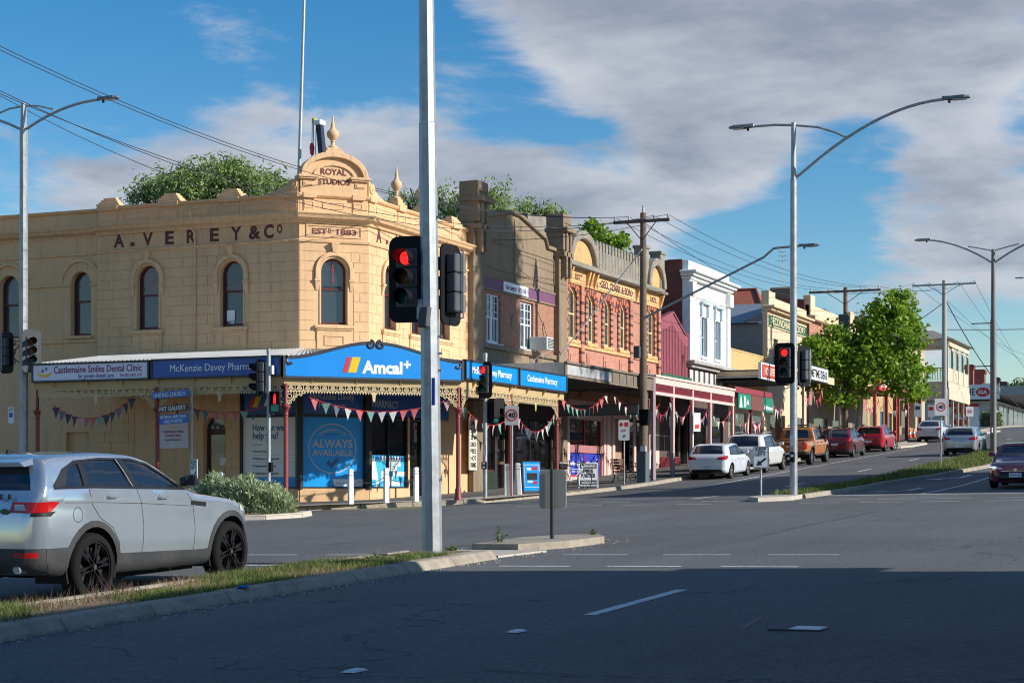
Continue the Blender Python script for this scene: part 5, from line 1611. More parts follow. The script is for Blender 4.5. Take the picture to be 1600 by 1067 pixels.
# ---- bookshop -----------------------------------------------------------------
f = bldg('bookshop_building', 'cream two storey bookshop with green name band and plain grey side wall', 101.52, 111.2)
ops = [(f.q(1212), 1.0, 8.3, 10.3, 'flat'), (f.q(1232), 1.0, 8.3, 10.3, 'flat')]
f.put(wall_open(0, f.L, 6.5, 12.0, ops), 'wall', M_creamb)
for o_ in ops: sash(f, o_[0], 1.0, 8.3, 10.3, 'flat', .12, M_green, M_glass, .09)
f.put(MB().box(-.3, f.L + .3, -.5, .3, 12.0, 12.14).box(-.15, f.L + .15, -.3, .3, 11.85, 12.0), 'cornice', M_creamb, bevel=.03)
f.put(MB().box(0, f.L, 0, .3, 12.1, 12.7).box(-.1, 1.4, -.1, .35, 12.1, 13.0), 'parapet', M_creamb)
f.put(MB().box(.2, f.L - .2, -.05, 0, 10.95, 11.65), 'name_band', M_green)
nb = COL.objects[-1]
text('SECONDHAND BOOKS', .62, M_winc, nb, (f.L / 2, -.055, 11.1), width=f.L * .86, bold=.02)
MB().box(.2, f.L - .2, -.07, -.05, 11.6, 11.66).box(.2, f.L - .2, -.07, -.05, 10.94, 11.0).build('band_trim', M_creamb, nb)
f.put(wall_open(0, f.L, -1, 6.5, [(2.4, 3.6, 2.9, 5.8, 'flat'), (7.2, 3.6, 2.9, 5.8, 'flat')]), 'lower_wall', M_creamb)
for c_ in (2.4, 7.2): f.put(MB().box(c_ - 1.7, c_ + 1.7, .1, .105, 2.9, 5.8), 'pane', M_shop)
room(f, 2.7, 6.4, 2.6)
MB().prism([(-.3, -1), (-.3, 11.6), (-.4, 11.7), (-1.6, 11.2), (-12, 11.2), (-12, -1)], 0, .3).build('side_wall', M_grwall, f.t, loc=(XA, 101.5, 0))
MB().add([(-38.6, 101.3, 11.15), (-26.9, 101.3, 11.15), (-27.2, 105.8, 12.7), (-38.6, 105.8, 12.7)], [(0, 1, 2, 3)]).add([(-38.6, 101.3, 11.05), (-26.9, 101.3, 11.05), (-27.2, 105.8, 12.6), (-38.6, 105.8, 12.6)], [(3, 2, 1, 0)]).build('roof', M_bluroof, f.t)
ec = thing('roof_cooler', 'beige evaporative cooler on a duct above the bookshop parapet', 'cooler', (XA - 2.5, yA(1224, XA - 2.5), 12.4))
MB().hexa([(-.3, -.3, 0), (.3, -.3, 0), (.3, .3, 0), (-.3, .3, 0)], [(-.5, -.5, 1.3), (.5, -.5, 1.3), (.5, .5, 1.3), (-.5, .5, 1.3)]).build('duct', M_roofiron, ec)
MB().box(-.75, .75, -.75, .75, 1.3, 2.25).build('housing', pbr('beige plastic', (.35, .28, .18), .7, var=.1), ec, bevel=.1, seg=2)
for i in range(5): MB().box(-.6, .6, -.765, -.75, 1.45 + i * .14, 1.5 + i * .14).build('louvre', M_charcoal, ec)
rv = thing('roof_drum', 'squat galvanised drum vent on the bookshop roof', 'vent', (XA - 2.2, yA(1202, XA - 2.2), 12.4))
MB().lathe([(.7, 0), (.7, .85), (.62, .9), (0, .92)], (0, 0, 0), 18).build('drum', M_roofiron, rv, smooth=True)
MB().lathe([(.71, .3), (.74, .33), (.71, .36)], (0, 0, 0), 18).build('drum_band', M_roofiron, rv)

# ---- dark red brick building behind the street tree ------------------------------
f = bldg('parapet_building', 'dark red brick building with cream parapet and chimney behind the street tree', 112.0, 130.0)
ops = [(3.0 + 4 * i, 1.1, 9.0, 11.2, 'flat') for i in range(4)]
f.put(wall_open(0, f.L, 7.0, 12.2, ops), 'wall', M_redbrick)
for o_ in ops: sash(f, o_[0], 1.1, 9.0, 11.2, 'flat', .12, M_winw, M_glass, .09)
f.put(MB().box(0, f.L, -.4, .35, 12.2, 12.5).box(0, f.L, 0, .3, 12.5, 13.2).box(0, 1.2, -.1, .4, 12.5, 13.8).box(f.L - 6, f.L - 4.8, -.1, .4, 12.5, 13.8).box(f.L - 1.2, f.L, -.1, .4, 12.5, 13.8), 'parapet', M_creamb, bevel=.03)
sw2 = [(-11, -1), (-11, 12.0), (-7, 12.1), (-4.5, 12.6), (-3.0, 13.3), (-1.4, 13.6), (-.3, 13.5), (-.3, -1)]
MB().prism(sw2, 0, .35).build('side_wall', M_oldred, f.t, loc=(XA, 111.9, 0))
f.put(MB().box(f.L - .3, f.L, .36, 11, -1, 12.2), 'side_wall', M_oldred); f.put(MB().box(.4, f.L - .3, .36, 11, 11.6, 11.7), 'roof', M_terr)
f.put(wall_open(0, f.L, -1, 7.0, [(3.2, 4.2, 3.4, 6.0, 'flat'), (9, 4.6, 3.4, 6.0, 'flat'), (15, 4.2, 3.4, 6.0, 'flat')]), 'lower_wall', pbr('beige shopfront', (.3, .24, .17), .8, var=.15))
for c_, w_ in ((3.2, 4), (9, 4.4), (15, 4)): f.put(MB().box(c_ - w_ / 2, c_ + w_ / 2, .1, .105, 3.4, 6.0), 'pane', M_shop)
room(f, 3.2, 6.6, 2.4)
yc = yA(1352, XA - 3)
ch = f.put(MB().box(yc - 112 - .75, yc - 112 + .75, 2.4, 3.6, 11, 15.2).box(yc - 112 - .9, yc - 112 + .9, 2.3, 3.7, 14.6, 14.9).box(yc - 112 - .85, yc - 112 + .85, 2.3, 3.7, 15.0, 15.3), 'chimney', M_redbrick)
lt = thing('roof_lantern', 'white louvred roof lantern with hipped iron cap behind the brick parapet', 'roof lantern', (XA - 6, yA(1288, XA - 6), 12.4))
MB().box(-1.3, 1.3, -1.3, 1.3, -1, 2.4).build('louvre_box', pbr('pale timber', (.5, .47, .42), .8, var=.12), lt)
MB().add([(-1.8, -1.8, 2.4), (1.8, -1.8, 2.4), (1.8, 1.8, 2.4), (-1.8, 1.8, 2.4), (0, 0, 3.6)], [(0, 1, 4), (1, 2, 4), (2, 3, 4), (3, 0, 4), (3, 2, 1, 0)]).build('cap_roof', M_roofiron, lt)
tr_ = thing('tiled_roof', 'rust red tiled roof slope rising behind the bookshop cooler', 'roof', (0, 0, 0))
MB().add([(-40, 106.5, 11.8), (-28, 106.5, 11.8), (-30, 111.6, 14.2), (-40, 111.6, 14.2)], [(0, 1, 2, 3)]).add([(-30, 111.6, 14.2), (-28, 106.5, 11.8), (-28, 116, 11.8)], [(0, 1, 2)]).build('roof_slope', M_terr, tr_)
MB().tube([(-40, 111.6, 14.25), (-30, 111.6, 14.25), (-28, 106.5, 11.85)], .1, 6).build('ridge_capping', M_terr, tr_)

# ---- small verandahs further up --------------------------------------------------
def flat_verandah(name, label, ya, yb_, zt, h, mat, X=-22.5, posts=(), pm=None, ceil=True, r=.07):
    t = thing(name, label, 'verandah', (0, 0, 0))
    v_ = Fr(t, X, ya, A_ROT); L = yb_ - ya; v_.L = L; v_.t = t
    v_.put(MB().box(0, L, -.06, 0, zt - h, zt), 'fascia', mat, bevel=.01)
    v_.put(MB().box(0, .06, .0, (X - XA) - .05, zt - h * .9, zt - .03), 'end_board', mat)
    v_.put(MB().box(0, L, 0, (X - XA) - .05, zt - .1, zt - .04), 'roof', M_roofiron)
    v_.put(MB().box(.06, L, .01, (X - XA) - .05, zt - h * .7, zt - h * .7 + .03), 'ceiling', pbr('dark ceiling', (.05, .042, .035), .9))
    for q in posts:
        v_.put(MB().box(q - r, q + r, .02, .02 + 2 * r, zf(X, ya + q), zt - h), 'post', pm or mat, bevel=.01)
    return v_


M_tealp = pbr('deep red post', (.17, .02, .03), .5, var=.15)
M_gblue = pbr('grey blue steel awning', (.15, .17, .18), .6, var=.15)
v1 = flat_verandah('green_awning', 'shop awning with green and brown panels beside the pink verandah', p1 + .15, yA(1205, -22.5), 6.2, .28, M_marlat, posts=(.15, 3.2), pm=M_tealp)
L1 = v1.L
for i, (a, b, mt) in enumerate(((.05, .38, M_green), (.38, .72, pbr('brown awning panel', (.17, .05, .04), .7)), (.72, 1, M_green))):
    pn = v1.put(MB().box(L1 * a + .02, L1 * b - .02, -.1, -.04, 5.2, 5.9), 'awning_panel', pbr('awning green', (.01, .2, .12), .6, var=.12) if mt is M_green else mt)
    if i == 0:
        MB().prism([(.5, 5.25), (.8, 5.85), (1.05, 5.25)], -.106, -.1).build('emblem', M_sign_w, pn)
        text('B', .7, M_sign_w, pn, (1.5, -.105, 5.3), width=.36, bold=.03); text('ella', .35, M_sign_w, pn, (1.98, -.105, 5.42), width=.4, bold=.02)
    if i == 2: text('bellakitchens.com.au', .3, M_sign_w, pn, (L1 * .86, -.105, 5.32), width=L1 * .24, bold=.03)
v2 = flat_verandah('grey_awning', 'plain grey steel awning carrying the red sign', yA(1150, XA), yA(1236, -22.5), 7.35, .38, M_gblue)
yr0, yr1 = yA(1183, -22.4), yA(1232, -22.4)
rs = thing('red_shop_sign', 'long red sign board with pale lettering and orange emblem on the grey awning', 'sign', (-22.35, yr0, 0), A_ROT)
LR = yr1 - yr0
MB().box(0, LR, -.16, 0, 6.75, 7.55).build('board', M_sign_w, rs, bevel=.01)
MB().box(.12, LR - .12, -.17, -.16, 6.83, 7.47).build('sign_face', pbr('brick red vinyl', (.45, .06, .03), .5, var=.08), rs)
text('NO SUPERBSCREATIVE', .52, M_pink, rs, (LR * .46, -.175, 6.98), width=LR * .74, bold=.02)
MB().lathe([(0, -.004), (.24, -.004), (.24, 0), (0, 0)], (LR - .5, -.17, 7.15), 14, 'y').build('emblem', M_yellow, rs)
v3 = flat_verandah('white_sign_verandah', 'awning carrying the white slanted name board near the far pole', yA(1236.5, -22.5), yA(1302, -22.5), 7.7, .4, M_creamb, posts=(3.0, 12), pm=M_pink)
yr0, yr1 = yA(1253, -22.3), yA(1289, -22.3)
wsn = thing('white_shop_sign', 'white name board with dark outlined lettering left of the street tree', 'sign', (-22.25, yr0, 0), A_ROT)
LR = yr1 - yr0
MB().box(0, LR, -.14, 0, 7.2, 8.05).build('board', M_ink, wsn); MB().box(.07, LR - .07, -.15, -.14, 7.27, 7.98).build('sign_face', M_sign_w, wsn)
text('SOMETIME IDEAS', .6, M_ink, wsn, (LR / 2, -.155, 7.42), width=LR * .85, bold=.03)
# terrace of single storey shops past the tree
f = bldg('shop_terrace', 'low row of shops with red and blue doors past the street tree', 130.2, 150.0)
f.put(wall_open(0, f.L, -1, 9.2, [(2.2, 2.6, 4.4, 7.0, 'flat'), (5.4, 1.2, 4.4, 7.2, 'flat'), (8.2, 2.6, 4.6, 7.2, 'flat'), (11.5, 1.3, 4.6, 7.4, 'flat'), (15, 3.0, 5.0, 7.6, 'flat')]), 'wall', pbr('ochre shopfront', (.45, .31, .15), .8, var=.12))
M_bluedoor = pbr('slate blue door paint', (.03, .1, .2), .5, var=.12)
for c_, w_, mt in ((2.2, 2.5, M_shop), (5.4, 1.1, M_bluedoor), (8.2, 2.5, M_shop), (11.5, 1.2, pbr('brick red door', (.25, .03, .02), .6, var=.15)), (15, 2.9, M_shop)):
    f.put(MB().box(c_ - w_ / 2, c_ + w_ / 2, .1, .12, 4.0, 7.6), 'shop_opening', mt)
room(f, 4.2, 8, 2.2); shell(f, 9, 9.2, M_oldred, zroof=8.6)
v4 = flat_verandah('red_verandah', 'low red posted verandah carrying the red RAM sign past the tree', yA(1369, -22.5), yA(1399, -22.5), 7.8, .35, pbr('brown verandah timber', (.3, .15, .08), .7, var=.15), posts=(.1, 4.0, 8.0), pm=pbr('brick red post', (.36, .06, .04), .6), r=.1)
v5 = flat_verandah('maroon_verandah', 'small maroon verandah beside the traffic cones', yA(1400, -22.5) + .2, yA(1438, -22.5), 8.3, .4, pbr('brick red post', 0), posts=(.2, 4.5, 9.6), r=.12)
rg = thing('ram_sign', 'square red sign with white letters on the low red verandah', 'sign', (-22.3, yA(1371, -22.3), 0), A_ROT)
LR = yA(1388, -22.3) - yA(1371, -22.3)
MB().box(0, LR, -.14, 0, 7.6, 8.75).build('board', M_red, rg, bevel=.02); text('RAM', .8, M_sign_w, rg, (LR / 2, -.145, 7.85), width=LR * .7, bold=.04)
gb = flat_verandah('blue_awning', 'flat blue edged canopy in front of the balcony hotel', yA(1399, -22.5), yA(1440, -22.5) + 1, 10.0, .4, pbr('steel blue awning edge', (.09, .16, .24), .6), X=-22.9)
for a, b, z, l in ((1149, 1172, 5.05, 'bunting under the green awning, nearest the pink verandah'), (1173, 1192, 5.1, 'second swag of bunting under the green awning'), (1206, 1227, 6.0, 'bunting sloping up to the red shop sign'),
                   (1254, 1268, 6.9, 'small bunting swag under the white name board'), (1269, 1285, 6.9, 'second small bunting swag under the white name board'), (1352, 1368, 7.0, 'bunting left of the red RAM sign'),
                   (1372, 1382, 7.2, 'short bunting under the red RAM sign'), (1388, 1406, 7.2, 'bunting in front of the blue doors past the tree'), (1412, 1422, 7.4, 'bunting under the maroon verandah')):
    ya_, yb2 = yA(a, -22.6), yA(b, -22.6)
    bunting((-22.6, ya_, z), (-22.6, yb2, z + .15), .7, 8, l, .22, .5, (0, 2, 1, 3, 4, 5))

# ---- hotel with two storey verandah ------------------------------------------------
hb = thing('balcony_hotel', 'cream hotel with a two storey timber verandah and balcony at the hill top', 'building', (0, 0, 0))
hy0, hy1, hx = 140.8, 151.5, -22.5
M_htl = pbr('cream timber', (.58, .49, .36), .75, var=.1, dirt=(.35, .29, .2), dirt_amt=.3)
MB().box(-44, -27.2, 139.5, 158, -1, 14.0).build('wall', pbr('hotel render', (.45, .37, .26), .85, var=.1), hb)
zf1, zrf = 9.7, 13.0
MB().box(-36, hx + .1, hy0 - .1, hy1, zf1 - .6, zf1).build('balcony_floor', M_htl, hb)
MB().hexa([(-36, hy0 - .5, zrf), (hx + .5, hy0 - .5, zrf), (hx + .5, hy1 + .4, zrf), (-36, hy1 + .4, zrf)], [(-36, hy0 + .6, zrf + .9), (hx - 1.2, hy0 + .6, zrf + .75), (hx - 1.2, hy1 + .4, zrf + .75), (-36, hy1 + .4, zrf + .9)]).build('balcony_roof', pbr('old iron roof', (.36, .33, .29), .6, metal=.2), hb)
MB().box(-36, hx + .05, hy0 - .12, hy0 - .04, 12.5, 13.0).build('frieze', M_htl, hb); MB().box(hx + .02, hx + .1, hy0, hy1, 12.5, 13.0).build('frieze', M_htl, hb)
MB().box(-36, hx + .05, hy0 - .2, hy0 - .1, 8.3, 9.2).build('lower_fascia', M_htl, hb); MB().box(hx + .06, hx + .16, hy0 - .1, hy1, 8.3, 9.2).build('lower_fascia', M_htl, hb)
for i in range(5):
    y = hy0 + (hy1 - hy0) * i / 4
    MB().box(hx - .12, hx + .06, y - .1, y + .1, zf(hx, y), 12.6).build('post', M_htl, hb)
    if i < 4:
        y2 = hy0 + (hy1 - hy0) * (i + 1) / 4
        MB().box(hx - .03, hx + .03, y + .12, y2 - .12, zf1 + .05, zf1 + 1.1).build('balustrade_panel', M_htl, hb)
        MB().strip([(y + .1, 12.5), (y + .5, 12.35), ((y + y2) / 2, 12.3), (y2 - .5, 12.35), (y2 - .1, 12.5)], [(y + .1, 12.0), (y + .4, 12.25), ((y + y2) / 2, 12.28), (y2 - .4, 12.25), (y2 - .1, 12.0)], -.03, .03).xform(Matrix.Translation((hx, 0, 0)) @ Matrix.Rotation(R(90), 4, 'Z')).build('valance', M_htl, hb)
for i in range(1, 4):
    x = hx - 2.2 * i
    MB().box(x - .09, x + .09, hy0 - .06, hy0 + .1, zf(x, hy0), 12.6).build('post', M_htl, hb)
m = MB()
for i in range(46):
    x = hx - .15 - i * .2
    m.box(x - .03, x + .03, hy0, hy0 + .03, zf1 + .1, zf1 + 1.0)
m.box(-32, hx, hy0 - .03, hy0 + .06, zf1 + 1.0, zf1 + 1.1)
m.build('balustrade', M_htl, hb)
m = MB()
for i in range(40):
    x = hx - .1 - i * .25
    m.prism([(x - .12, 8.3), (x + .12, 8.3), (x, 8.08)], hy0 - .2, hy0 - .14)
m.build('scalloped_valance', M_htl, hb)

# ---- supermarket on the crest --------------------------------------------------------
ig = thing('supermarket', 'low white and grey supermarket with red oval logo at the top of the street', 'building', (0, 0, 0))
ix, iy = -25.5, 190.0
gz = G(ix, iy)
MB().box(-48, ix - .0, iy + 1.4, iy + 60, gz - 2, gz + 3.0).build('wall', pbr('pale grey render', (.5, .5, .49), .8, var=.06), ig)
MB().box(-48, ix + 3.4, iy, iy + 62, 11.0, 11.9 + .0).build('canopy', pbr('grey fascia sheet', (.36, .36, .35), .7, var=.08), ig)
for i in range(5): MB().box(ix + 3.4, ix + 3.44, iy + .2, iy + 62, 11.08 + i * .16, 11.12 + i * .16).build('fascia_groove', pbr('grey groove', (.2, .2, .2), .8), ig)
x0, x1 = xB(1508, iy), xB(1562, iy)
sg = MB().box(x0 - 3, x1, iy - .15, iy - .02, 10.55, 12.1).build('sign_face', M_sign_w, ig)
text('CASTLEMAINE', 1.0, M_charcoal, sg, (xB(1524, iy), iy - .16, 11.0), width=5.2, align='RIGHT', bold=.01)
xo = xB(1536, iy)
MB().lathe([(0, -.02), (1, -.02), (1, 0), (0, 0)], (0, 0, 0), 24, 'y').xform(Matrix.Translation((xo, iy - .16, 11.3)) @ Matrix.Diagonal((.47, 1, .47, 1))).xform(Matrix.Translation((xo, 0, 0)) @ Matrix.Diagonal((1.5, 1, 1, 1)) @ Matrix.Translation((-xo, 0, 0))).build('oval_logo', M_red, sg)
text('IGA', .55, M_sign_w, sg, (xo, iy - .19, 11.12), width=.9, bold=.04)
text('Local', .5, M_charcoal, sg, (xB(1552, iy), iy - .16, 11.1), width=1.1)
MB().box(xB(1475, iy + 1.3), xB(1530, iy + 1.3), iy + 1.3, iy + 1.38, gz + .3, gz + 2.6).build('window_poster', M_sign_w, ig)
MB().box(xB(1475, iy + 1.3), xB(1530, iy + 1.3), iy + 1.25, iy + 1.3, gz + 2.4, gz + 2.7).build('red_band', M_red, ig)
xo = xB(1500, iy + 1.2)
MB().lathe([(0, -.02), (1.0, -.02), (1.0, 0), (0, 0)], (xo, iy + 1.25, gz + 1.4), 20, 'y').build('oval_logo', M_red, ig); text('IGA', .9, M_sign_w, ig, (xo, iy + 1.2, gz + 1.1), width=1.4, bold=.04)
for i in range(6):
    y = iy + 3 + i * 4
    MB().box(ix, ix + .06, y, y + 3.4, gz + .5, gz + 2.8).build('shop_window', M_glass, ig)
for i in range(4): MB().box(ix + 2.9, ix + 3.15, iy + 6 + i * 9, iy + 6.25 + i * 9, gz - 1, 11.0).build('canopy_post', pbr('pale grey render', 0), ig)
for i, (px, w, zt, l) in enumerate(((1515, .9, 15.2, 'tall red brick chimney rising just right of the hotel balcony'), (1531, 1.2, 15.0, 'red brick chimney above the white supermarket sign'), (1556, .8, 14.4, 'slim dark chimney left of the tall light pole top end'), (1565, 1.3, 14.2, 'dark chimney half hidden by the light pole'), (1581, 1.5, 13.6, 'squat black chimney at the far right skyline'))):
    yy_ = 205 + i * 6; x = xB(px, yy_)
    c_ = thing('chimney', l, 'chimney', (x, yy_, 9))
    mt = brick_mat('chimney red', (.36, .08, .06), (.3, .06, .05), (.2, .12, .1)) if i < 2 else pbr('sooty brick', (.07, .05, .05), .9, var=.2)
    MB().box(-w / 2, w / 2, -w / 2, w / 2, 0, zt - 9).build('stack', mt, c_); MB().box(-w / 2 - .15, w / 2 + .15, -w / 2 - .15, w / 2 + .15, zt - 9.5, zt - 9.1).build('cap', mt, c_)
hr = thing('hipped_roof', 'low grey hipped roof between the chimneys above the supermarket', 'roof', (xB(1528, 200), 205, 11.9))
MB().add([(-2, -2, 0), (2.4, -2, 0), (2.4, 2, 0), (-2, 2, 0), (-.2, 0, 1.1), (.6, 0, 1.1)], [(0, 1, 5, 4), (1, 2, 5), (2, 3, 4, 5), (3, 0, 4), (3, 2, 1, 0)]).build('roof_slope', M_roofiron, hr)
MB().tube([(-.2, 0, 1.12), (.6, 0, 1.12)], .06, 6).build('ridge_capping', M_roofiron, hr)

# ---- buildings on the sunny side, outside the picture, whose shade falls across the road ----
M_opp = brick_mat('opposite brick', (.33, .16, .1), (.28, .13, .08), (.3, .25, .2))


def opposite(label, y0, y1, x0, h, d=14):
    t = thing('opposite_shop', label, 'building', (0, 0, 0))
    z = G(x0, (y0 + y1) / 2)
    MB().box(x0, x0 + d, y0, y1, -1, z + h).build('wall', M_opp, t)
    MB().box(x0 - .12, x0 + d, y0 - .12, y1 + .12, z + h, z + h + .25).build('cornice', M_creamb, t)
    n = int((y1 - y0) / 3.2)
    for i in range(n):
        c_ = y0 + (y1 - y0) * (i + .5) / n
        MB().box(x0 - .03, x0, c_ - 1.1, c_ + 1.1, z + .6, z + 2.8).build('shop_window', M_glass, t)
        if h > 7: MB().box(x0 - .03, x0, c_ - .5, c_ + .5, z + 4.8, z + 6.8).build('window', M_glass, t)
    return t


os_ = opposite('brick shop outside the frame on the near right corner, shading the foreground road', -30, 22.6, 2.0, 6.25)
MB().box(2.0, 2.25, 22.6, 23.25, 3.6, 4.7).build('shadow_bump_box', M_creamb, os_)  # unseen box added only to bump the foreground shadow edge
MB().box(1.9, 2.4, 22.3, 22.9, 4.9, 6.9).build('shadow_edge_block', M_creamb, os_)  # unseen block added so the cast shadow outline is uneven
opposite('two storey brick building outside the frame past the far right corner', 56.2, 74, 2.0, 9.3)
opposite('low brick shop outside the frame on the right, second past the corner', 74.1, 96, 2.0, 3.7)
opposite('brick shop outside the frame on the right, farther up the hill', 96.1, 150, 2.0, 6.0)
# ------------------------------------------------------------------ street furniture
M_galv = pbr('galvanised pole steel', (.36, .38, .39), .5, metal=.5, var=.25, scale=5, dirt=(.22, .21, .18), dirt_amt=.6, dirt_scale=4, streak=True, pos=True)
M_sigblk = pbr('signal black', (.006, .006, .008), .6, var=.1, spec=.2)
M_siggry = pbr('signal housing grey', (.07, .075, .082), .65, var=.12)
M_signal_gb = pbr('grey signal board', (.06, .065, .07), .6, var=.12)  # paler grey than the other signal boards
M_lred = pbr('lit red lens', (.6, .01, .01), .3, var=0, emit=(1, .012, .012), estr=2.4)
M_loff = [pbr('dark red lens', (.16, .012, .01), .25, var=0), pbr('dark amber lens', (.2, .085, .005), .25, var=0), pbr('dark green lens', (.006, .09, .075), .25, var=0)]
M_retro = pbr('sign sheeting', (.72, .73, .74), .45, var=.04)
M_signback = pbr('bare sign back', (.34, .32, .28), .55, metal=.3, var=.1, dirt=(.2, .18, .14), dirt_amt=.35)
M_postdk = pbr('dark sign post', (.035, .037, .04), .5, metal=.3, var=.15)
M_creo = pbr('weathered power pole timber', (.17, .125, .09), .95, var=.3, scale=3, bump=.5, bscale=14, dirt=(.07, .055, .045), dirt_amt=.6, streak=True)


def rrect(cx, cz, w, h, r, n=5):
    pts = []
    for sx, sz, a in ((1, 1, 0), (-1, 1, 90), (-1, -1, 180), (1, -1, 270)):
        pts += [(cx + sx * (w / 2 - r) + r * math.cos(R(a + 90 * i / n)), cz + sz * (h / 2 - r) + r * math.sin(R(a + 90 * i / n))) for i in range(n + 1)]
    return pts


def signal_head(parent, loc, rot, lit=0, w=.58, h=1.27, board=None, lens_r=.1, n=3):
    """Face looks along local -y."""
    hd = MB().prism(rrect(0, 0, w, h, .14), 0.0, .03).build('signal_head', board or M_sigblk, parent, loc=loc, rotz=rot)
    sp = .29
    for i in range(n):
        z = (n - 1) / 2 * sp - i * sp + .02
        MB().box(-.16, .16, .03, .2, z - .14, z + .14).box(-.17, .17, -.04, .0, z - .142, z + .142).build('housing', M_siggry, hd, bevel=.02)
        MB().lathe([(0, -.07), (lens_r * .6, -.062), (lens_r, -.042), (lens_r, -.03)], (0, 0, z), 20, 'y').build('lens', M_lred if i == lit else M_loff[i], hd, smooth=True)
        rr = lens_r + .022
        seg = 16
        v, f_ = [], []
        for k in range(seg + 1):
            a = R(-50 + 280 * k / seg)
            dpt = .24 if math.sin(a) > 0 else .24 + .16 * math.sin(a)
            for r_ in (rr, rr - .008):
                v += [(r_ * math.cos(a), -.04, z + r_ * math.sin(a)), (r_ * math.cos(a), -.04 - dpt, z + r_ * math.sin(a))]
        for k in range(seg):
            b = 4 * k
            f_ += [(b, b + 1, b + 5, b + 4), (b + 2, b + 6, b + 7, b + 3), (b + 1, b + 3, b + 7, b + 5)]
        MB().add(v, f_).build('visor', M_sigblk, hd)
    MB().tube([(0, .2, h / 2 - .1), (0, .24, h / 2 - .1), (0, .24, -h / 2 + .1), (0, .2, -h / 2 + .1)], .015, 6).build('back_rail', M_galv, hd)
    return hd


def ped_head(parent, loc, rot, lit=True):
    hd = MB().prism(rrect(0, 0, .3, .62, .04), -.02, .2).build('pedestrian_signal', M_sigblk, parent, loc=loc, rotz=rot)
    m = MB().lathe([(.0, -.03), (.028, -.03), (.028, -.022), (0, -.022)], (0, 0, .22), 8, 'y')
    m.box(-.035, .035, -.03, -.022, .06, .18)
    m.box(-.032, -.006, -.03, -.022, -.04, .06).box(.006, .032, -.03, -.022, -.04, .06)
    m.build('walking_figure', M_lred if lit else M_loff[0], hd)
    MB().box(-.13, .13, -.2, -.02, .3, .32).box(-.14, -.13, -.2, -.02, 0, .32).box(.13, .14, -.2, -.02, 0, .32).build('visor', M_sigblk, hd)
    MB().box(-.11, .11, -.026, -.02, -.27, -.07).build('lens', M_loff[2], hd)
    return hd


def oct_pole(parent, prof, n=8, mat=None, lean=(0, 0)):
    o = MB().lathe(prof, (0, 0, 0), n, a0=R(22.5) + .12).build('pole', mat or M_galv, parent)
    o.rotation_euler = (lean[0], lean[1], 0)
    return o


def lamp_head(parent, p, d):
    """LED street light at the end of an arm; d is its horizontal direction."""
    a = math.atan2(d[1], d[0])
    o = MB()
    v = [(0, -.07, -.03), (.25, -.12, -.05), (.62, -.15, -.04), (.78, -.08, -.03), (.78, .08, -.03), (.62, .15, -.04), (.25, .12, -.05), (0, .07, -.03)]
    o.add(v + [(x * .98, y * .8, z + .1 if i not in (3, 4) else z + .05) for i, (x, y, z) in enumerate(v)], [tuple(range(7, -1, -1)), tuple(range(8, 16))] + [(i, (i + 1) % 8, (i + 1) % 8 + 8, i + 8) for i in range(8)])
    lo = o.build('lamp_head', pbr('lamp grey', (.2, .21, .22), .45, metal=.4, var=.1), parent, loc=p, rotz=a, bevel=.015)
    MB().box(.3, .66, -.1, .1, -.065, -.045).build('lens', pbr('lamp lens', (.5, .48, .42), .3, var=0), lo)
    MB().lathe([(.04, -.13), (.04, -.06)], (.2, 0, 0), 8).build('photocell', M_black, lo)
    return lo


# ---- near signal pole in the median
x0, y0 = -11.2, 23.5
z0 = G(x0, y0) + .1
np_ = thing('near_signal_pole', 'thick octagonal galvanised signal pole in the near median, cut off by the top edge', 'traffic signal', (x0, y0, z0))
oct_pole(np_, [(.15, 0), (.142, 1.5), (.132, 6.35), (.122, 6.36), (.10, 10.2)], lean=(0, -.0115))
MB().lathe([(.17, 0), (.17, .02)], (0, 0, 0), 8).build('base_plate', M_galv, np_)
signal_head(np_, (-.36, -.1, 4.62 + EYE - 1.62 - z0 + .02), R(4), 0, .58, 1.27)
signal_head(np_, (.12, .34, 4.55 - z0 + .03), R(-95), 9, .58, 1.2)
MB().box(-.22, -.0, -.1, .02, 3.73 + .3 - z0, 4.1 - z0 + .25).build('signal_bracket', M_galv, np_, bevel=.02)
MB().hexa([(-.14, -.24, 3.92 - z0), (.02, -.24, 3.92 - z0), (.02, -.1, 3.92 - z0), (-.14, -.1, 3.92 - z0)], [(-.1, -.22, 4.22 - z0), (.04, -.22, 4.22 - z0), (.04, -.08, 4.22 - z0), (-.1, -.08, 4.22 - z0)]).build('detector_camera', M_siggry, np_, bevel=.015)
for z in (1.1, 2.7, 2.95, 3.2, 4.95): MB().box(-.16, .16, -.012, .012, z, z + .03).build('strap_bolt', M_galv, np_)
MB().tube([(-.05, .05, 9.6), (-.6, .2, 9.9), (-1.8, .3, 10.0)], .04, 8).build('lamp_arm', M_galv, np_, smooth=True)
MB().tube([(-.05, .05, 9.6), (.5, .2, 9.9), (1.8, .3, 10.0)], .04, 8).build('lamp_arm', M_galv, np_, smooth=True)
lamp_head(np_, (-1.8, .3, 10.0), (-1, 0)); lamp_head(np_, (1.8, .3, 10.0), (1, 0))
MB().box(.06, .11, -.15, -.13, 2.2, 2.6).build('sticker', pbr('blue sticker', (.03, .08, .35), .5), np_)

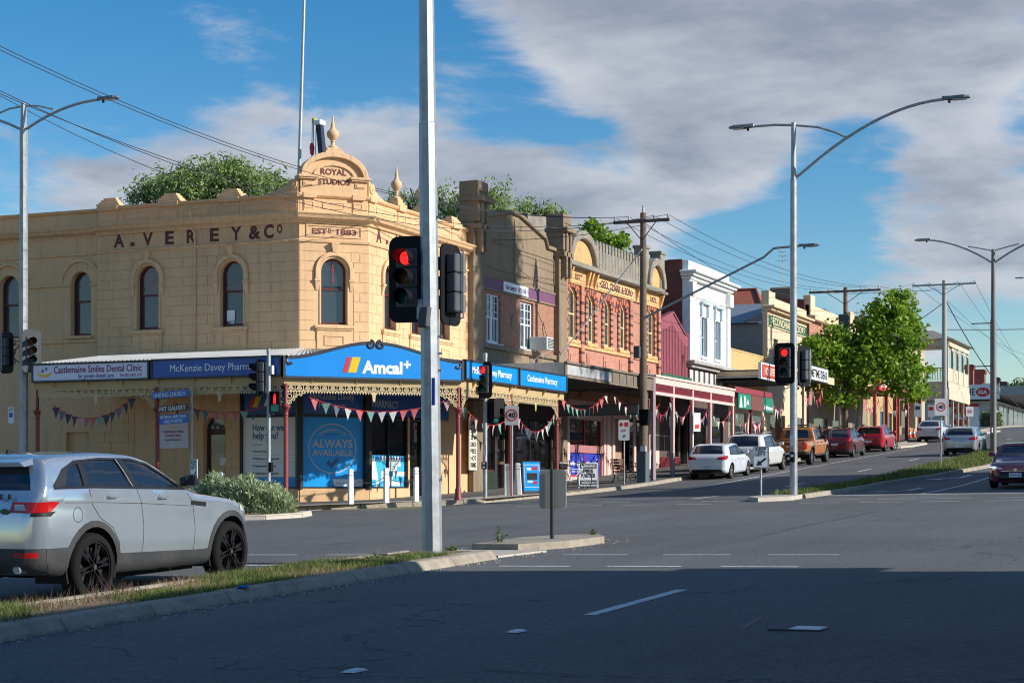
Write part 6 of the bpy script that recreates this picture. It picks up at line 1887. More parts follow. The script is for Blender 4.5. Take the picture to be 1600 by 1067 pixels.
# ---- far right median signal and light pole
x0 = xB(1240, 50.6); y0 = 50.6; z0 = G(x0, y0) + .1
fp_ = thing('far_signal_pole', 'tall grey signal pole with two long lamp arms in the far median', 'traffic signal', (x0, y0, z0))
ztop = zP(192, x0, y0) - z0
oct_pole(fp_, [(.115, 0), (.10, zP(282, x0, y0) - z0), (.085, zP(281, x0, y0) - z0), (.075, ztop), (0, ztop + .02)], 12)
zz = lambda py: zP(py, x0, y0) - z0
rx = lambda px, dy=0.0: xB(px, y0 + dy) - x0
arm = [(0, 0, zz(281))] + [(rx(1242 + (1475 - 1242) * t), 0, zz(281 - 106 * (1 - (1 - t) ** 1.9))) for t in [i / 12 for i in range(1, 13)]]
MB().tube(arm, .042, 8).build('lamp_arm', M_galv, fp_, smooth=True)
MB().tube([(0, 0, zz(196)), (rx(1278), 0, zz(202)), (rx(1305), 0, zz(212)), (rx(1324), 0, zz(222))], .034, 8).build('arm_brace', M_galv, fp_, smooth=True)
MB().tube([(0, 0, zz(196)), (rx(1210), 0, zz(193)), (rx(1177), 0, zz(193))], .038, 8).build('lamp_arm', M_galv, fp_, smooth=True)
lamp_head(fp_, (rx(1472), 0, zz(174)), (1, 0)); lamp_head(fp_, (rx(1179), 0, zz(192)), (-1, 0))
signal_head(fp_, (rx(1228) , -.14, zz(568)), R(5), 0, .58, 1.2)
signal_head(fp_, (.2, .34, zz(571)), R(-110), 9, .58, 1.2)
MB().box(-.07, .07, -.13, -.11, zz(697), zz(680)).build('sticker', M_retro, fp_)
MB().box(-.07, .07, -.2, -.1, zz(722), zz(706)).build('push_button_box', M_sigblk, fp_, bevel=.02)
MB().lathe([(0, -.02), (.045, -.02), (.045, 0), (0, 0)], (0, -.2, zz(712)), 12, 'y').build('push_button', M_retro, fp_)

# ---- left signal and light pole
y0 = 45.4; x0 = xB(37, y0); z0 = zf(x0, y0)
lp = thing('left_signal_pole', 'tall pole with signal heads and curved lamp arms at the left edge', 'traffic signal', (x0, y0, z0))
zz = lambda py: zP(py, x0, y0) - z0
rx = lambda px: xB(px, y0) - x0
oct_pole(lp, [(.14, 0), (.125, zz(203)), (.105, zz(202)), (.09, zz(162)), (0, zz(161))])
for sg in (1, -1):
    MB().tube([(0, 0, zz(205))] + [(sg * rx(37 + 118 * t), 0, zz(205 - 37 * (1 - (1 - t) ** 2.0))) for t in [i / 10 for i in range(1, 11)]], .042, 8).build('lamp_arm', M_galv, lp, smooth=True)
    MB().tube([(0, 0, zz(166)), (sg * rx(60), 0, zz(168)), (sg * rx(84), 0, zz(176))], .03, 8).build('arm_brace', M_galv, lp, smooth=True)
    lamp_head(lp, (sg * rx(153), 0, zz(167)), (sg, 0))
signal_head(lp, (rx(56), -.2, zz(550)), R(48), 9, .58, 1.34, board=M_signal_gb)
signal_head(lp, (rx(8), .1, zz(550)), R(170), 9, .58, 1.3)
for py in (620, 640, 690): MB().box(-.2, .2, -.02, .02, zz(py), zz(py) + .03).build('strap_bolt', M_galv, lp)
MB().tube([(-.12, -.05, zz(540)), (-.3, -.08, zz(548)), (-.32, -.08, zz(560)), (-.15, -.05, zz(566))], .02, 6).build('cable', M_black, lp)
ps = MB().box(rx(20), rx(28.5), -.22, -.2, zz(661), zz(636)).build('parking_plate', M_retro, lp)
MB().box(rx(21.5), rx(27), -.225, -.22, zz(652), zz(645)).build('wheelchair_panel', pbr('sign blue', (.02, .1, .4), .5), ps)
text('1P', .16, M_ink, ps, ((rx(20) + rx(28.5)) / 2, -.223, zz(643)))

# ---- corner signal pole by the bush, and pole by the kerb with the red signal
y0 = 45.0; x0 = xB(420, y0); z0 = zf(x0, y0)
p4 = thing('pedestrian_signal_pole', 'slim pole with sideways signal and red pedestrian light left of the corner post', 'traffic signal', (x0, y0, z0))
zz = lambda py: zP(py, x0, y0) - z0
rx = lambda px: xB(px, y0) - x0
oct_pole(p4, [(.06, 0), (.06, zz(552)), (.068, zz(552)), (.068, zz(545)), (0, zz(544))], 14)
signal_head(p4, (rx(404), .02, zz(590)), R(-80), 9, .5, 1.1)
ped_head(p4, (rx(431.5), -.08, zz(629)), R(25))
MB().box(.08, .15, -.06, .06, zz(585), zz(571)).build('junction_box', M_retro, p4, bevel=.01)
MB().box(.03, .15, -.09, .02, zz(737), zz(722)).build('push_button_box', M_sigblk, p4, bevel=.02)
x0 = -22.35; y0 = yA(758, x0); z0 = zf(x0, y0)
p5_ = thing('kerb_signal_pole', 'slim kerbside signal pole with a red light beside the round 40 sign', 'traffic signal', (x0, y0, z0))
zz = lambda py: zP(py, x0, y0) - z0
ry = lambda px: yA(px, x0) - y0
oct_pole(p5_, [(.068, 0), (.068, zz(560)), (.075, zz(560)), (.075, zz(552)), (0, zz(551))], 14)
signal_head(p5_, (.0, -.14, zz(594)), R(12), 0, .55, 1.15)
ped_head(p5_, (.32, .16, zz(638)), R(150), False)
ped_head(p5_, (.14, .5, zz(645)), R(80), False)
MB().box(-.08, .1, -.13, -.07, zz(733), zz(721)).build('push_button_box', M_sigblk, p5_, bevel=.02)
MB().box(-.03, .07, -.085, -.068, zz(711), zz(694)).build('sticker', M_retro, p5_)
for z_ in (zz(724), zz(730)): MB().lathe([(.03, -.01), (.045, -.01), (.045, 0), (.03, 0)], (.01, -.13, z_), 12, 'y').build('push_button', M_retro, p5_)

# ---- round speed signs, keep-left signs, parking plates
def plate_sign(name, label, x, y, w, h, zc, draw, rot=0.0, post_r=.03, post_mat=None, base_dz=.13, back=False, cat='sign', post_top=None, group=None):
    z0 = G(x, y) + base_dz
    t = thing(name, label, cat, (x, y, z0), rot, group)
    MB().tube([(0, .02, 0), (0, .02, (post_top or zc + h / 2) - z0)], post_r, 10).build('post', post_mat or M_galv, t, smooth=True)
    pl = MB().prism(rrect(0, zc - z0, w, h, .05), -.045, -.035).build('plate', M_retro, t)
    MB().prism(rrect(0, zc - z0, w - .01, h - .01, .05), -.035, -.031).build('plate_back', M_signback, t)
    draw(pl, zc - z0)
    return t


def draw_speed(n):
    def d(pl, z):
        MB().strip(arc(0, z + .01, .195, 0, 360, 32), arc(0, z + .01, .155, 0, 360, 32), -.05, -.045).build('red_ring', M_red, pl)
        text(n, .25, M_ink, pl, (0, -.048, z - .075), width=.23, bold=.02)
    return d


def draw_keep(pl, z):
    for t_, q in (('KEEP', .17), ('LEFT', .04)): text(t_, .155, M_ink, pl, (0, -.048, z + q), width=.3, bold=.015)
    a = R(-142)
    c, s_ = math.cos(a), math.sin(a)
    pts = [(-.17, -.028), (.03, -.028), (.03, -.085), (.17, 0), (.03, .085), (.03, .028), (-.17, .028)]
    MB().prism([(x * c - y * s_ + .01, z - .14 + x * s_ + y * c) for x, y in pts], -.05, -.045).build('arrow', M_ink, pl)
    MB().strip(rrect(0, z, .44, .60, .045) + rrect(0, z, .44, .60, .045)[:1], rrect(0, z, .42, .58, .04) + rrect(0, z, .42, .58, .04)[:1], -.049, -.045).build('border', M_ink, pl)


yS = yA(800, -22.3)
plate_sign('speed_sign', 'white sign with red ring reading 40 beside the kerbside red signal', -22.3, yS, .46, .62, zP(649, -22.3, yS), draw_speed('40'), R(12), cat='speed sign', group='speed limit signs')
yS = 78.0; xS = xB(1470, yS)
plate_sign('speed_sign', 'grey shaded 40 sign on the far grassed median', xS, yS, .55, .74, zP(636, xS, yS), draw_speed('40'), R(20), cat='speed sign', group='speed limit signs')
yS = 148; xS = xB(1515, yS)
plate_sign('speed_sign', 'tiny far 50 sign right of the hotel posts', xS, yS, .6, .8, zP(643, xS, yS), draw_speed('50'), R(20), cat='speed sign', group='speed limit signs')
xk, yk = xB(1189, 49.6), 49.6
plate_sign('keep_left_sign', 'white KEEP LEFT sign with black arrow on the far median nose', xk, yk, .46, .62, zP(714, xk, yk), draw_keep, R(14), base_dz=.12, cat='keep left sign', group='keep left signs')
xk, yk = -24.4, 40.6
plate_sign('keep_left_sign', 'half hidden KEEP LEFT sign behind the silver car mirror', xB(305, yk), yk, .46, .62, zP(735, xB(305, yk), yk), draw_keep, R(-32), base_dz=.1, cat='keep left sign', group='keep left signs')
yk = 27.6; xk = xB(863, yk)
plate_sign('keep_left_sign', 'sign seen from its bare back on a black post on the near median nose', xk, yk, .46, .66, zP(764, xk, yk), draw_keep, R(180 + 12), .036, M_postdk, .12, cat='keep left sign', group='keep left signs')
for i, (px, py, lab) in enumerate(((975, 672, 'white parking plate on a thin post in front of the bench'), )):
    y = yA(px, -22.35)
    def dp(pl, z):
        MB().lathe([(.035, -.004), (.07, -.004), (.07, 0), (.035, 0)], (-.1, -.045, z + .22), 14, 'y').build('no_symbol', M_red, pl)
        MB().box(.03, .17, -.05, -.045, z + .14, z + .3).build('red_panel', M_red, pl)
        text('1/4P', .11, M_red, pl, (0, -.048, z - .05)); text('2P', .13, M_green, pl, (.02, -.048, z - .27))
    plate_sign('parking_sign', lab, -22.35, y, .42, .78, zP(py, -22.35, y), dp, R(15), cat='parking sign')
for px, py, h_, lab, Xp in ((1434, 641, .95, 'small white parking sign left of the far white car', -22.3), (1455, 642, .9, 'small white parking sign above the far white car roof', -22.3)):
    y = yA(px, Xp)
    def d2(pl, z): MB().box(-.16, .16, -.05, -.045, z + .05, z + .3).build('panel_mark', M_red if px == 1455 else M_green, pl)
    plate_sign('parking_sign', lab, Xp, y, .5, h_, zP(py, Xp, y), d2, R(10), cat='parking sign')
bp_y = yA(1083, -22.45)
nt_ = thing('banner_plate', 'tall narrow pale notice fixed to a pink verandah post', 'notice', (-22.35, bp_y, 0), R(60))
MB().box(-.2, .2, -.1, -.08, zP(674, -22.4, bp_y), zP(645, -22.4, bp_y)).build('plate', M_retro, nt_); MB().box(-.12, .12, -.104, -.1, zP(670, -22.4, bp_y), zP(663, -22.4, bp_y)).build('red_panel', M_red, nt_)

# street name blades
y0 = 45.1; x0 = xB(300, y0); z0 = zf(x0, y0)
sn = thing('street_name_post', 'pole of blue and brown direction blades naming church, gallery and health centre', 'direction sign', (x0, y0, z0))
zz = lambda py: zP(py, x0, y0) - z0
rx = lambda px: xB(px, y0) - x0
MB().tube([(0, 0, 0), (0, 0, zz(604))], .035, 10).build('post', M_galv, sn, smooth=True)
M_bsign = pbr('blade blue', (.02, .12, .42), .45, var=.06); M_brsign = pbr('blade brown', (.09, .04, .03), .5, var=.08)
for y_, h_, xa, mt, lines in ((615.5, .2, 237, M_bsign, ['UNITING CHURCH']), (637, .19, 246.5, M_brsign, ['ART GALLERY']), (654, .28, 249, M_bsign, ['MATERNAL AND CHILD', 'HEALTH CENTRE'])):
    L_ = -rx(xa) + rx(299)
    b_ = MB().box(-L_ / 2, L_ / 2, -.012, .012, -h_ / 2, h_ / 2).build('blade', mt, sn, loc=(rx(298) - L_ / 2 * .98, -.06, zz(y_)), bevel=.004)
    b_.rotation_euler = (0, R(-2.2), R(-6))
    for i, t_ in enumerate(lines):
        text(t_, .185 if len(lines) == 1 else .14, M_sign_w, b_, (-.02, -.016, -.065 if len(lines) == 1 else (.02 if i == 0 else -.115)), width=L_ * (.86 if i == 0 else .62))
# ---- bollards
def bollard(x, y, lab, h=1.05, rot=R(45), lean=0.0):
    t = thing('bollard', lab, 'bollard', (x, y, zf(x, y)), rot, 'white timber bollards on the corner')
    m = MB().hexa([(-.075, -.075, 0), (.075, -.075, 0), (.075, .075, 0), (-.075, .075, 0)], [(-.07, -.07, h - .12), (.07, -.07, h - .12), (.07, .07, h - .12), (-.07, .07, h - .12)])
    o_ = m.build('shaft', M_white, t, bevel=.012)
    MB().prism(rrect(0, h - .06, .145, .12, .055, 4), -.072, .072).build('rounded_head', M_white, t, bevel=.01)
    MB().box(-.076, .076, -.076, .076, h - .2, h - .185).build('groove', M_siggry, t)
    t.rotation_euler = (0, lean, rot)
    return t


bl = []
for px, lab in ((548, 'left white bollard of the chained row before the big blue window'), (603.5, 'middle white bollard of the chained row at the corner'), (650, 'right white bollard of the chained row, beside the thick pole')):
    a_, b_ = ray(px); d_ = 71.25 / (b_ - a_)
    bl.append((a_ * d_, b_ * d_)); bollard(*bl[-1], lab)
bollard(xB(346, 45.15), 45.15, 'lone white bollard behind the grey green shrub', 1.05, 0.0)
for i in range(2):
    (xa, ya), (xb_, yb2) = bl[i], bl[i + 1]
    ch = MB().tube([(xa + (xb_ - xa) * t, ya + (yb2 - ya) * t, zf(xa, ya) + .82 - .2 * 4 * t * (1 - t) + (zf(xb_, yb2) - zf(xa, ya)) * t) for t in [k / 12 for k in range(13)]], .013, 5).build('chain', M_charcoal)
    tag(ch, ('chain sagging between the left and middle white bollards', 'chain sagging between the middle and right white bollards')[i], 'chain', 'chains between bollards')
for px, X, lab, le in ((792, -22.5, 'upright white bollard left of the 40 sign post', 0.0), (807, -22.75, 'white bollard just right of the 40 sign post', .02), (812, -22.6, 'leaning white bollard beside the blue sandwich board', -.05)):
    bollard(X, yA(px, X), lab, 1.06, R(20), le)
# ---- sandwich boards
def a_frame(name, label, x, y, w, h, rot, face, frame, draw):
    t = thing(name, label, 'sandwich board', (x, y, zf(x, y)), rot)
    for s_ in (-1, 1):
        bo = MB().box(-w / 2, w / 2, -.012, .012, 0.08, h).build('panel', face, t)
        bo.rotation_euler = (s_ * R(12), 0, 0); bo.location = (0, s_ * h * .21 * 1.0, 0)
        m = MB()
        for x_ in (-w / 2, w / 2 - .03): m.box(x_, x_ + .03, -.02, .02, 0, h)
        m.box(-w / 2 + .03, w / 2 - .03, -.02, .02, h - .03, h).build('panel_frame', frame, bo)
        if s_ == -1: draw(bo)
        else: draw(bo, True)
    MB().box(-w / 2 - .005, -w / 2 + .02, -h * .12, h * .12, h * .45, h * .47).build('stay', frame, t)
    return t


def d_sale(bo, back=False):
    if back: text('SALE', .3, M_sign_w, bo, (0, .02, .35), width=.4, rot=math.pi, bold=.02); return
    MB().box(-.27, .27, -.018, -.013, .2, 1.0).build('print', M_sign_w, bo)
    MB().box(-.25, .25, -.022, -.018, .22, .98).build('print', M_cyan, bo)
    for i, (x, z, w_, h_, c_) in enumerate(((.1, .86, .2, .1, M_red), (-.1, .84, .16, .08, M_sign_w), (0, .58, .36, .24, M_ink), (.08, .64, .12, .08, M_red), (-.08, .4, .18, .06, M_sign_w), (.1, .36, .12, .12, M_red))):
        MB().box(x - w_ / 2, x + w_ / 2, -.027, -.022 - .0005 * i, z - h_ / 2, z + h_ / 2).build('print_panel', c_, bo)


x_, y_ = -23.0, yA(830, -23.0)
a_frame('sale_board', 'blue and white sandwich board with red print beside the white bollards', x_, y_, .66, 1.12, R(35), M_cyan, M_ink, d_sale)


def d_pies(bo, back=False):
    if back: return
    MB().box(-.3, .3, -.018, -.013, .74, .9).build('header', M_ink, bo)
    text('McSHANAGS', .13, M_sign_w, bo, (0, -.022, .78), width=.52, bold=.02)
    for t_, z, w_ in (('PIES', .57, .36), ('PASTIES', .4, .5)): text(t_, .2, M_ink, bo, (0, -.018, z), width=w_, bold=.03)
    MB().box(-.3, .3, -.018, -.013, .12, .3).build('footer', M_ink, bo); text('SAUSAGE ROLLS', .13, M_sign_w, bo, (0, -.022, .16), width=.52, bold=.02)


x_, y_ = -22.7, yA(919, -22.7)
a_frame('pie_board', 'white sandwich board reading PIES PASTIES beside the bicycle', x_, y_, .72, .95, R(25), M_retro, M_retro, d_pies)
# ---- bench
bx_, by_ = -23.2, yA(970, -23.2)
bn = thing('bench', 'brown slatted park bench with scrolled black iron ends under the plain verandah', 'bench', (bx_, by_, zf(bx_, by_)), R(90))
M_slat = pbr('bench timber', (.14, .06, .035), .6, var=.2, scale=6)
for i in range(4): MB().box(-.8, .8, -.45 + i * .12, -.35 + i * .12, .43, .46).build('seat_slat', M_slat, bn, bevel=.008)
for i in range(4): MB().box(-.8, .8, .06 + i * .02, .09 + i * .02, .52 + i * .11, .61 + i * .11).build('back_slat', M_slat, bn, bevel=.008)
for s_ in (-.72, .72):
    m = MB().tube([(s_, -.5, 0), (s_, -.44, .2), (s_, -.46, .42), (s_, .05, .42), (s_, .12, .9)], .024, 8)
    m.tube([(s_, .05, .42), (s_, .0, .2), (s_, .12, 0)], .024, 8)
    m.tube([(s_, -.46, .42), (s_, -.48, .62), (s_, -.2, .66), (s_, .06, .64)], .022, 8)
    m.tube([(s_, -.25 + .13 * math.cos(a), .2 + .13 * math.sin(a)) for a in [i * .52 for i in range(13)]], .016, 6)
    m.tube([(s_, -.2 + .08 * math.cos(a), .53 + .08 * math.sin(a)) for a in [i * .52 for i in range(13)]], .014, 6)
    m.build('iron_end', M_black, bn, smooth=True)
# ---- bicycle with child seat
kx, ky = -22.75, yA(896, -22.75)
bi = thing('bicycle', 'parked bicycle with a black child seat standing behind the bare sign', 'bicycle', (kx, ky, zf(kx, ky)), R(60))
def wheel_ring(p, x):
    MB().tube([(x + .33 * math.cos(a), 0, .34 + .33 * math.sin(a)) for a in [i * math.pi / 14 for i in range(29)]], .018, 6).build('tyre', M_black, p)
    m = MB()
    for i in range(8): m.tube([(x, 0, .34), (x + .31 * math.cos(i * math.pi / 4), 0, .34 + .31 * math.sin(i * math.pi / 4))], .004, 4)
    m.build('spokes', M_galv, p)['kind'] = 'stuff'
wheel_ring(bi, -.52); wheel_ring(bi, .52)
MB().tube([(-.52, 0, .34), (-.1, 0, .32), (.38, 0, .72), (.42, 0, .86)], .02, 8).tube([(-.1, 0, .32), (-.2, 0, .8)], .018, 8).tube([(-.2, 0, .75), (.38, 0, .72)], .018, 8).tube([(.38, 0, .72), (.52, 0, .34)], .016, 8).build('frame', pbr('bike paint', (.5, .52, .55), .4, metal=.2), bi, smooth=True)
MB().tube([(.3, -.3, .98), (.42, -.15, .95), (.42, .15, .95), (.3, .3, .98)], .014, 8).tube([(.42, 0, .84), (.42, 0, .96)], .016, 8).build('handlebar', M_black, bi, smooth=True)
MB().box(-.34, -.08, -.09, .09, .84, .9).build('saddle', M_black, bi, bevel=.03, seg=2)
MB().hexa([(-.72, -.17, .72), (-.38, -.17, .72), (-.38, .17, .72), (-.72, .17, .72)], [(-.86, -.19, 1.0), (-.4, -.2, .98), (-.4, .2, .98), (-.86, .19, 1.0)]).hexa([(-.86, -.19, 1.0), (-.72, -.2, 1.0), (-.72, .2, 1.0), (-.86, .19, 1.0)], [(-.95, -.16, 1.5), (-.8, -.17, 1.5), (-.8, .17, 1.5), (-.95, .16, 1.5)]).build('child_seat', M_black, bi, bevel=.05, seg=2)
MB().box(-.78, -.3, -.06, .06, .68, .7).build('carrier', M_galv, bi)
# ---- traffic cones
for i, px in enumerate((1421.5, 1428)):
    y = yA(px, -23.2)
    c_ = thing('traffic_cone', ('left of two orange cones beside the far white car', 'right of two orange cones beside the far white car')[i], 'traffic cone', (-23.2, y, zf(-23.2, y)), 0, 'orange traffic cones')
    M_cone = pbr('cone orange', (.6, .08, .02), .6, var=.05)
    MB().box(-.2, .2, -.2, .2, 0, .04).build('base', M_cone, c_); MB().lathe([(.15, .04), (.1, .3)], (0, 0, 0), 12).lathe([(.07, .48), (.03, .75), (0, .76)], (0, 0, 0), 12).build('cone_body', M_cone, c_); MB().lathe([(.1, .3), (.07, .48)], (0, 0, 0), 12).build('reflective_band', M_retro, c_)

# ---- median light pole and far lamps
y0 = 86.0; x0 = xB(1552, y0); z0 = G(x0, y0)
ml = thing('median_light_pole', 'tall grey light pole with two curved arms in the grassed median at right', 'street light', (x0, y0, z0))
zz = lambda py: zP(py, x0, y0) - z0
rx = lambda px: xB(px, y0) - x0
oct_pole(ml, [(.15, 0), (.14, zz(500)), (.115, zz(499)), (.09, zz(390)), (0, zz(389))], 14, mat=pbr('brown grey painted pole', (.2, .19, .18), .6, metal=.2, var=.15))
for sg in (-1, 1):
    MB().tube([(0, 0, zz(412))] + [(sg * rx(1552 + 118 * t), 0, zz(412 - 43 * (1 - (1 - t) ** 1.9))) for t in [i / 10 for i in range(1, 10)]], .045, 8).build('lamp_arm', M_galv, ml, smooth=True)
    MB().tube([(0, 0, zz(392)), (sg * rx(1578), 0, zz(386)), (sg * rx(1592), 0, zz(383))], .03, 6).build('arm_brace', M_galv, ml, smooth=True)
    lamp_head(ml, (sg * rx(1652), 0, zz(369)), (sg, 0))
for py in (505, 572): MB().tube([(0, -.1, zz(py)), (-1.0, -.1, zz(py))], .025, 6).build('banner_arm', M_postdk, ml)
MB().tube([(rx(1552) - .05, -.16, zz(676)), (rx(1552) - .05, -.16, zz(668))], .05, 8).build('number_plate', M_retro, ml)
y0 = 175; x0 = -11.5; x0 = xB(1597, y0); z0 = G(x0, y0)
fl2 = thing('far_street_light', 'distant street lamp arm peeping in at the right edge', 'street light', (x0 + 2, y0, z0))
zz = lambda py: zP(py, x0, y0) - z0
MB().lathe([(.14, 0), (.09, zz(450))], (0, 0, 0), 10).build('pole', M_galv, fl2); MB().tube([(0, 0, zz(455)), (-1.0, 0, zz(437)), (-2.0, 0, zz(434))], .05, 6).build('lamp_arm', M_galv, fl2); lamp_head(fl2, (-1.9, 0, zz(434)), (-1, 0))

# ---- timber power poles
M_insul = pbr('porcelain', (.5, .5, .5), .3, var=.05)
POLES = []


def power_pole(label, px, X, py_top, arms, r0=.15, mat=None, name='power_pole'):
    y = yA(px, X); z0 = zf(X, y) - .05
    t = thing(name, label, 'power pole', (X, y, z0), 0, 'power poles along the kerb')
    h = zP(py_top, X, y) - z0
    MB().lathe([(r0 * 1.15, 0), (r0, h * .4), (r0 * .8, h), (0, h + .03)], (0, 0, 0), 12).build('pole', mat or M_creo, t, smooth=True)
    tips = []
    for i, (dz, half) in enumerate(arms):
        MB().box(-half, half, -.28, -.16, h - dz - .06, h - dz + .06).build('crossarm', mat or M_creo, t)
        MB().tube([(0, -.16, h - dz - .75), (-half * .5, -.2, h - dz - .06)], .02, 5).build('arm_stay', M_postdk, t); MB().tube([(0, -.16, h - dz - .75), (half * .5, -.2, h - dz - .06)], .02, 5).build('arm_stay', M_postdk, t)
        for u in (-.95, -.45, .45, .95):
            MB().lathe([(.015, 0), (.045, .05), (.05, .1), (.03, .12), (.04, .16), (0, .18)], (u * half, -.22, h - dz + .06), 8).build('insulator', M_insul, t)
            if i == 0: tips.append(Vector((X + u * half, y - .22, z0 + h - dz + .2)))
    POLES.append(tips)
    t['h'] = h
    return t, h


pp, hp = power_pole('leaning grey timber power pole in front of the red brick building', 1005, -22.25, 333, [(.35, 1.15)])
zz = lambda py: zP(py, -22.25, yA(1005, -22.25)) - pp.location.z
MB().lathe([(.05, 0), (.06, .12), (.03, .2), (.05, .28), (0, .34)], (0, 0, hp), 10).build('pole_top_pin', M_insul, pp)
MB().box(-.3, -.05, -.32, -.12, zz(560), zz(541)).build('service_box', M_siggry, pp, bevel=.02)
MB().hexa([(.0, -.45, zz(665)), (.34, -.45, zz(665)), (.34, -.2, zz(665)), (0, -.2, zz(665))], [(-.02, -.5, zz(640)), (.4, -.5, zz(640)), (.4, -.16, zz(640)), (-.02, -.16, zz(640))]).build('speaker_box', M_sigblk, pp, bevel=.02)
MB().box(-.2, .2, -.22, .2, 0, zz(705)).build('steel_sleeve', pbr('blue grey steel sleeve', (.12, .15, .18), .6, metal=.3, var=.2), pp, bevel=.03)
MB().box(-.02, .2, -.3, -.2, zz(705), zz(697)).build('notice', M_sign_w, pp)
# its lamp arm reaches over the street
ax_, ay_ = -22.25, yA(1005, -22.25)
tipd = lambda px, py, u: Vector((u, 0, zP(py, ax_ + u, ay_) - pp.location.z))
u1 = xB(1262, ay_) - ax_
MB().tube([(0, -.16, zz(499)), tipd(0, 402, u1 * .74), tipd(0, 388, u1 * .80), tipd(0, 384, u1 * .96)], .045, 8).build('lamp_arm', M_galv, pp, smooth=True)
lamp_head(pp, tipd(0, 384, u1 * .95), (1, 0))
p2, _ = power_pole('power pole with two crossarms rising behind the street tree', 1321, -22.3, 449, [(.25, 2.1)])
p3, _ = power_pole('pale concrete power pole before the balcony hotel', 1475.5, -22.1, 438, [(.35, 2.4)], .2, pbr('pale concrete pole', (.36, .35, .32), .85, var=.12))
# transformer-like box on the second pole
MB().box(-.3, .3, -.55, -.2, zP(512, -22.3, yA(1321, -22.3)) - p2.location.z, zP(492, -22.3, yA(1321, -22.3)) - p2.location.z).build('pole_box', M_siggry, p2, bevel=.03)

# ---- overhead wires
M_wire = pbr('overhead wire', (.03, .03, .035), .6, var=0)


def wire(a, b, sag, label, r=.011, n=20, thick=None):
    a, b = Vector(a), Vector(b)
    o = MB().tube([a.lerp(b, i / n) - Vector((0, 0, sag * 4 * i / n * (1 - i / n))) for i in range(n + 1)], thick or r, 5).build('overhead_wire', M_wire)
    return tag(o, label, 'wire', 'overhead wires')


def pt(px, py, X=None, Y=None):
    if X is not None: Y = yA(px, X)
    else: X = xB(px, Y)
    return Vector((X, Y, zP(py, X, Y)))


T0, T1, T2 = POLES
for i in range(4):
    e = pt(-30, (58, 64, 128, 134)[i], Y=38 - i * .5)
    wire(T0[i], e, (1.3, 1.4, 1.9, 1.7)[i], 'dark wire from the timber pole to the upper left corner, %s from the top' % ('first', 'second', 'third', 'fourth')[i], .012)
for i in range(4):
    wire(T0[i], T1[i], .55 + .06 * i, 'wire from timber pole to the pole behind the tree, strand %s from left' % ('one', 'two', 'three', 'four')[i], .011)
    wire(T1[i], T2[i], .5, 'wire between tree pole and pale concrete pole, strand %s from the left' % ('one', 'two', 'three', 'four')[i], .013)
    wire(T2[i], pt(1625, 560 + 14 * i, Y=250), 1.0, 'wire falling from the pale concrete pole to the right edge, strand %s' % ('one', 'two', 'three', 'four')[i], .015)
wire(pt(1478, 470, X=-22.1), pt(1640, 668, Y=160), 1.6, 'thick black cable sagging from the pale concrete pole to the right', .04)
wire(pt(1478, 470, X=-22.1), pt(1325, 560, X=-22.3), .3, 'thick black cable from the pale concrete pole down into the tree', .035)
wire(pt(1478, 515, X=-22.1), pt(1650, 513, Y=150), .05, 'level dark cable crossing the sky at the right edge', .035)
wire(pt(1003, 390, X=-22.25), pt(872, 560, X=XA + .1), .0, 'pale diagonal stay from the timber pole to the lawyers wall', .03).data.materials[0] = M_white
wire(pt(1003, 345, X=-22.25), pt(1240, 462, Y=108), .6, 'thin service wire from the timber pole to the roofs beyond', .012)
wire(pt(0, 150, Y=48), pt(1003, 352, X=-22.25), 2.2, 'lowest dark wire crossing in front of the cream building to the timber pole', .013)
# aerial on the bookshop roof
an = thing('roof_aerial', 'thin television aerial mast above the bookshop roof', 'aerial', (XA - 3, yA(1222.5, XA - 3), 13.5))
MB().tube([(0, 0, 0), (0, 0, 4.2)], .025, 6).build('mast', M_galv, an)
for i in range(4): MB().tube([(-.35 + .05 * i, 0, 3.2 + .3 * i), (.35 - .05 * i, 0, 3.2 + .3 * i)], .015, 5).build('aerial_rod', M_galv, an)
an = thing('roof_aerial', 'lattice television aerial in front of the red chimney', 'aerial', (XA - 2, yA(1347, XA - 2), 12.8))
MB().tube([(0, 0, 0), (0, 0, 2.6)], .03, 6).build('mast', M_galv, an)
for i in range(5): MB().tube([(-.7 + .3 * i, 0, 1.9), (-.7 + .3 * i, 0, 2.6)], .015, 5).build('aerial_rod', M_galv, an)
MB().tube([(-.9, 0, 2.25), (.8, 0, 2.25)], .018, 5).build('aerial_boom', M_galv, an)

# ---- crane boom beyond the corner building
cy = 95.0; cx_ = xB(505, cy)
cr = thing('crane_boom', 'dark telescopic crane boom with white head behind the corner pediment', 'crane', (cx_, cy, 6))
zz = lambda py: zP(py, cx_, cy) - 6
rx = lambda px: xB(px, cy) - cx_
M_crane = pbr('crane dark blue', (.02, .025, .05), .5, var=.1)
MB().hexa([(rx(505), -.3, zz(290)), (rx(512), -.3, zz(290)), (rx(512), .3, zz(290)), (rx(505), .3, zz(290))], [(rx(496), -.2, zz(196)), (rx(503), -.2, zz(194)), (rx(503), .2, zz(194)), (rx(496), .2, zz(196))]).build('boom', M_crane, cr)
MB().box(rx(494), rx(505), -.35, .35, zz(196), zz(188)).build('boom_head', M_sign_w, cr, bevel=.05); MB().box(rx(489), rx(494), -.2, .2, zz(191), zz(184)).build('sheave', pbr('crane yellow', (.5, .5, .05), .5), cr, bevel=.05)
for px in (490, 488, 494): MB().tube([(rx(px), 0, zz(190)), (rx(px - 1), 0, zz(245))], .025, 5).build('hoist_rope', M_wire, cr)
MB().lathe([(0, 0), (.12, .1), (.16, .5), (.1, .75), (0, .8)], (rx(487.5), 0, zz(242)), 10).build('hook_block', M_red, cr, smooth=True)
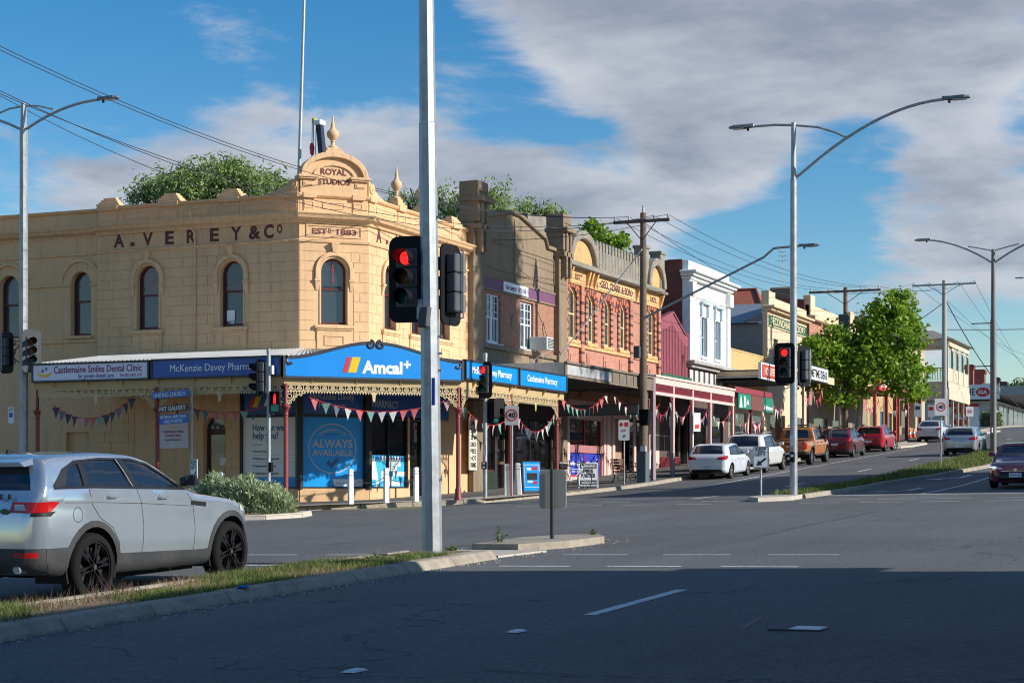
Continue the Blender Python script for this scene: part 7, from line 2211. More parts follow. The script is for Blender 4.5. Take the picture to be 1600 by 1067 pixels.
# ------------------------------------------------------------------ vehicles
M_tyre = pbr('tyre rubber', (.008, .008, .008), .9, var=.25, scale=12, spec=.25, dirt=(.03, .027, .024), dirt_amt=.3)
M_clad = pbr('grey black plastic cladding', (.035, .037, .04), .6, var=.15, scale=5, dirt=(.1, .09, .08), dirt_amt=.3)
M_alloy = pbr('silver alloy', (.5, .51, .52), .35, metal=.8, var=.08)
M_blkrim = pbr('gloss black alloy', (.014, .014, .016), .22, metal=.3, var=.1, coat=.5)
M_tail = pbr('red tail lens', (.42, .008, .01), .12, var=.05, coat=.6)
M_clear = pbr('clear lamp lens', (.5, .52, .55), .12, var=.05, coat=.6)
M_carglass = glass_mat('tinted car glass', (.012, .014, .018), .38)
M_carglass2 = glass_mat('dark privacy glass', (.01, .012, .016), .12)
M_plate = pbr('number plate', (.7, .72, .75), .5, var=.03)
M_chrome = pbr('chrome', (.7, .7, .7), .2, metal=1, var=0)
M_seat = pbr('dark seat fabric', (.06, .06, .065), .9, var=.15)
M_seam = pbr('panel gap', (.01, .01, .01), .9, var=0)


def paint(name, col, metal=.45, rough=.32):
    return pbr(name, col, rough, metal=metal, var=.03, scale=1.5, coat=1.0, dirt=tuple(c * .8 for c in col), dirt_amt=.08, dirt_scale=1.6)


def pinterp(P, x):
    xs = [p[0] for p in P]; zs = [p[1] for p in P]
    if x <= xs[0]: return zs[0]
    if x >= xs[-1]: return zs[-1]
    i = max(j for j in range(len(xs) - 1) if xs[j] <= x)
    n = len(xs)
    def m(k):
        if k == 0: return (zs[1] - zs[0]) / (xs[1] - xs[0])
        if k == n - 1: return (zs[-1] - zs[-2]) / (xs[-1] - xs[-2])
        a = (zs[k] - zs[k - 1]) / (xs[k] - xs[k - 1]); b = (zs[k + 1] - zs[k]) / (xs[k + 1] - xs[k])
        return 0 if a * b <= 0 else 2 * a * b / (a + b)
    h = xs[i + 1] - xs[i]; t = (x - xs[i]) / h
    return (2 * t ** 3 - 3 * t ** 2 + 1) * zs[i] + (t ** 3 - 2 * t ** 2 + t) * h * m(i) + (-2 * t ** 3 + 3 * t ** 2) * zs[i + 1] + (t ** 3 - t ** 2) * h * m(i + 1)


def inside(poly, a, b):
    c = False; n = len(poly)
    for i in range(n):
        x1, y1 = poly[i]; x2, y2 = poly[(i + 1) % n]
        if (y1 > b) != (y2 > b) and a < (x2 - x1) * (b - y1) / (y2 - y1) + x1: c = not c
    return c


def circ(cx, cz, r, n=22, a0=0):
    return [(cx + r * math.cos(a0 + 2 * math.pi * i / n), cz + r * math.sin(a0 + 2 * math.pi * i / n)) for i in range(n)]


def car_shell(S, fine=1.0):
    """Half body (y >= 0) lofted from side profile, plan and belt lines."""
    L = S['L']
    xs = set(np.arange(0, L + 1e-6, .07 / fine)) | set(np.arange(0, .5, .022 / fine)) | set(np.arange(L - .6, L + 1e-6, .028 / fine)) | {L}
    for a, b in S.get('dense', ()): xs |= set(np.arange(a, b, .02))
    xs = sorted(round(float(x), 4) for x in xs)
    xs = [x for i, x in enumerate(xs) if i == 0 or x - xs[i - 1] > .006]
    N = int(46 * fine)
    bm = bmesh.new(); rows = []
    th = math.tan(R(S.get('tumble', 19)))
    for x in xs:
        zt, zb, w, belt = pinterp(S['top'], x), pinterp(S['bot'], x), pinterp(S['plan'], x), pinterp(S['belt'], x)
        zt = max(zt, zb + .12)
        zw = zb + (min(belt, zt) - zb) * .52
        zs = min(belt, zt - .075)
        P = [(0, zb), (w * .5, zb), (w * .86, zb), (w * .915, zb + .025)]
        n1 = 16
        for i in range(1, n1 + 1):
            z = zb + .03 + (zs - zb - .03) * i / n1
            q = (z - zw) / (max(.25, zs - zb) * .5)
            y = w * (1 - (.05 if q < 0 else .028) * q * q)
            cr = S.get('crease')
            if cr: y += .012 * math.exp(-((z - (cr + (x - L / 2) * S.get('crease_k', 0))) / .045) ** 2)
            P.append((y, z))
        ys = P[-1][0]
        gh = zt - belt
        if gh > .1:
            k = min(1, (gh - .1) / .25)
            zr = zt - .075 - .02 * k
            yr = ys - .022 * k - th * max(0, zr - belt)
            P.append((ys - .018 * k, belt + .012))
            for i in range(1, 9):
                t = i / 8; P.append((ys - .022 * k + (yr - ys + .022 * k) * t + .012 * math.sin(math.pi * t) * k, belt + .012 + (zr - belt - .012) * t))
        else:
            zr, yr = zs, ys
        c0, c1, c2 = (yr, zr), (yr - .012, zt - .028), (yr - .15, zt - .022)
        for i in range(1, 7):
            t = i / 6; P.append(((1 - t) ** 2 * c0[0] + 2 * t * (1 - t) * c1[0] + t * t * c2[0], (1 - t) ** 2 * c0[1] + 2 * t * (1 - t) * c1[1] + t * t * c2[1]))
        for i in range(1, 6):
            t = i / 5; y = c2[0] * (1 - t); P.append((max(0, y), zt - .022 * (1 - t) ** 2))
        A = np.array(P); d = np.r_[0, np.cumsum(np.hypot(*np.diff(A, axis=0).T))]
        u = np.linspace(0, d[-1], N + 1)
        Y, Z = np.interp(u, d, A[:, 0]), np.interp(u, d, A[:, 1])
        Y[0] = Y[-1] = 0
        rows.append([bm.verts.new((x, float(y), float(z))) for y, z in zip(Y, Z)])
    for a, b in zip(rows[:-1], rows[1:]):
        for j in range(N): bm.faces.new((a[j], a[j + 1], b[j + 1], b[j]))
    for r_, flip in ((rows[0], False), (rows[-1], True)):       # end caps
        K = 8
        mid = []
        zlo, zhi = r_[0].co.z, r_[-1].co.z
        cz = (zlo + zhi) / 2
        c = bm.verts.new((r_[0].co.x, 0, cz))
        for j in range(N):
            q = (c, r_[j + 1], r_[j]) if not flip else (c, r_[j], r_[j + 1])
            bm.faces.new(q)
    bm.normal_update()
    # orient outward
    if sum(f.normal.y * f.calc_area() for f in bm.faces if f.calc_center_median().y > w * .5) < 0:
        for f in bm.faces: f.normal_flip()
    return bm


def cut_region(bm, lay, pid, poly, view, cond):
    ax = {'side': (0, 2), 'rear': (1, 2), 'front': (1, 2), 'top': (0, 1)}[view]
    lo = [min(p[i] for p in poly) for i in (0, 1)]; hi = [max(p[i] for p in poly) for i in (0, 1)]
    n = len(poly)

    def sel():
        r = []
        for f in bm.faces:
            c = f.calc_center_median()
            if lo[0] - .12 < c[ax[0]] < hi[0] + .12 and lo[1] - .12 < c[ax[1]] < hi[1] + .12 and cond(f, c): r.append(f)
        return r
    for i in range(n):
        a, b = poly[i], poly[(i + 1) % n]
        d = (b[0] - a[0], b[1] - a[1]); ln = math.hypot(*d)
        if ln < 1e-5: continue
        no = [0, 0, 0]; no[ax[0]] = d[1] / ln; no[ax[1]] = -d[0] / ln
        co = [0, 0, 0]; co[ax[0]] = a[0]; co[ax[1]] = a[1]
        elo = [min(a[k], b[k]) - .1 for k in (0, 1)]; ehi = [max(a[k], b[k]) + .1 for k in (0, 1)]
        fs = [f for f in sel() if elo[0] < f.calc_center_median()[ax[0]] < ehi[0] and elo[1] < f.calc_center_median()[ax[1]] < ehi[1]]
        if not fs: continue
        g = set(fs)
        for f in fs: g.update(f.edges); g.update(f.verts)
        bmesh.ops.bisect_plane(bm, geom=list(g), plane_co=co, plane_no=no, dist=1e-5)
    for f in sel():
        c = f.calc_center_median()
        if inside(poly, c[ax[0]], c[ax[1]]): f[lay] = pid


SIDE = lambda f, c: f.normal.y > .3
REAR = lambda f, c: f.normal.x < -.28
FRONT = lambda f, c: f.normal.x > .22


def build_wheel(parent, x, y, z, r, w, sgn, rim_mat, spokes, style, steer=0.0):
    ty = MB().lathe([(r * .755, -w / 2), (r * .84, -w / 2 - .005), (r * .94, -w / 2 + .008), (r * .985, -w / 2 + .035), (r, -w * .2), (r, w * .2), (r * .985, w / 2 - .035), (r * .94, w / 2 - .008), (r * .84, w / 2 + .005), (r * .755, w / 2)], (0, 0, 0), 36, 'y', cap=False)
    wo = ty.build('wheel', M_tyre, parent, loc=(x, y, z), smooth=True)
    wo.rotation_euler = (0, 0, steer)
    o = sgn * (w / 2 - .012)
    m = MB()
    rr = r * .775
    def ring(r0, r1, d0, d1):
        m.lathe([(r0, o - sgn * d0), (r1, o - sgn * d0), (r1, o - sgn * d1), (r0, o - sgn * d1), (r0, o - sgn * d0)] if sgn < 0 else [(r0, o - d1), (r1, o - d1), (r1, o - d0), (r0, o - d0), (r0, o - d1)], (0, 0, 0), 36, 'y', cap=False)
    ring(rr - .03, rr, .0, .16); ring(.0001, .075, .015, .1)
    for k in range(spokes):
        a = 2 * math.pi * k / spokes + .2
        spread = (.0,) if style == 'single' else (-.13, .13)
        for sp in spread:
            a2 = a + sp
            c0, s0, c1, s1 = math.cos(a), math.sin(a), math.cos(a2), math.sin(a2)
            w0, w1 = .024, .019 if style != 'single' else .04
            p = lambda q, t, cc, ss: (q * cc - t * ss, q * ss + t * cc)
            A, B, C, D = p(.05, -w0, c0, s0), p(rr - .02, -w1, c1, s1), p(rr - .02, w1, c1, s1), p(.05, w0, c0, s0)
            m.hexa([(q[0], o - sgn * .055, q[1]) for q in (A, B, C, D)], [(q[0], o - sgn * .012, q[1]) for q in (A, B, C, D)])
    m.build('rim', rim_mat, wo)
    MB().lathe([(.001, o - sgn * .1), (rr - .03, o - sgn * .1), (rr - .03, o - sgn * .11), (.001, o - sgn * .11)], (0, 0, 0), 24, 'y').build('brake_disc', pbr('brake shadow', (.03, .03, .032), .6, metal=.4), wo)
    MB().lathe([(.0, -.004), (.03, -.004), (.03, .004), (.0, .004)], (0, o + sgn * .002, 0), 14, 'y').build('hub_cap', M_chrome, wo)
    return wo


def mirror_mb(v):
    return [(x, -y, z) for x, y, z in v]


def make_car(label, S, loc, rot, body_mat, name='parked_car', cat='car', fine=1.0, interior=True, steer=0.0):
    t = thing(name, label, cat, loc, rot, S.get('group', 'cars on the street'))
    bm = car_shell(S, fine)
    lay = bm.faces.layers.int.new('part')
    r = S['r']; ar = S.get('arch', r * 1.17)
    axles = S['axles']
    parts = {0: ('body', body_mat, True)}
    pid = 1
    for (nm, mat, view, poly, merged) in S['cuts']:
        cond = {'side': SIDE, 'rear': REAR, 'front': FRONT}[view]
        if view == 'rear': c0 = cond; cond = (lambda f, c, q=S.get('rear_max', 1.0): f.normal.x < -.28 and c.x < q)
        if view == 'front': cond = (lambda f, c, q=S.get('front_min', S['L'] * .5): f.normal.x > .2 and c.x > q)
        cut_region(bm, lay, pid, poly, view, cond)
        parts[pid] = (nm, mat, merged)
        pid += 1
    # wheel arches: flare ring, then the opening
    zax = r
    if S.get('flare'):
        for ax_ in axles:
            cut_region(bm, lay, 990, circ(ax_, zax, ar + S['flare'], 26), 'side', lambda f, c: f.normal.y > .3 and c.z < S.get('flare_top', 9))
        parts[990] = ('wheel_arch', S.get('clad', M_clad), True)
    for ax_ in axles:
        cut_region(bm, lay, 999, circ(ax_, zax, ar, 26), 'side', lambda f, c: c.y > .3 and (f.normal.y > .1 or f.normal.z < -.3))
    bmesh.ops.delete(bm, geom=[f for f in bm.faces if f[lay] == 999], context='FACES')
    bm.normal_update()
    bm.verts.ensure_lookup_table()
    seam_tree = BVHTree.FromBMesh(bm)
    groups = {}
    for f in bm.faces: groups.setdefault(f[lay], []).append(f)
    body_obj = None
    for pidx in sorted(groups):
        nm, mat, merged = parts[pidx]
        vm, V, NRM, FC = {}, [], [], []
        glass = 'glass' in mat.name
        for f in groups[pidx]:
            q = []
            for v in f.verts:
                if v.index not in vm:
                    vm[v.index] = len(V); co = v.co - v.normal * (.012 if glass else 0) + v.normal * (.006 if nm in ('tail_light', 'headlight', 'cladding', 'wheel_arch') else 0)
                    V.append(tuple(co)); NRM.append(tuple(v.normal))
                q.append(vm[v.index])
            FC.append(tuple(q))
        sides = [1] if not merged else [0]
        def emit(Vs, Fs, Ns):
            me = bpy.data.meshes.new(nm); me.from_pydata(Vs, [], Fs); me.materials.append(mat); me.update()
            me.polygons.foreach_set('use_smooth', [True] * len(me.polygons))
            me.normals_split_custom_set_from_vertices(Ns)
            return link(nm, me, t)
        Vm = mirror_mb(V); Fm = [q[::-1] for q in FC]; Nm = mirror_mb(NRM)
        if pidx:                                               # every separate piece is a part of its own
            par = list(range(len(V)))
            def fd(a):
                while par[a] != a: par[a] = par[par[a]]; a = par[a]
                return a
            for q in FC:
                for b_ in q[1:]: par[fd(b_)] = fd(q[0])
            isl = {}
            for q in FC: isl.setdefault(fd(q[0]), []).append(q)
            for fs in isl.values():
                ids = sorted({i for q in fs for i in q}); mp = {i: k for k, i in enumerate(ids)}
                Vi, Ni, Fi = [V[i] for i in ids], [NRM[i] for i in ids], [tuple(mp[i] for i in q) for q in fs]
                if sum(1 for q in fs) < 2 and len(isl) > 1: continue
                Vj, Nj, Fj = mirror_mb(Vi), mirror_mb(Ni), [q[::-1] for q in Fi]
                if merged and min(abs(p_[1]) for p_ in Vi) < .02:
                    n0 = len(Vi); emit(Vi + Vj, Fi + [tuple(i + n0 for i in q) for q in Fj], Ni + Nj)
                else:
                    emit(Vi, Fi, Ni); emit(Vj, Fj, Nj)
        elif merged:
            n0 = len(V)
            o = emit(V + Vm, FC + [tuple(i + n0 for i in q) for q in Fm], NRM + Nm)
            if pidx == 0: body_obj = o
        else:
            emit(V, FC, NRM); emit(Vm, Fm, Nm)
    # panel gaps and trims drawn as thin strips lying on the skin
    def on_skin(x, z):
        h = seam_tree.ray_cast(Vector((x, 3, z)), Vector((0, -1, 0)))
        return h
    for nm, mat, poly, wd, lift in S.get('lines', ()):
        for sg in (1, -1):
            V, FC = [], []
            pts = []
            for (xa, za), (xb, zb) in zip(poly[:-1], poly[1:]):
                k = max(1, int(math.hypot(xb - xa, zb - za) / .06))
                pts += [(xa + (xb - xa) * i / k, za + (zb - za) * i / k) for i in range(k)]
            pts.append(poly[-1])
            for i, (x, z) in enumerate(pts):
                p, q = pts[max(0, i - 1)], pts[min(len(pts) - 1, i + 1)]
                d = Vector((q[0] - p[0], q[1] - p[1])).normalized(); nx, nz = -d.y * wd / 2, d.x * wd / 2
                for s_ in (-1, 1):
                    h = on_skin(x + s_ * nx, z + s_ * nz)
                    if h[0] is None: break
                    V.append((h[0] + h[1] * lift))
                else: continue
                if len(V) % 2: V.pop()
            if len(V) < 4: continue
            V = [(v.x, v.y * sg, v.z) for v in V]
            for i in range(len(V) // 2 - 1):
                a = (2 * i, 2 * i + 1, 2 * i + 3, 2 * i + 2); FC.append(a if sg < 0 else a[::-1])
            MB().add(V, FC).build(nm, mat, t)
    bm.free()
    # wheel wells, wheels
    W = S['W'] / 2
    for i, ax_ in enumerate(axles):
        for sg in (1, -1):
            MB().strip(arc(ax_, zax, ar + .015, 200, -20, 16), arc(ax_, zax, ar - .01, 200, -20, 16), sg * (W - .06), sg * (W - .5)).box(ax_ - ar, ax_ + ar, sg * (W - .45), sg * (W - .5), zax - r * .4, zax + ar).build('wheel_well', M_seam, t)
            wd = S.get('tw', .22)
            build_wheel(t, ax_, sg * (W - wd / 2 - S.get('inset', .02)), zax, r, wd, sg, S['rim'], S.get('spokes', 5), S.get('rimstyle', 'single'), steer if i == 1 else 0.0)
    zb = min(p[1] for p in S['bot'])
    MB().box(axles[0] + .5, axles[1] - .5, -W * .7, W * .7, zb - .06, zb + .1).build('underbody', M_seam, t)
    if interior:
        bz = pinterp(S['belt'], S['L'] / 2)
        sx = S.get('seats', (S['L'] * .36, S['L'] * .53))
        MB().box(axles[0] - .2, axles[1] - .35, -W * .8, W * .8, bz - .42, bz - .38).build('cabin_floor', M_seat, t)
        MB().hexa([(sx[1] + .75, -W * .8, bz - .4), (sx[1] + 1.1, -W * .8, bz - .4), (sx[1] + 1.1, W * .8, bz - .4), (sx[1] + .75, W * .8, bz - .4)], [(sx[1] + .72, -W * .78, bz - .02), (sx[1] + 1.0, -W * .78, bz - .06), (sx[1] + 1.0, W * .78, bz - .06), (sx[1] + .72, W * .78, bz - .02)]).build('dashboard', M_seat, t)
        for xx in sx:
            for yy_ in (-.38, .38):
                MB().hexa([(xx - .1, yy_ - .24, bz - .4), (xx + .45, yy_ - .24, bz - .4), (xx + .45, yy_ + .24, bz - .4), (xx - .1, yy_ + .24, bz - .4)], [(xx - .1, yy_ - .24, bz - .26), (xx + .45, yy_ - .24, bz - .24), (xx + .45, yy_ + .24, bz - .24), (xx - .1, yy_ + .24, bz - .26)]).hexa([(xx - .12, yy_ - .23, bz - .3), (xx + .04, yy_ - .23, bz - .3), (xx + .04, yy_ + .23, bz - .3), (xx - .12, yy_ + .23, bz - .3)], [(xx - .26, yy_ - .2, bz + .16), (xx - .14, yy_ - .2, bz + .16), (xx - .14, yy_ + .2, bz + .16), (xx - .26, yy_ + .2, bz + .16)]).box(xx - .27, xx - .17, yy_ - .12, yy_ + .12, bz + .19, bz + .36).build('seat', M_seat, t, bevel=.04, seg=2)
        MB().tube([(sx[1] + .62 + .05 * math.cos(a), -.38 + .18 * math.sin(a), bz - .08 + .17 * math.cos(a)) for a in [i * math.pi / 8 for i in range(17)]], .015, 6).build('steering_wheel', M_black, t)
    # mirrors and handles
    mx, mz = S['mirror']
    for sg in (1, -1):
        yb_ = pinterp(S['plan'], mx) - .085
        MB().hexa([(mx - .06, sg * yb_, mz - .05), (mx + .1, sg * yb_, mz - .05), (mx + .12, sg * (yb_ + .2), mz - .04), (mx - .05, sg * (yb_ + .21), mz - .04)][::sg], [(mx - .06, sg * (yb_ - .02), mz + .06), (mx + .06, sg * (yb_ - .02), mz + .06), (mx + .06, sg * (yb_ + .18), mz + .11), (mx - .05, sg * (yb_ + .2), mz + .11)][::sg]).build('wing_mirror', S.get('mirror_mat', body_mat), t, bevel=.03, seg=3)
        for hx, hz in S.get('handles', ()):
            h = seam_tree.ray_cast(Vector((hx, 3, hz)), Vector((0, -1, 0)))
            if h[0] is None: continue
            y = h[0].y
            MB().tube([(hx - .1, sg * y, hz), (hx - .08, sg * (y + .035), hz), (hx + .08, sg * (y + .035), hz), (hx + .1, sg * y, hz)], .016, 6).box(hx - .06, hx + .06, sg * (y - .005), sg * (y + .004), hz - .03, hz + .035).build('door_handle', S.get('handle_mat', body_mat), t, smooth=True)
    for nm, fn, mat in S.get('extra', ()):
        m = MB(); fn(m); m.build(nm, mat, t, bevel=.008)
    return t


def rear_plate(t, x, z, txt, w=.37, h=.13, mat=None):
    p = MB().box(-.012, 0, -w / 2, w / 2, -h / 2, h / 2).build('number_plate', mat or M_plate, t, loc=(x, 0, z))
    if txt:
        o = text(txt, h * .85, M_navy, p, (-.015, 0, -h * .3), width=w * .8, rot=-math.pi / 2)
    return p


# ---- silver SUV (near left)
silver = paint('silver metallic paint', (.49, .55, .61), .66, .17)
SUV = dict(L=4.75, W=1.97, r=.40, arch=.468, flare=.075, axles=(.97, 3.93), tw=.25, inset=.0, rim=M_blkrim, spokes=6, rimstyle='double', tumble=20, crease=1.13, crease_k=-.045, rear_max=1.0,
           top=[(0, .82), (.02, 1.02), (.05, 1.16), (.1, 1.29), (.19, 1.45), (.27, 1.62), (.34, 1.69), (.6, 1.725), (1.3, 1.745), (1.95, 1.715), (2.3, 1.64), (2.62, 1.47), (2.95, 1.295), (3.15, 1.225), (3.55, 1.175), (4.05, 1.10), (4.38, 1.02), (4.58, .9), (4.69, .75), (4.75, .62)],
           bot=[(0, .46), (.12, .40), (.45, .33), (1.5, .29), (3.6, .27), (4.4, .27), (4.6, .3), (4.75, .38)],
           belt=[(0, 1.30), (.32, 1.335), (1.0, 1.32), (1.9, 1.29), (2.85, 1.245), (3.1, 1.17), (4.75, 1.0)],
           plan=[(0, .74), (.03, .82), (.08, .88), (.16, .925), (.32, .955), (.75, .985), (1.4, .97), (3.4, .97), (3.95, .985), (4.2, .955), (4.45, .87), (4.62, .74), (4.75, .5)],
           mirror=(2.93, 1.33), mirror_mat=M_black, handles=((1.33, 1.205), (2.37, 1.16)), handle_mat=silver, seats=(1.42, 2.42), clad=M_clad)
wl = [(.33, 1.352), (.82, 1.348), (.82, 1.56), (.74, 1.60), (.5, 1.5)]
SUV['cuts'] = [
    ('cladding', M_clad, 'side', [(-.05, .3), (-.05, .66), (.55, .66), (.7, .55), (1.5, .53), (3.3, .47), (3.6, .5), (4.3, .5), (4.8, .45), (4.8, .2), (0, .2)], True),
    ('window_surround', M_black, 'side', [(.30, 1.325), (.3, 1.36), (.52, 1.545), (.78, 1.64), (1.3, 1.665), (1.95, 1.65), (2.27, 1.585), (2.6, 1.415), (2.93, 1.25), (2.5, 1.255), (1.5, 1.293), (.9, 1.318)], True),
    ('rear_quarter_window', M_carglass2, 'side', [(.5, 1.35), (.84, 1.345), (.84, 1.6), (.72, 1.585), (.6, 1.5)], False),
    ('rear_door_window', M_carglass, 'side', [(.95, 1.342), (1.78, 1.312), (1.62, 1.635), (1.3, 1.64), (.95, 1.618)], False),
    ('front_door_window', M_carglass, 'side', [(1.92, 1.306), (2.78, 1.272), (2.55, 1.415), (2.22, 1.57), (1.95, 1.622), (1.78, 1.632)], False),
    ('tailgate_window', M_carglass2, 'rear', [(0, 1.315), (.74, 1.315), (.62, 1.575), (0, 1.6)], True),
    ('windscreen', M_carglass, 'front', [(0, 1.25), (.78, 1.25), (.60, 1.63), (0, 1.66)], True),
    ('tail_light', M_tail, 'side', [(-.05, 1.06), (.22, 1.07), (.36, 1.175), (.26, 1.185), (-.05, 1.18)], False),
    ('tail_light', M_tail, 'rear', [(.52, 1.065), (1.0, 1.06), (1.0, 1.18), (.54, 1.185)], False),
    ('reverse_lamp', M_clear, 'rear', [(.57, 1.09), (.74, 1.09), (.70, 1.16), (.57, 1.16)], False),
    ('lamp_base', M_black, 'side', [(-.05, 1.02), (.22, 1.02), (.30, 1.075), (-.05, 1.06)], False),
    ('rear_bumper', M_clad, 'rear', [(0, .3), (1.0, .3), (1.0, .665), (0, .665)], True),
    ('reflector', M_tail, 'rear', [(.58, .56), (.86, .56), (.86, .62), (.58, .62)], False),
    ('headlight', M_clear, 'side', [(4.2, .93), (4.5, .88), (4.62, .9), (4.4, 1.0), (4.2, 1.02)], False),
]
SUV['lines'] = [('panel_gap', M_seam, [(.9, 1.31), (.93, 1.14), (1.08, .97), (1.34, .84), (1.47, .66), (1.5, .42)], .008, .0015),
                ('panel_gap', M_seam, [(1.86, 1.28), (1.93, 1.1), (1.96, .85), (1.95, .6), (1.9, .42)], .008, .0015),
                ('panel_gap', M_seam, [(2.95, 1.2), (3.05, 1.05), (3.08, .75), (3.06, .5), (2.95, .38)], .008, .0015),
                ('panel_gap', M_seam, [(.16, 1.3), (.1, 1.2)], .008, .0015),
                ('side_moulding', M_seam, [(1.6, .44), (3.0, .42)], .05, .004), ('waist_line', M_seam, [(.45, 1.165), (1.1, 1.145), (2.0, 1.10), (3.05, 1.03)], .006, .001),
                ('vent_slot', M_black, [(3.0, 1.075), (3.35, 1.04)], .055, .004),
                ('fuel_flap', M_seam, circ(.66, 1.02, .085, 18) + circ(.66, 1.02, .085, 18)[:1], .007, .0015),
                ('trim_strip', M_black, [(.3, 1.33), (1.0, 1.325), (1.9, 1.292), (2.9, 1.247)], .02, .004),
                ('chrome_strip', M_galv, [(1.63, 1.64), (1.8, 1.31)], .012, .006)]


def suv_spoiler(m):
    m.hexa([(.13, -.66, 1.575), (.5, -.70, 1.64), (.5, .70, 1.64), (.13, .66, 1.575)], [(.12, -.6, 1.63), (.5, -.62, 1.705), (.5, .62, 1.705), (.12, .6, 1.63)])


SUV['extra'] = [('spoiler', suv_spoiler, silver), ('exhaust_tip', lambda m: m.lathe([(.045, -.05), (.05, -.05), (.05, .2)], (.05, -.62, .43), 12, 'x'), M_galv),
                ('roof_aerial_fin', lambda m: m.prism([(.62, 1.69), (.9, 1.715), (.66, 1.775)], -.02, .02), M_black), ('brake_light', lambda m: m.box(.115, .14, -.3, .3, 1.59, 1.605), M_lred),
                ('door_mirror_glass', lambda m: m.box(2.865, 2.87, -1.12, -.98, 1.3, 1.42), M_carglass)]
SX, SY = -13.41, 16.06
suv = make_car('silver SUV with black alloy wheels waiting beside the near median', SUV, (SX, SY, G(SX, SY + 2) + .0), R(90), silver, 'silver_suv', 'car', 1.35)
pitch = math.atan(.0277)
suv.rotation_euler = (0, -pitch, R(90)); suv.location.z = G(SX, SY)
rear_plate(suv, -.0, .97, '', .5, .12)
for i, ch in enumerate('RANGEROVER'):
    yy_ = (.62 - i * .115 - (.12 if i > 4 else 0))
    text(ch, .085, M_ink, suv, (.028, yy_, 1.215), width=.06, bold=.03, rot=-math.pi / 2)
MB().lathe([(0, -.006), (.05, -.006), (.05, 0), (0, 0)], (.0, 0, 0), 16, 'x').xform(Matrix.Translation((.02, -.46, 1.08)) @ Matrix.Diagonal((1, 1.2, .65, 1))).build('badge', pbr('badge green', (.01, .05, .03), .3), suv)

# the driver, seen dimly through the tinted glass
def skin_mesh(name, joints, bones, mat, sub=2):
    me = bpy.data.meshes.new(name); me.from_pydata([j[:3] for j in joints], bones, [])
    o = bpy.data.objects.new(name, me); COL.objects.link(o)
    md = o.modifiers.new('skin', 'SKIN')
    for i, j in enumerate(joints):
        rr = j[3] if isinstance(j[3], tuple) else (j[3], j[3])
        me.skin_vertices[0].data[i].radius = rr
    me.skin_vertices[0].data[0].use_root = True
    sb = o.modifiers.new('sub', 'SUBSURF'); sb.levels = sub; sb.render_levels = sub
    dg = bpy.context.evaluated_depsgraph_get(); dg.update()
    m2 = bpy.data.meshes.new_from_object(o.evaluated_get(dg))
    bpy.data.objects.remove(o)
    m2.materials.clear(); m2.materials.append(mat)
    m2.polygons.foreach_set('use_smooth', [True] * len(m2.polygons))
    return m2


bx0, by0, bz0 = 2.30, -.38, .80
J = [(bx0 + .05, by0, bz0 + .03, .15), (bx0 - .02, by0, bz0 + .28, (.16, .12)), (bx0 - .04, by0, bz0 + .47, (.15, .1)), (bx0 - .03, by0, bz0 + .56, .055), (bx0 + .01, by0, bz0 + .63, (.075, .085)), (bx0 + .02, by0, bz0 + .72, (.085, .1)), (bx0 + .01, by0, bz0 + .79, (.06, .07)),
     (bx0 - .02, by0 - .2, bz0 + .45, .06), (bx0 + .14, by0 - .26, bz0 + .22, .05), (bx0 + .42, by0 - .14, bz0 + .3, .04), (bx0 + .5, by0 - .1, bz0 + .33, .035),
     (bx0 - .02, by0 + .2, bz0 + .45, .06), (bx0 + .14, by0 + .26, bz0 + .22, .05), (bx0 + .42, by0 + .14, bz0 + .3, .04), (bx0 + .5, by0 + .1, bz0 + .33, .035),
     (bx0 + .42, by0 - .1, bz0 + .02, .09), (bx0 + .42, by0 + .1, bz0 + .02, .09), (bx0 + .09, by0, bz0 + .69, .02)]
E_ = [(0, 1), (1, 2), (2, 3), (3, 4), (4, 5), (5, 6), (2, 7), (7, 8), (8, 9), (9, 10), (2, 11), (11, 12), (12, 13), (13, 14), (0, 15), (0, 16), (5, 17)]
drv = thing('person', 'driver in a dark top seated behind the wheel of the silver SUV', 'person', suv.location, R(90))
drv.rotation_euler = suv.rotation_euler
link('body', skin_mesh('body', J, E_, pbr('skin', (.52, .29, .19), .6, var=.06)), drv)
link('clothing', skin_mesh('clothing', [(x, y, z, tuple(q * 1.1 for q in (r_ if isinstance(r_, tuple) else (r_, r_)))) for x, y, z, r_ in [J[0], J[1], J[2], J[7], J[8], J[11], J[12], J[15], J[16]]], [(0, 1), (1, 2), (2, 3), (3, 4), (2, 5), (5, 6), (0, 7), (0, 8)], pbr('dark top', (.03, .035, .05), .9)), drv)
hm = MB().lathe([(.0, .14), (.06, .12), (.1, .06), (.108, 0), (.1, -.05), (.085, -.09)], (bx0 - .005, by0, bz0 + .735), 14); hm.build('hair', pbr('brown hair', (.05, .03, .02), .8), drv, smooth=True)

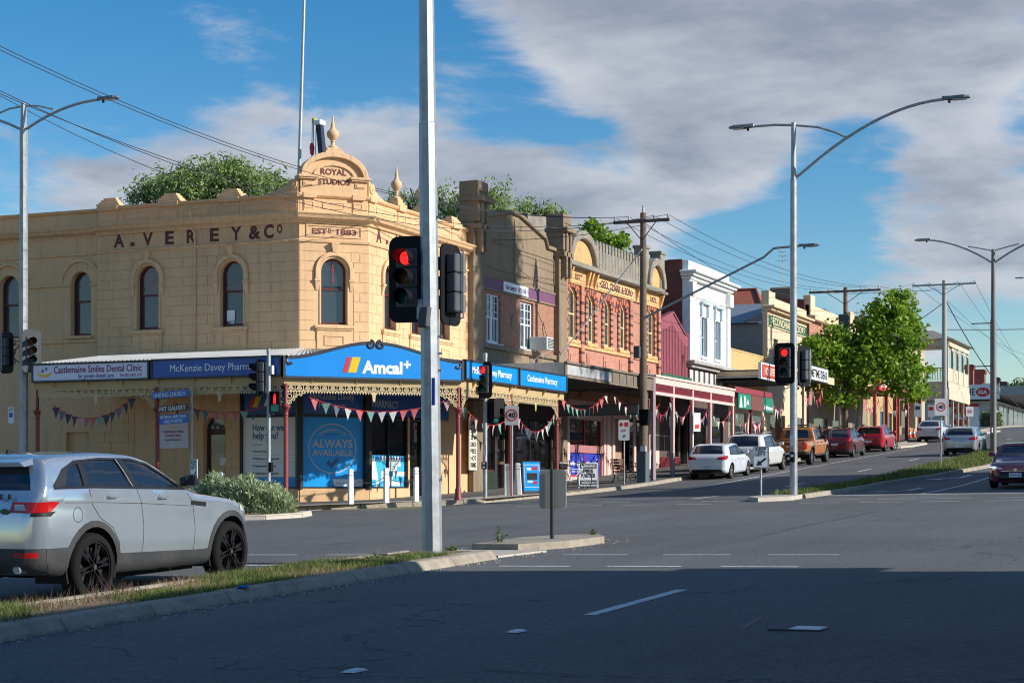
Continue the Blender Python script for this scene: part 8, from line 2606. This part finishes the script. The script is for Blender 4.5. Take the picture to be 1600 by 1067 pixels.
# ---- other cars
def hatch_spec(L=4.3, W=1.77, H=1.47, r=.31, axles=None, rake=.42, nose=.72, rim=M_alloy, tail='h', clad=False, belt=.93, hood=.92, cowl=None, roof0=.45, spokes=5, group='parked and passing cars'):
    axles = axles or (.78, L - .92)
    cw = cowl or L * .70
    w = W / 2
    S = dict(L=L, W=W, r=r, axles=axles, rim=rim, spokes=spokes, tumble=18, group=group, rear_max=rake + .5,
             top=[(0, .66), (.02, .84), (.06, belt - .02), (.12, belt + .05), (.12 + rake * .5, belt + (H - belt) * .58), (.12 + rake, H - .06), (.12 + rake + .25, H - .015), (L * .42, H), (L * .52, H - .03), (cw - (H - hood) * 1.2, H - .14), (cw, hood + .06), (cw + .2, hood), (L - .5, hood - .12), (L - .22, hood - .24), (L - .06, .55), (L, .46)],
             bot=[(0, .36), (.2, .26), (.6, .2), (L - .6, .19), (L - .15, .22), (L, .3)],
             belt=[(0, belt), (.5, belt + .02), (L * .5, belt - .02), (cw - .1, hood + .0), (cw + .2, hood - .08), (L, .6)],
             plan=[(0, w * .74), (.03, w * .83), (.1, w * .91), (.3, w * .965), (.8, w), (L - 1.1, w), (L - .6, w * .96), (L - .3, w * .86), (L - .1, w * .66), (L, w * .46)],
             mirror=(cw - .1, hood + .12), handles=((L * .40, belt - .13), (L * .56, belt - .15)), crease=belt - .17, seats=(L * .36, L * .52))
    x0, xa = .12 + rake + .16, cw - .32
    zt = H - .13
    xr = .12 + rake
    bp = L * .47
    S['cuts'] = [
        ('window_surround', M_black, 'side', [(x0 - .1, belt + .045), (x0 + .1, zt - .02), (L * .42, zt + .045), (L * .53, zt), (xa - .05, hood + .2), (xa + .22, hood + .035), (L * .5, belt + .0), (x0, belt + .03)], True),
        ('rear_door_window', M_carglass, 'side', [(x0 + .05, belt + .055), (bp - .04, belt + .025), (bp - .06, zt + .015), (L * .36, zt + .02), (x0 + .17, zt - .04)], False),
        ('front_door_window', M_carglass, 'side', [(bp + .03, belt + .022), (xa + .12, hood + .055), (xa - .1, hood + .2), (L * .54, zt - .03), (bp + .0, zt + .01)], False),
        ('tailgate_window', M_carglass2, 'rear', [(0, belt + .09), (w * .75, belt + .09), (w * .63, H - .1), (0, H - .075)], True),
        ('windscreen', M_carglass, 'front', [(0, hood + .07), (w * .76, hood + .06), (w * .62, H - .12), (0, H - .09)], True),
        ('tail_light', M_tail, 'rear', [(w * .5, belt - .14), (w * 1.1, belt - .16), (w * 1.1, belt + .01), (w * .55, belt - .04)], False),
        ('tail_light', M_tail, 'side', [(-.1, belt - .16), (.22, belt - .12), (.36, belt + .0), (.1, belt + .02), (-.1, belt)], False),
        ('rear_bumper', M_clad if clad else M_black, 'rear', [(0, .2), (w * .8, .2), (w * .72, .42), (0, .43)], True),
        ('headlight', M_clear, 'side', [(L - .62, hood - .28), (L - .2, hood - .36), (L - .1, hood - .3), (L - .3, hood - .2), (L - .55, hood - .17)], False),
    ]
    if clad:
        S['flare'] = .06; S['clad'] = M_clad
        S['cuts'].insert(0, ('cladding', M_clad, 'side', [(-.05, .1), (-.05, .45), (.5, .42), (L - .6, .38), (L + .1, .42), (L + .1, .1)], True))
    S['lines'] = [('panel_gap', M_seam, [(x0 + .02, belt), (x0 + .1, belt - .25), (axles[0] + .45, .5), (axles[0] + .5, .28)], .01, .002), ('panel_gap', M_seam, [(bp, belt), (bp + .02, .6), (bp - .02, .28)], .01, .002), ('panel_gap', M_seam, [(cw - .12, hood - .05), (cw - .02, .6), (cw - .1, .28)], .01, .002)]
    return S


def place(label, S, px, X, mat, tilt_y=None, name='parked_car', fine=.9, steer=0.0, plate=None, plate_z=None):
    y = yA(px, X)
    t = make_car(label, S, (X, y, 0), R(90), mat, name, 'car', fine, steer=steer)
    sl = (G(X, y + 4) - G(X, y)) / 4
    t.rotation_euler = (0, -math.atan(sl), R(90)); t.location.z = G(X, y) + .004
    if plate is not None: rear_plate(t, -.0, plate_z or .58, plate)
    return t


white = paint('white car paint', (.66, .70, .76), .0, .3)
S = hatch_spec(4.28, 1.76, 1.47, .315, rake=.44, belt=.96)
place('white hatchback parked nearest, behind the KEEP LEFT sign', S, 1104, -20.98, white, plate='AAY-702', plate_z=.52)
S = hatch_spec(4.75, 1.92, 1.72, .37, rake=.5, belt=1.1, hood=1.08, clad=False, spokes=5)
S['bot'] = [(0, .44), (.3, .34), (S['L'] - .4, .3), (S['L'], .4)]
sv = place('white SUV parked in front of the white hatchback', S, 1159, -20.98, paint('pearl white paint', (.72, .71, .68), 0, .3), plate=None)
for sg in (-1, 1): MB().tube([(1.2, sg * .62, 1.72), (1.3, sg * .64, 1.77), (2.6, sg * .64, 1.77), (2.75, sg * .62, 1.71)], .018, 6).build('roof_rail', M_galv, sv)
# orange ute
orange = paint('burnt orange paint', (.58, .19, .035), .2, .34)
L = 5.35
UTE = dict(L=L, W=1.9, r=.40, arch=.47, axles=(1.2, 4.42), tw=.27, rim=M_alloy, spokes=6, tumble=15, group='parked and passing cars', crease=.95, rear_max=.3,
           dense=((1.6, 2.1),), flare=.07,
           top=[(0, .78), (.02, 1.1), (.06, 1.19), (.3, 1.2), (1.72, 1.2), (1.8, 1.24), (1.88, 1.5), (1.98, 1.74), (2.15, 1.80), (2.6, 1.83), (3.0, 1.82), (3.35, 1.68), (3.75, 1.36), (3.95, 1.27), (4.5, 1.2), (5.0, 1.1), (5.2, .95), (5.32, .75), (5.35, .66)],
           bot=[(0, .6), (.3, .52), (1.5, .45), (3.8, .42), (4.9, .46), (5.35, .52)],
           belt=[(0, 1.17), (1.7, 1.17), (2, 1.2), (3.6, 1.17), (4.0, 1.1), (5.35, .95)],
           plan=[(0, .8), (.04, .88), (.15, .92), (.6, .94), (4.5, .95), (4.9, .9), (5.15, .8), (5.35, .55)],
           mirror=(3.62, 1.3), mirror_mat=M_black, handles=((2.25, 1.05), (3.05, 1.05)), seats=(2.2, 3.0), handle_mat=M_black)
UTE['cuts'] = [('window_surround', M_black, 'side', [(1.98, 1.2), (2.02, 1.66), (2.6, 1.72), (3.0, 1.71), (3.3, 1.6), (3.72, 1.27), (3.7, 1.18)], True),
               ('rear_door_window', M_carglass, 'side', [(2.05, 1.23), (2.64, 1.22), (2.64, 1.69), (2.1, 1.64)], False), ('front_door_window', M_carglass, 'side', [(2.72, 1.22), (3.62, 1.21), (3.25, 1.58), (2.98, 1.67), (2.72, 1.69)], False),
               ('windscreen', M_carglass, 'front', [(0, 1.3), (.7, 1.3), (.58, 1.73), (0, 1.76)], True),
               ('rear_window', M_carglass2, 'rear', [(0, 1.3), (.6, 1.3), (.52, 1.68), (0, 1.7)], True),
               ('tail_light', M_tail, 'rear', [(.74, .8), (1.0, .8), (1.0, 1.13), (.74, 1.13)], False), ('tail_light', M_tail, 'side', [(-.05, .8), (.12, .8), (.12, 1.13), (-.05, 1.13)], False),
               ('rear_bumper', M_clad, 'rear', [(0, .45), (1.0, .45), (1.0, .7), (0, .7)], True), ('cladding', M_clad, 'side', [(-.05, .4), (-.05, .68), (.5, .68), (.7, .5), (.7, .3)], True)]
UTE['rear_max'] = 2.2
UTE['lines'] = [('panel_gap', M_seam, [(1.8, 1.18), (1.82, .5)], .014, .002), ('panel_gap', M_seam, [(2.68, 1.18), (2.7, .5)], .01, .002), ('panel_gap', M_seam, [(3.66, 1.16), (3.72, .55)], .01, .002)]
UTE['extra'] = [('tonneau_cover', lambda m: m.box(.1, 1.72, -.78, .78, 1.2, 1.225), M_black), ('tailgate_handle', lambda m: m.box(-.02, .01, -.14, .14, 1.02, 1.09), M_black), ('snorkel', lambda m: m.tube([(3.95, -.97, 1.05), (3.7, -.93, 1.3), (3.4, -.8, 1.65), (3.38, -.78, 1.9)], .04, 8), M_black),
                ('side_step', lambda m: m.box(1.75, 3.8, -1.0, -.86, .42, .47), M_clad), ('roof_bar', lambda m: m.box(2.3, 2.36, -.6, .6, 1.87, 1.9), M_galv), ('roof_bar', lambda m: m.box(2.95, 3.01, -.6, .6, 1.86, 1.89), M_galv), ('roof_basket', lambda m: m.box(2.15, 3.15, -.5, .5, 1.9, 1.93), M_black)]
ut = place('orange dual cab ute parked behind the far signal pole', UTE, 1231, -20.95, orange, name='parked_ute', fine=.9)
rear_plate(ut, -.03, .6, '', .36, .12)
MB().lathe([(.05, -.008), (.07, -.008), (.07, 0), (.05, 0)], (-.012, 0, .93), 16, 'x').build('badge', M_chrome, ut)
S = hatch_spec(4.35, 1.82, 1.58, .335, rake=.5, belt=1.02, hood=1.02, clad=True, rim=M_alloy)
place('dark red crossover with black wheel arches parked before the street tree', S, 1304, -20.95, paint('dark cherry paint', (.16, .012, .02), .3, .28), plate='', plate_z=.72)
S = hatch_spec(4.5, 1.78, 1.5, .315, rake=.4, belt=.98, hood=.95)
rw_ = place('bright red wagon with turned front wheel parked past the cherry crossover', S, 1357, -20.9, paint('bright red paint', (.5, .012, .03), .15, .28), steer=R(-28), plate='', plate_z=.62)
for sg in (-1, 1): MB().tube([(1.0, sg * .56, 1.47), (1.1, sg * .58, 1.53), (2.5, sg * .58, 1.53), (2.6, sg * .56, 1.47)], .016, 6).build('roof_rail', M_galv, rw_)
S = hatch_spec(4.45, 1.75, 1.49, .31, rake=.75, belt=1.0, hood=.9)
place('white liftback parked far up the street left of the silver hatchback', S, 1451, -20.6, paint('cool white paint', (.62, .64, .67), .1, .3), plate='', plate_z=.8)
S = hatch_spec(4.2, 1.79, 1.48, .315, rake=.36, belt=.98, hood=.94)
place('silver hatchback driving away up the hill', S, 1499, -14.2, paint('pale silver paint', (.45, .48, .52), .5, .3), name='moving_car', plate='', plate_z=.5)
# maroon car facing us
maroon = paint('deep maroon paint', (.22, .012, .02), .15, .3)
S = hatch_spec(4.4, 1.79, 1.44, .32, rake=.5, belt=.95, hood=.93)
Lc = 4.4
S['front_min'] = 2.4
S['cuts'] += [('grille', M_black, 'front', [(0, .30), (.52, .26), (.60, .34), (.48, .52), (0, .53)], True), ('headlight', M_clear, 'front', [(.40, .60), (.84, .66), (.88, .74), (.80, .76), (.44, .66)], False), ('fog_panel', M_black, 'front', [(.62, .32), (.82, .38), (.80, .5), (.66, .5)], False)]
cy_ = 57.2; cxm = -7.05
mc = make_car('maroon sedan facing the camera at the right edge of the frame', S, (cxm, cy_ + Lc, 0), R(-90), maroon, 'waiting_car', 'car', 1.1)
sl = (G(cxm, cy_ + 4) - G(cxm, cy_)) / 4
mc.rotation_euler = (0, math.atan(sl), R(-90)); mc.location.z = G(cxm, cy_ + Lc) + .004
p = MB().box(0, .014, -.19, .19, -.07, .07).build('number_plate', M_plate, mc, loc=(Lc + .0, 0, .44))
text('1VH 2JJ', .11, M_navy, p, (.016, 0, -.035), width=.3, rot=math.pi / 2)
MB().tube([(Lc - .12, -.5, .56), (Lc - .03, -.2, .565), (Lc - .02, .2, .565), (Lc - .12, .5, .56)], .012, 6).build('chrome_bar', M_chrome, mc)
MB().lathe([(.03, 0), (.05, 0), (.05, .01), (.03, .01)], (Lc - .02, 0, .6), 14, 'x').build('badge', M_chrome, mc)
for sg in (-1, 1): MB().box(Lc - .26, Lc - .14, sg * .62, sg * .8, .675, .695).build('daylight_strip', pbr('running light', (.9, .9, .85), .3, var=0, emit=(1, .97, .9), estr=1.2), mc)
# ------------------------------------------------------------------ vegetation
def leaf_mat(name, c1, c2, scale=1.2, trans=.35):
    m = bpy.data.materials.new(name); m.use_nodes = True
    nt = m.node_tree; N, L = nt.nodes, nt.links
    b = N['Principled BSDF']; b.inputs['Roughness'].default_value = .55
    geo = N.new('ShaderNodeNewGeometry')
    n = N.new('ShaderNodeTexNoise'); n.inputs['Scale'].default_value = scale; n.inputs['Detail'].default_value = 5
    L.new(geo.outputs['Position'], n.inputs['Vector'])
    n2 = N.new('ShaderNodeTexWhiteNoise'); n2.noise_dimensions = '1D'; L.new(geo.outputs['Random Per Island'], n2.inputs['W'])
    ad = N.new('ShaderNodeMath'); ad.operation = 'ADD'
    ml = N.new('ShaderNodeMath'); ml.operation = 'MULTIPLY_ADD'; L.new(n2.outputs['Value'], ml.inputs[0]); ml.inputs[1].default_value = .5; ml.inputs[2].default_value = -.25
    L.new(n.outputs[0], ad.inputs[0]); L.new(ml.outputs[0], ad.inputs[1])
    r = N.new('ShaderNodeValToRGB'); r.color_ramp.elements[0].position = .3; r.color_ramp.elements[1].position = .72
    r.color_ramp.elements[0].color = (*c1, 1); r.color_ramp.elements[1].color = (*c2, 1)
    L.new(ad.outputs[0], r.inputs[0]); L.new(r.outputs[0], b.inputs['Base Color'])
    tr = N.new('ShaderNodeBsdfTranslucent'); L.new(r.outputs[0], tr.inputs['Color'])
    mx = N.new('ShaderNodeMixShader'); mx.inputs[0].default_value = trans
    L.new(b.outputs[0], mx.inputs[1]); L.new(tr.outputs[0], mx.inputs[2]); L.new(mx.outputs[0], N['Material Output'].inputs[0])
    return m


def leaves_mesh(name, C, size, mat, rs, droop=0.0, aspect=.5, outward=None):
    """One leaf (a folded diamond of two triangles) at each centre."""
    n = len(C)
    d = rs.normal(size=(n, 3)); d[:, 2] = d[:, 2] * .7 - droop
    if outward is not None: d += outward * .8
    d /= np.linalg.norm(d, axis=1)[:, None]
    s = rs.normal(size=(n, 3)); s -= (s * d).sum(1)[:, None] * d; s /= np.linalg.norm(s, axis=1)[:, None]
    nn = np.cross(d, s)
    sz = (size * rs.uniform(.6, 1.35, n))[:, None]
    V = np.stack([C, C + d * sz * .5 + s * sz * aspect * .5 + nn * sz * .08, C + d * sz, C + d * sz * .5 - s * sz * aspect * .5 + nn * sz * .08], 1).reshape(-1, 3)
    k = np.arange(n) * 4
    F = np.stack([k, k + 1, k + 2, k, k + 2, k + 3], 1).reshape(-1, 3)
    me = bpy.data.meshes.new(name)
    me.vertices.add(len(V)); me.vertices.foreach_set('co', V.ravel())
    me.loops.add(F.size); me.loops.foreach_set('vertex_index', F.ravel().astype(np.int32))
    me.polygons.add(len(F)); me.polygons.foreach_set('loop_start', (np.arange(len(F)) * 3).astype(np.int32)); me.polygons.foreach_set('loop_total', np.full(len(F), 3, np.int32))
    me.materials.append(mat); me.update(calc_edges=True)
    return me


def tree(name, label, base, trunk_h, lobes, n_clump, per, size, lmat, bmat, seed, r0=.2, clump_r=.5, droop=0.0, aspect=.5, lean=(0, 0), group='trees', limbs=True):
    """Trunk and limbs reaching into lobes (centre, radii); leaf clumps fill the lobe shells unevenly."""
    rs = np.random.RandomState(seed)
    t = thing(name, label, 'tree', base, 0, group)
    m = MB()
    top = Vector((lean[0], lean[1], trunk_h))
    m.tube([(0, 0, -.2), (lean[0] * .25 + .03, lean[1] * .25, trunk_h * .35), (lean[0] * .6 - .03, lean[1] * .6, trunk_h * .7), top], [r0 * 1.25, r0, r0 * .9, r0 * .8], 10)
    m.build('trunk', bmat, t, smooth=True)
    CC = []
    vol = [l[1][0] * l[1][1] * l[1][2] for l in lobes]
    for (c, rad), v in zip(lobes, vol):
        c = Vector(c)
        if limbs:
            mm = MB()
            mid = top.lerp(c, .5) + Vector((rs.normal() * .15, rs.normal() * .15, .1))
            mm.tube([top, mid, c], [r0 * .62, r0 * .42, r0 * .2], 8)
            for _ in range(7):
                u = rs.normal(size=3); u /= np.linalg.norm(u)
                e = c + Vector(u * np.array(rad) * .8)
                s_ = mid.lerp(c, rs.uniform(.1, 1))
                mm.tube([s_, s_.lerp(e, .5) + Vector((0, 0, .12)), e], [r0 * .22, r0 * .14, r0 * .05], 6)
            mm.build('limb', bmat, t, smooth=True)
        k = max(4, int(n_clump * v / sum(vol)))
        u = rs.normal(size=(k, 3)); u /= np.linalg.norm(u, axis=1)[:, None]
        rr = rs.uniform(.45, 1.0, k) ** .6
        CC.append(np.array(c) + u * rr[:, None] * np.array(rad))
    CC = np.concatenate(CC)
    cr = clump_r * rs.uniform(.5, 1.3, len(CC))
    pts = np.repeat(CC, per, 0) + rs.normal(size=(len(CC) * per, 3)) * np.repeat(cr, per)[:, None] * np.array([1, 1, .75]) * .55
    me = leaves_mesh('crown', pts, size, lmat, rs, droop, aspect)
    link('crown', me, t)
    return t


M_bark = pbr('mottled plane bark', (.36, .32, .25), .85, var=.3, scale=6, dirt=(.15, .13, .1), dirt_amt=.6, dirt_scale=5)
M_barkd = pbr('dark bark', (.09, .065, .045), .95, var=.3, scale=6)
L_plane = leaf_mat('plane tree leaves', (.12, .225, .014), (.34, .5, .05), .9, .5)
L_pep = leaf_mat('pepper tree leaves', (.15, .23, .06), (.36, .46, .16), .7, .45)
L_dark = leaf_mat('dark tree leaves', (.02, .055, .012), (.07, .14, .03), .6, .3)
L_hebe = leaf_mat('grey green shrub leaves', (.25, .31, .14), (.47, .53, .31), 3.0, .3)

tx_ = -21.95; ty_ = yA(1336, tx_); gz_ = zf(tx_, ty_)
def lob(px, py, y, rx_, ry_, rz_, ref):
    x = xB(px, y); return ((x - ref[0], y - ref[1], zP(py, x, y) - ref[2]), (rx_, ry_, rz_))
ref = (tx_, ty_, gz_)
tree('street_tree', 'bright green plane tree with pale trunk beside the red parked cars', ref, zP(610, tx_, ty_) - gz_,
     [lob(1388, 525, ty_, 1.9, 2.0, 2.1, ref), (lob(1400, 480, ty_ + .3, 1.15, 1.2, 1.1, ref)), lob(1418, 590, ty_ + .5, 1.5, 1.6, 1.3, ref), lob(1345, 565, ty_ - .8, 1.7, 1.8, 1.5, ref), lob(1290, 560, ty_ - 2.0, 1.5, 1.6, 1.35, ref), lob(1263, 552, ty_ - 2.6, .95, 1.2, 1.1, ref), lob(1268, 590, ty_ - 2.4, .8, 1.2, .8, ref), lob(1315, 612, ty_ - 1.2, 1.4, 1.4, .7, ref), lob(1325, 530, ty_ - 1.2, 1.2, 1.3, 1.0, ref), lob(1360, 525, ty_ - .5, 1.3, 1.3, 1.0, ref)],
     380, 40, .26, L_plane, M_bark, 5, .17, .48, .15, .75, lean=(.45, 0.0))
# trees rising behind the roofs
def back_tree(label, y, lobs, seed, lm, n=260, per=60, size=.3, droop=.8, asp=.3, cr=.6, base_px=None):
    px0 = base_px or lobs[0][0]
    x = xB(px0, y); g = G(x, y); rf = (x, y, g)
    L_ = [lob(px, py, y + dy, r_, r_, r2, rf) for px, py, r_, r2, dy in lobs]
    th_ = min(l[0][2] for l in L_) * .62
    tree('background_tree', label, rf, th_, L_, n, per, size, lm, M_barkd, seed, .3, cr, droop, asp, group='trees behind the roofs')


back_tree('drooping green pepper tree behind the left half of the corner building roof', 78, [(335, 278, 1.9, 1.1, 0), (262, 296, 1.6, 1.0, 1), (385, 292, 2.0, 1.0, 1), (300, 298, 1.7, .9, -1), (222, 302, .8, .5, 0), (430, 300, 1.2, .9, 0)], 11, L_pep, 230, 46, .3, base_px=340)
back_tree('sparse pepper tree between the parapet urns and the lawyers pier', 84, [(690, 316, 1.1, .8, 0), (632, 308, .8, .7, 0), (755, 318, 1.2, .9, 0), (720, 330, 1.0, .7, 0), (775, 312, .8, .8, 0)], 12, L_pep, 110, 34, .26, base_px=720)
back_tree('loose green tree above the lawyers gable', 92, [(835, 328, 1.0, .5, 0), (800, 334, .9, .4, 0), (862, 334, .7, .4, 0)], 13, L_pep, 60, 26, .26, cr=.45, base_px=835)
back_tree('small bright tree rising over the battlemented brick parapet', 96, [(945, 372, .8, .6, 0), (930, 358, .6, .5, 0), (962, 378, .7, .5, 0)], 14, L_plane, 55, 30, .24, .2, .7, .35, base_px=945)
# tall tree on the sunny footpath, outside the frame, whose crown shades the lawyers' building
rf = (.2, 64.3, zf(.2, 64.3))
tree('tall_pine', 'tall dark pine outside the frame on the right footpath', rf, 13.5, [((0, -.9, 17.6), (1.7, 1.8, 3.2)), ((.2, -1.0, 21.8), (1.6, 1.8, 2.8)), ((0, .4, 19), (1.6, 1.1, 3.0))], 330, 70, .4, L_dark, M_barkd, 21, .35, .8, .2, .4)
# far trees past the crest
for i, (px, py, r_) in enumerate(((1585, 612, 3.0), (1600, 606, 3.5), (1622, 600, 4))):
    y = 330 + i * 14; x = xB(px, y); g = G(x, y); rf = (x, y, g)
    tree('far_tree', ('leftmost dark tree on the far right skyline', 'middle dark tree on the far right skyline', 'rightmost dark tree cut by the right edge')[i], rf, 5, [((0, 0, zP(py + 14, x, y) - g), (r_, r_, r_ * .8))], 60, 40, .7, L_dark, M_barkd, 31 + i, .3, 1.2, group='far skyline trees')
# low hedge by the supermarket
hx_, hy_ = xB(1549, 172), 172.0
hd_ = thing('hedge', 'small clipped green hedge in front of the supermarket', 'hedge', (hx_, hy_, G(hx_, hy_)))
rs = np.random.RandomState(4)
C = np.stack([rs.uniform(-.9, .9, 1500), rs.uniform(-1.5, 1.5, 1500), rs.uniform(.1, 1.5, 1500)], 1)
link('foliage', leaves_mesh('foliage', C, .2, leaf_mat('hedge leaves', (.04, .1, .015), (.13, .25, .05), 1.5), rs, 0, .6), hd_)
MB().box(-.75, .75, -1.3, 1.3, 0, 1.3).build('stems', M_barkd, hd_)

# ---- rounded grey-green shrubs in the side street median
def shrub(label, px, y, w, h, n, seed):
    x = xB(px, y); g = G(x, y) + .1
    t = thing('shrub', label, 'shrub', (x, y, g), 0, 'grey green shrubs')
    rs = np.random.RandomState(seed)
    u = rs.normal(size=(n, 3)); u[:, 2] = np.abs(u[:, 2]); u /= np.linalg.norm(u, axis=1)[:, None]
    rr = rs.uniform(.55, 1.0, n) ** .5
    bump = 1 + .12 * np.sin(u[:, 0] * 7 + seed) * np.cos(u[:, 1] * 6) + .1 * np.sin(u[:, 2] * 9 + u[:, 0] * 4)
    C = u * rr[:, None] * bump[:, None] * np.array([w, w * .85, h])
    C[:, 2] = np.maximum(C[:, 2], .02)
    me = leaves_mesh('foliage', C, .13, L_hebe, rs, -.6, .28, outward=u * np.array([1, 1, 1.3]))
    link('foliage', me, t)
    m = MB()
    for i in range(9):
        a = i * .7; m.tube([(0, 0, 0), (w * .5 * math.cos(a), w * .4 * math.sin(a), h * .35), (w * .8 * math.cos(a), w * .65 * math.sin(a), h * .6)], [.03, .02, .008], 5)
    m.build('stems', M_barkd, t)


shrub('big rounded grey green shrub at the tip of the side street median', 385, 40.4, 1.05, .9, 9000, 1)
shrub('grey green shrub partly hidden by the silver SUV bonnet', 340, 40.6, .9, .95, 6000, 2)
shrub('low grey green shrub spilling over the kerb at the right end', 423, 40.4, .7, .62, 4500, 3)

# ---- grass on the medians
def grass(name, label, gen, n, h, w, mat, seed, dry=0):
    rs = np.random.RandomState(seed)
    B = gen(rs, n); n = len(B)
    hh = h * rs.uniform(.4, 1.5, n)
    a = rs.uniform(0, 2 * math.pi, n); ln = rs.normal(size=(n, 2)) * .45
    sx, sy = np.cos(a) * w / 2, np.sin(a) * w / 2
    V = np.empty((n, 3, 3))
    V[:, 0] = B + np.stack([sx, sy, 0 * sx], 1); V[:, 1] = B - np.stack([sx, sy, 0 * sx], 1)
    V[:, 2] = B + np.stack([ln[:, 0] * hh, ln[:, 1] * hh, hh], 1)
    me = bpy.data.meshes.new(name)
    me.vertices.add(n * 3); me.vertices.foreach_set('co', V.ravel())
    me.loops.add(n * 3); me.loops.foreach_set('vertex_index', np.arange(n * 3, dtype=np.int32))
    me.polygons.add(n); me.polygons.foreach_set('loop_start', (np.arange(n) * 3).astype(np.int32)); me.polygons.foreach_set('loop_total', np.full(n, 3, np.int32))
    me.materials.append(mat); me.update(calc_edges=True)
    return tag(link(name, me), label, 'grass', kind='stuff')


def zG(x, y, dz):
    return np.interp(y, _ys, _fz) + .0154 * x + dz


def patchy(x0, x1, y0, y1, dz, thr, sc=1.0, edge=None):
    def g(rs, n):
        x = rs.uniform(x0, x1, n); y = rs.uniform(y0, y1, n)
        f = np.sin(x * 2.3 * sc + 1) * np.cos(y * 1.1 * sc) + .6 * np.sin(y * 2.7 * sc + x) + .4 * np.sin(y * .6 + 2) + rs.normal(size=n) * .5
        k = f > thr
        if edge: k &= edge(x, y)
        x, y = x[k], y[k]
        return np.stack([x, y, zG(x, y, dz)], 1)
    return g


L_grass = leaf_mat('median grass', (.06, .105, .015), (.20, .25, .05), 2.5, .3)
L_dry = leaf_mat('dry grass', (.22, .16, .075), (.42, .33, .17), 2.5, .3)
L_seed = leaf_mat('purple seed heads', (.15, .08, .06), (.26, .16, .12), 3, .2)
grass('grass', 'patchy short green grass on the near median', patchy(-12.1, -10.72, 9, 23.2, .11, .25), 46000, .075, .011, L_grass, 1)
grass('grass', 'dry straw on the near median', patchy(-12.2, -10.65, 9, 24.2, .11, .2, 1.7), 16000, .06, .009, L_dry, 2)
grass('grass', 'reddish seed heads of grass beside the silver SUV', patchy(-12.0, -11.2, 10, 19.5, .11, .5, 1.3), 4500, .15, .007, L_seed, 3)
grass('grass', 'mown green grass on the far median', patchy(-13.4, -10.8, 51.2, 150, .11, -1.2, .8, lambda x, y: x < np.interp(y, [51, 63, 70, 77], [-12.4, -12.4, -11.5, -10.8])), 60000, .12, .03, L_grass, 4)
grass('grass', 'dry straw through the far median grass', patchy(-13.4, -10.8, 60, 150, .11, .6, .8, lambda x, y: x < np.interp(y, [51, 63, 70, 77], [-12.4, -12.4, -11.5, -10.8])), 16000, .1, .03, L_dry, 5)
grass('grass', 'sparse weeds round the side street shrubs', patchy(-34, -23.6, 39, 41.8, .1, .1), 6000, .08, .015, L_dry, 6)


def weed(label, px, py, h, n, seed):
    x, y = ground_hit(px, py)
    t = thing('weed', label, 'weed', (x, y, G(x, y) + .02), 0, 'weeds along the median edges')
    rs = np.random.RandomState(seed)
    m = MB()
    C = []
    for i in range(n):
        e = Vector((rs.normal() * .08, rs.normal() * .08, h * rs.uniform(.6, 1)))
        m.tube([(rs.normal() * .02, rs.normal() * .02, 0), e * .5, e], [.006, .005, .003], 5)
        for j in range(22): C.append(tuple(e * rs.uniform(.15, 1)))
    m.build('stalks', L_grass, t)
    link('leaves', leaves_mesh('leaves', np.array(C), .06, L_grass, rs, -.3, .35), t)


weed('tall thin weed left of the near median nose', 776, 858, .36, 4, 1)
weed('weed at the right tip of the near median nose', 928, 846, .24, 3, 2)
weed('bushy grass clump left of the thick pole base', 590, 884, .14, 14, 3)
weed('low grass clump on the kerb near the thick pole', 540, 892, .12, 14, 4)
weed('small weed just right of the thick pole base', 706, 868, .12, 7, 5)
# scrap of blue litter on the kerb
lx, ly = -10.62, yA(380, -10.62)
li = MB().hexa([(-.07, -.05, 0), (.08, -.04, 0), (.07, .05, 0), (-.08, .04, 0)], [(-.06, -.04, .03), (.07, -.05, .012), (.08, .04, .035), (-.07, .05, .02)]).build('litter', pbr('blue wrapper', (.01, .1, .4), .3), None, (lx, ly, G(lx, ly) + .135), .5, bevel=.005)
tag(li, 'crumpled blue wrapper lying on the near median kerb', 'litter')
# stones and leaf crumbs swept along the kerbs
rs = np.random.RandomState(9)
m = MB()
for i in range(420):
    if i < 260: x, y = -10.46 + abs(rs.normal()) * .14, rs.uniform(11, 24)
    else: x, y = rs.uniform(-12.2, -10.0), rs.uniform(24.4, 29.5)
    s_ = rs.uniform(.006, .018); z = G(x, y) + .004
    m.hexa([(x - s_, y - s_, z), (x + s_, y - s_ * .7, z), (x + s_ * .8, y + s_, z), (x - s_, y + s_ * .8, z)], [(x - s_ * .5, y - s_ * .5, z + s_), (x + s_ * .5, y - s_ * .4, z + s_ * 1.2), (x + s_ * .4, y + s_ * .5, z + s_), (x - s_ * .4, y + s_ * .4, z + s_ * .8)])
tag(m.build('gravel', pbr('pale grit', (.42, .36, .28), .9, var=.3)), 'loose pale grit along the near median kerb', 'gravel', kind='stuff')
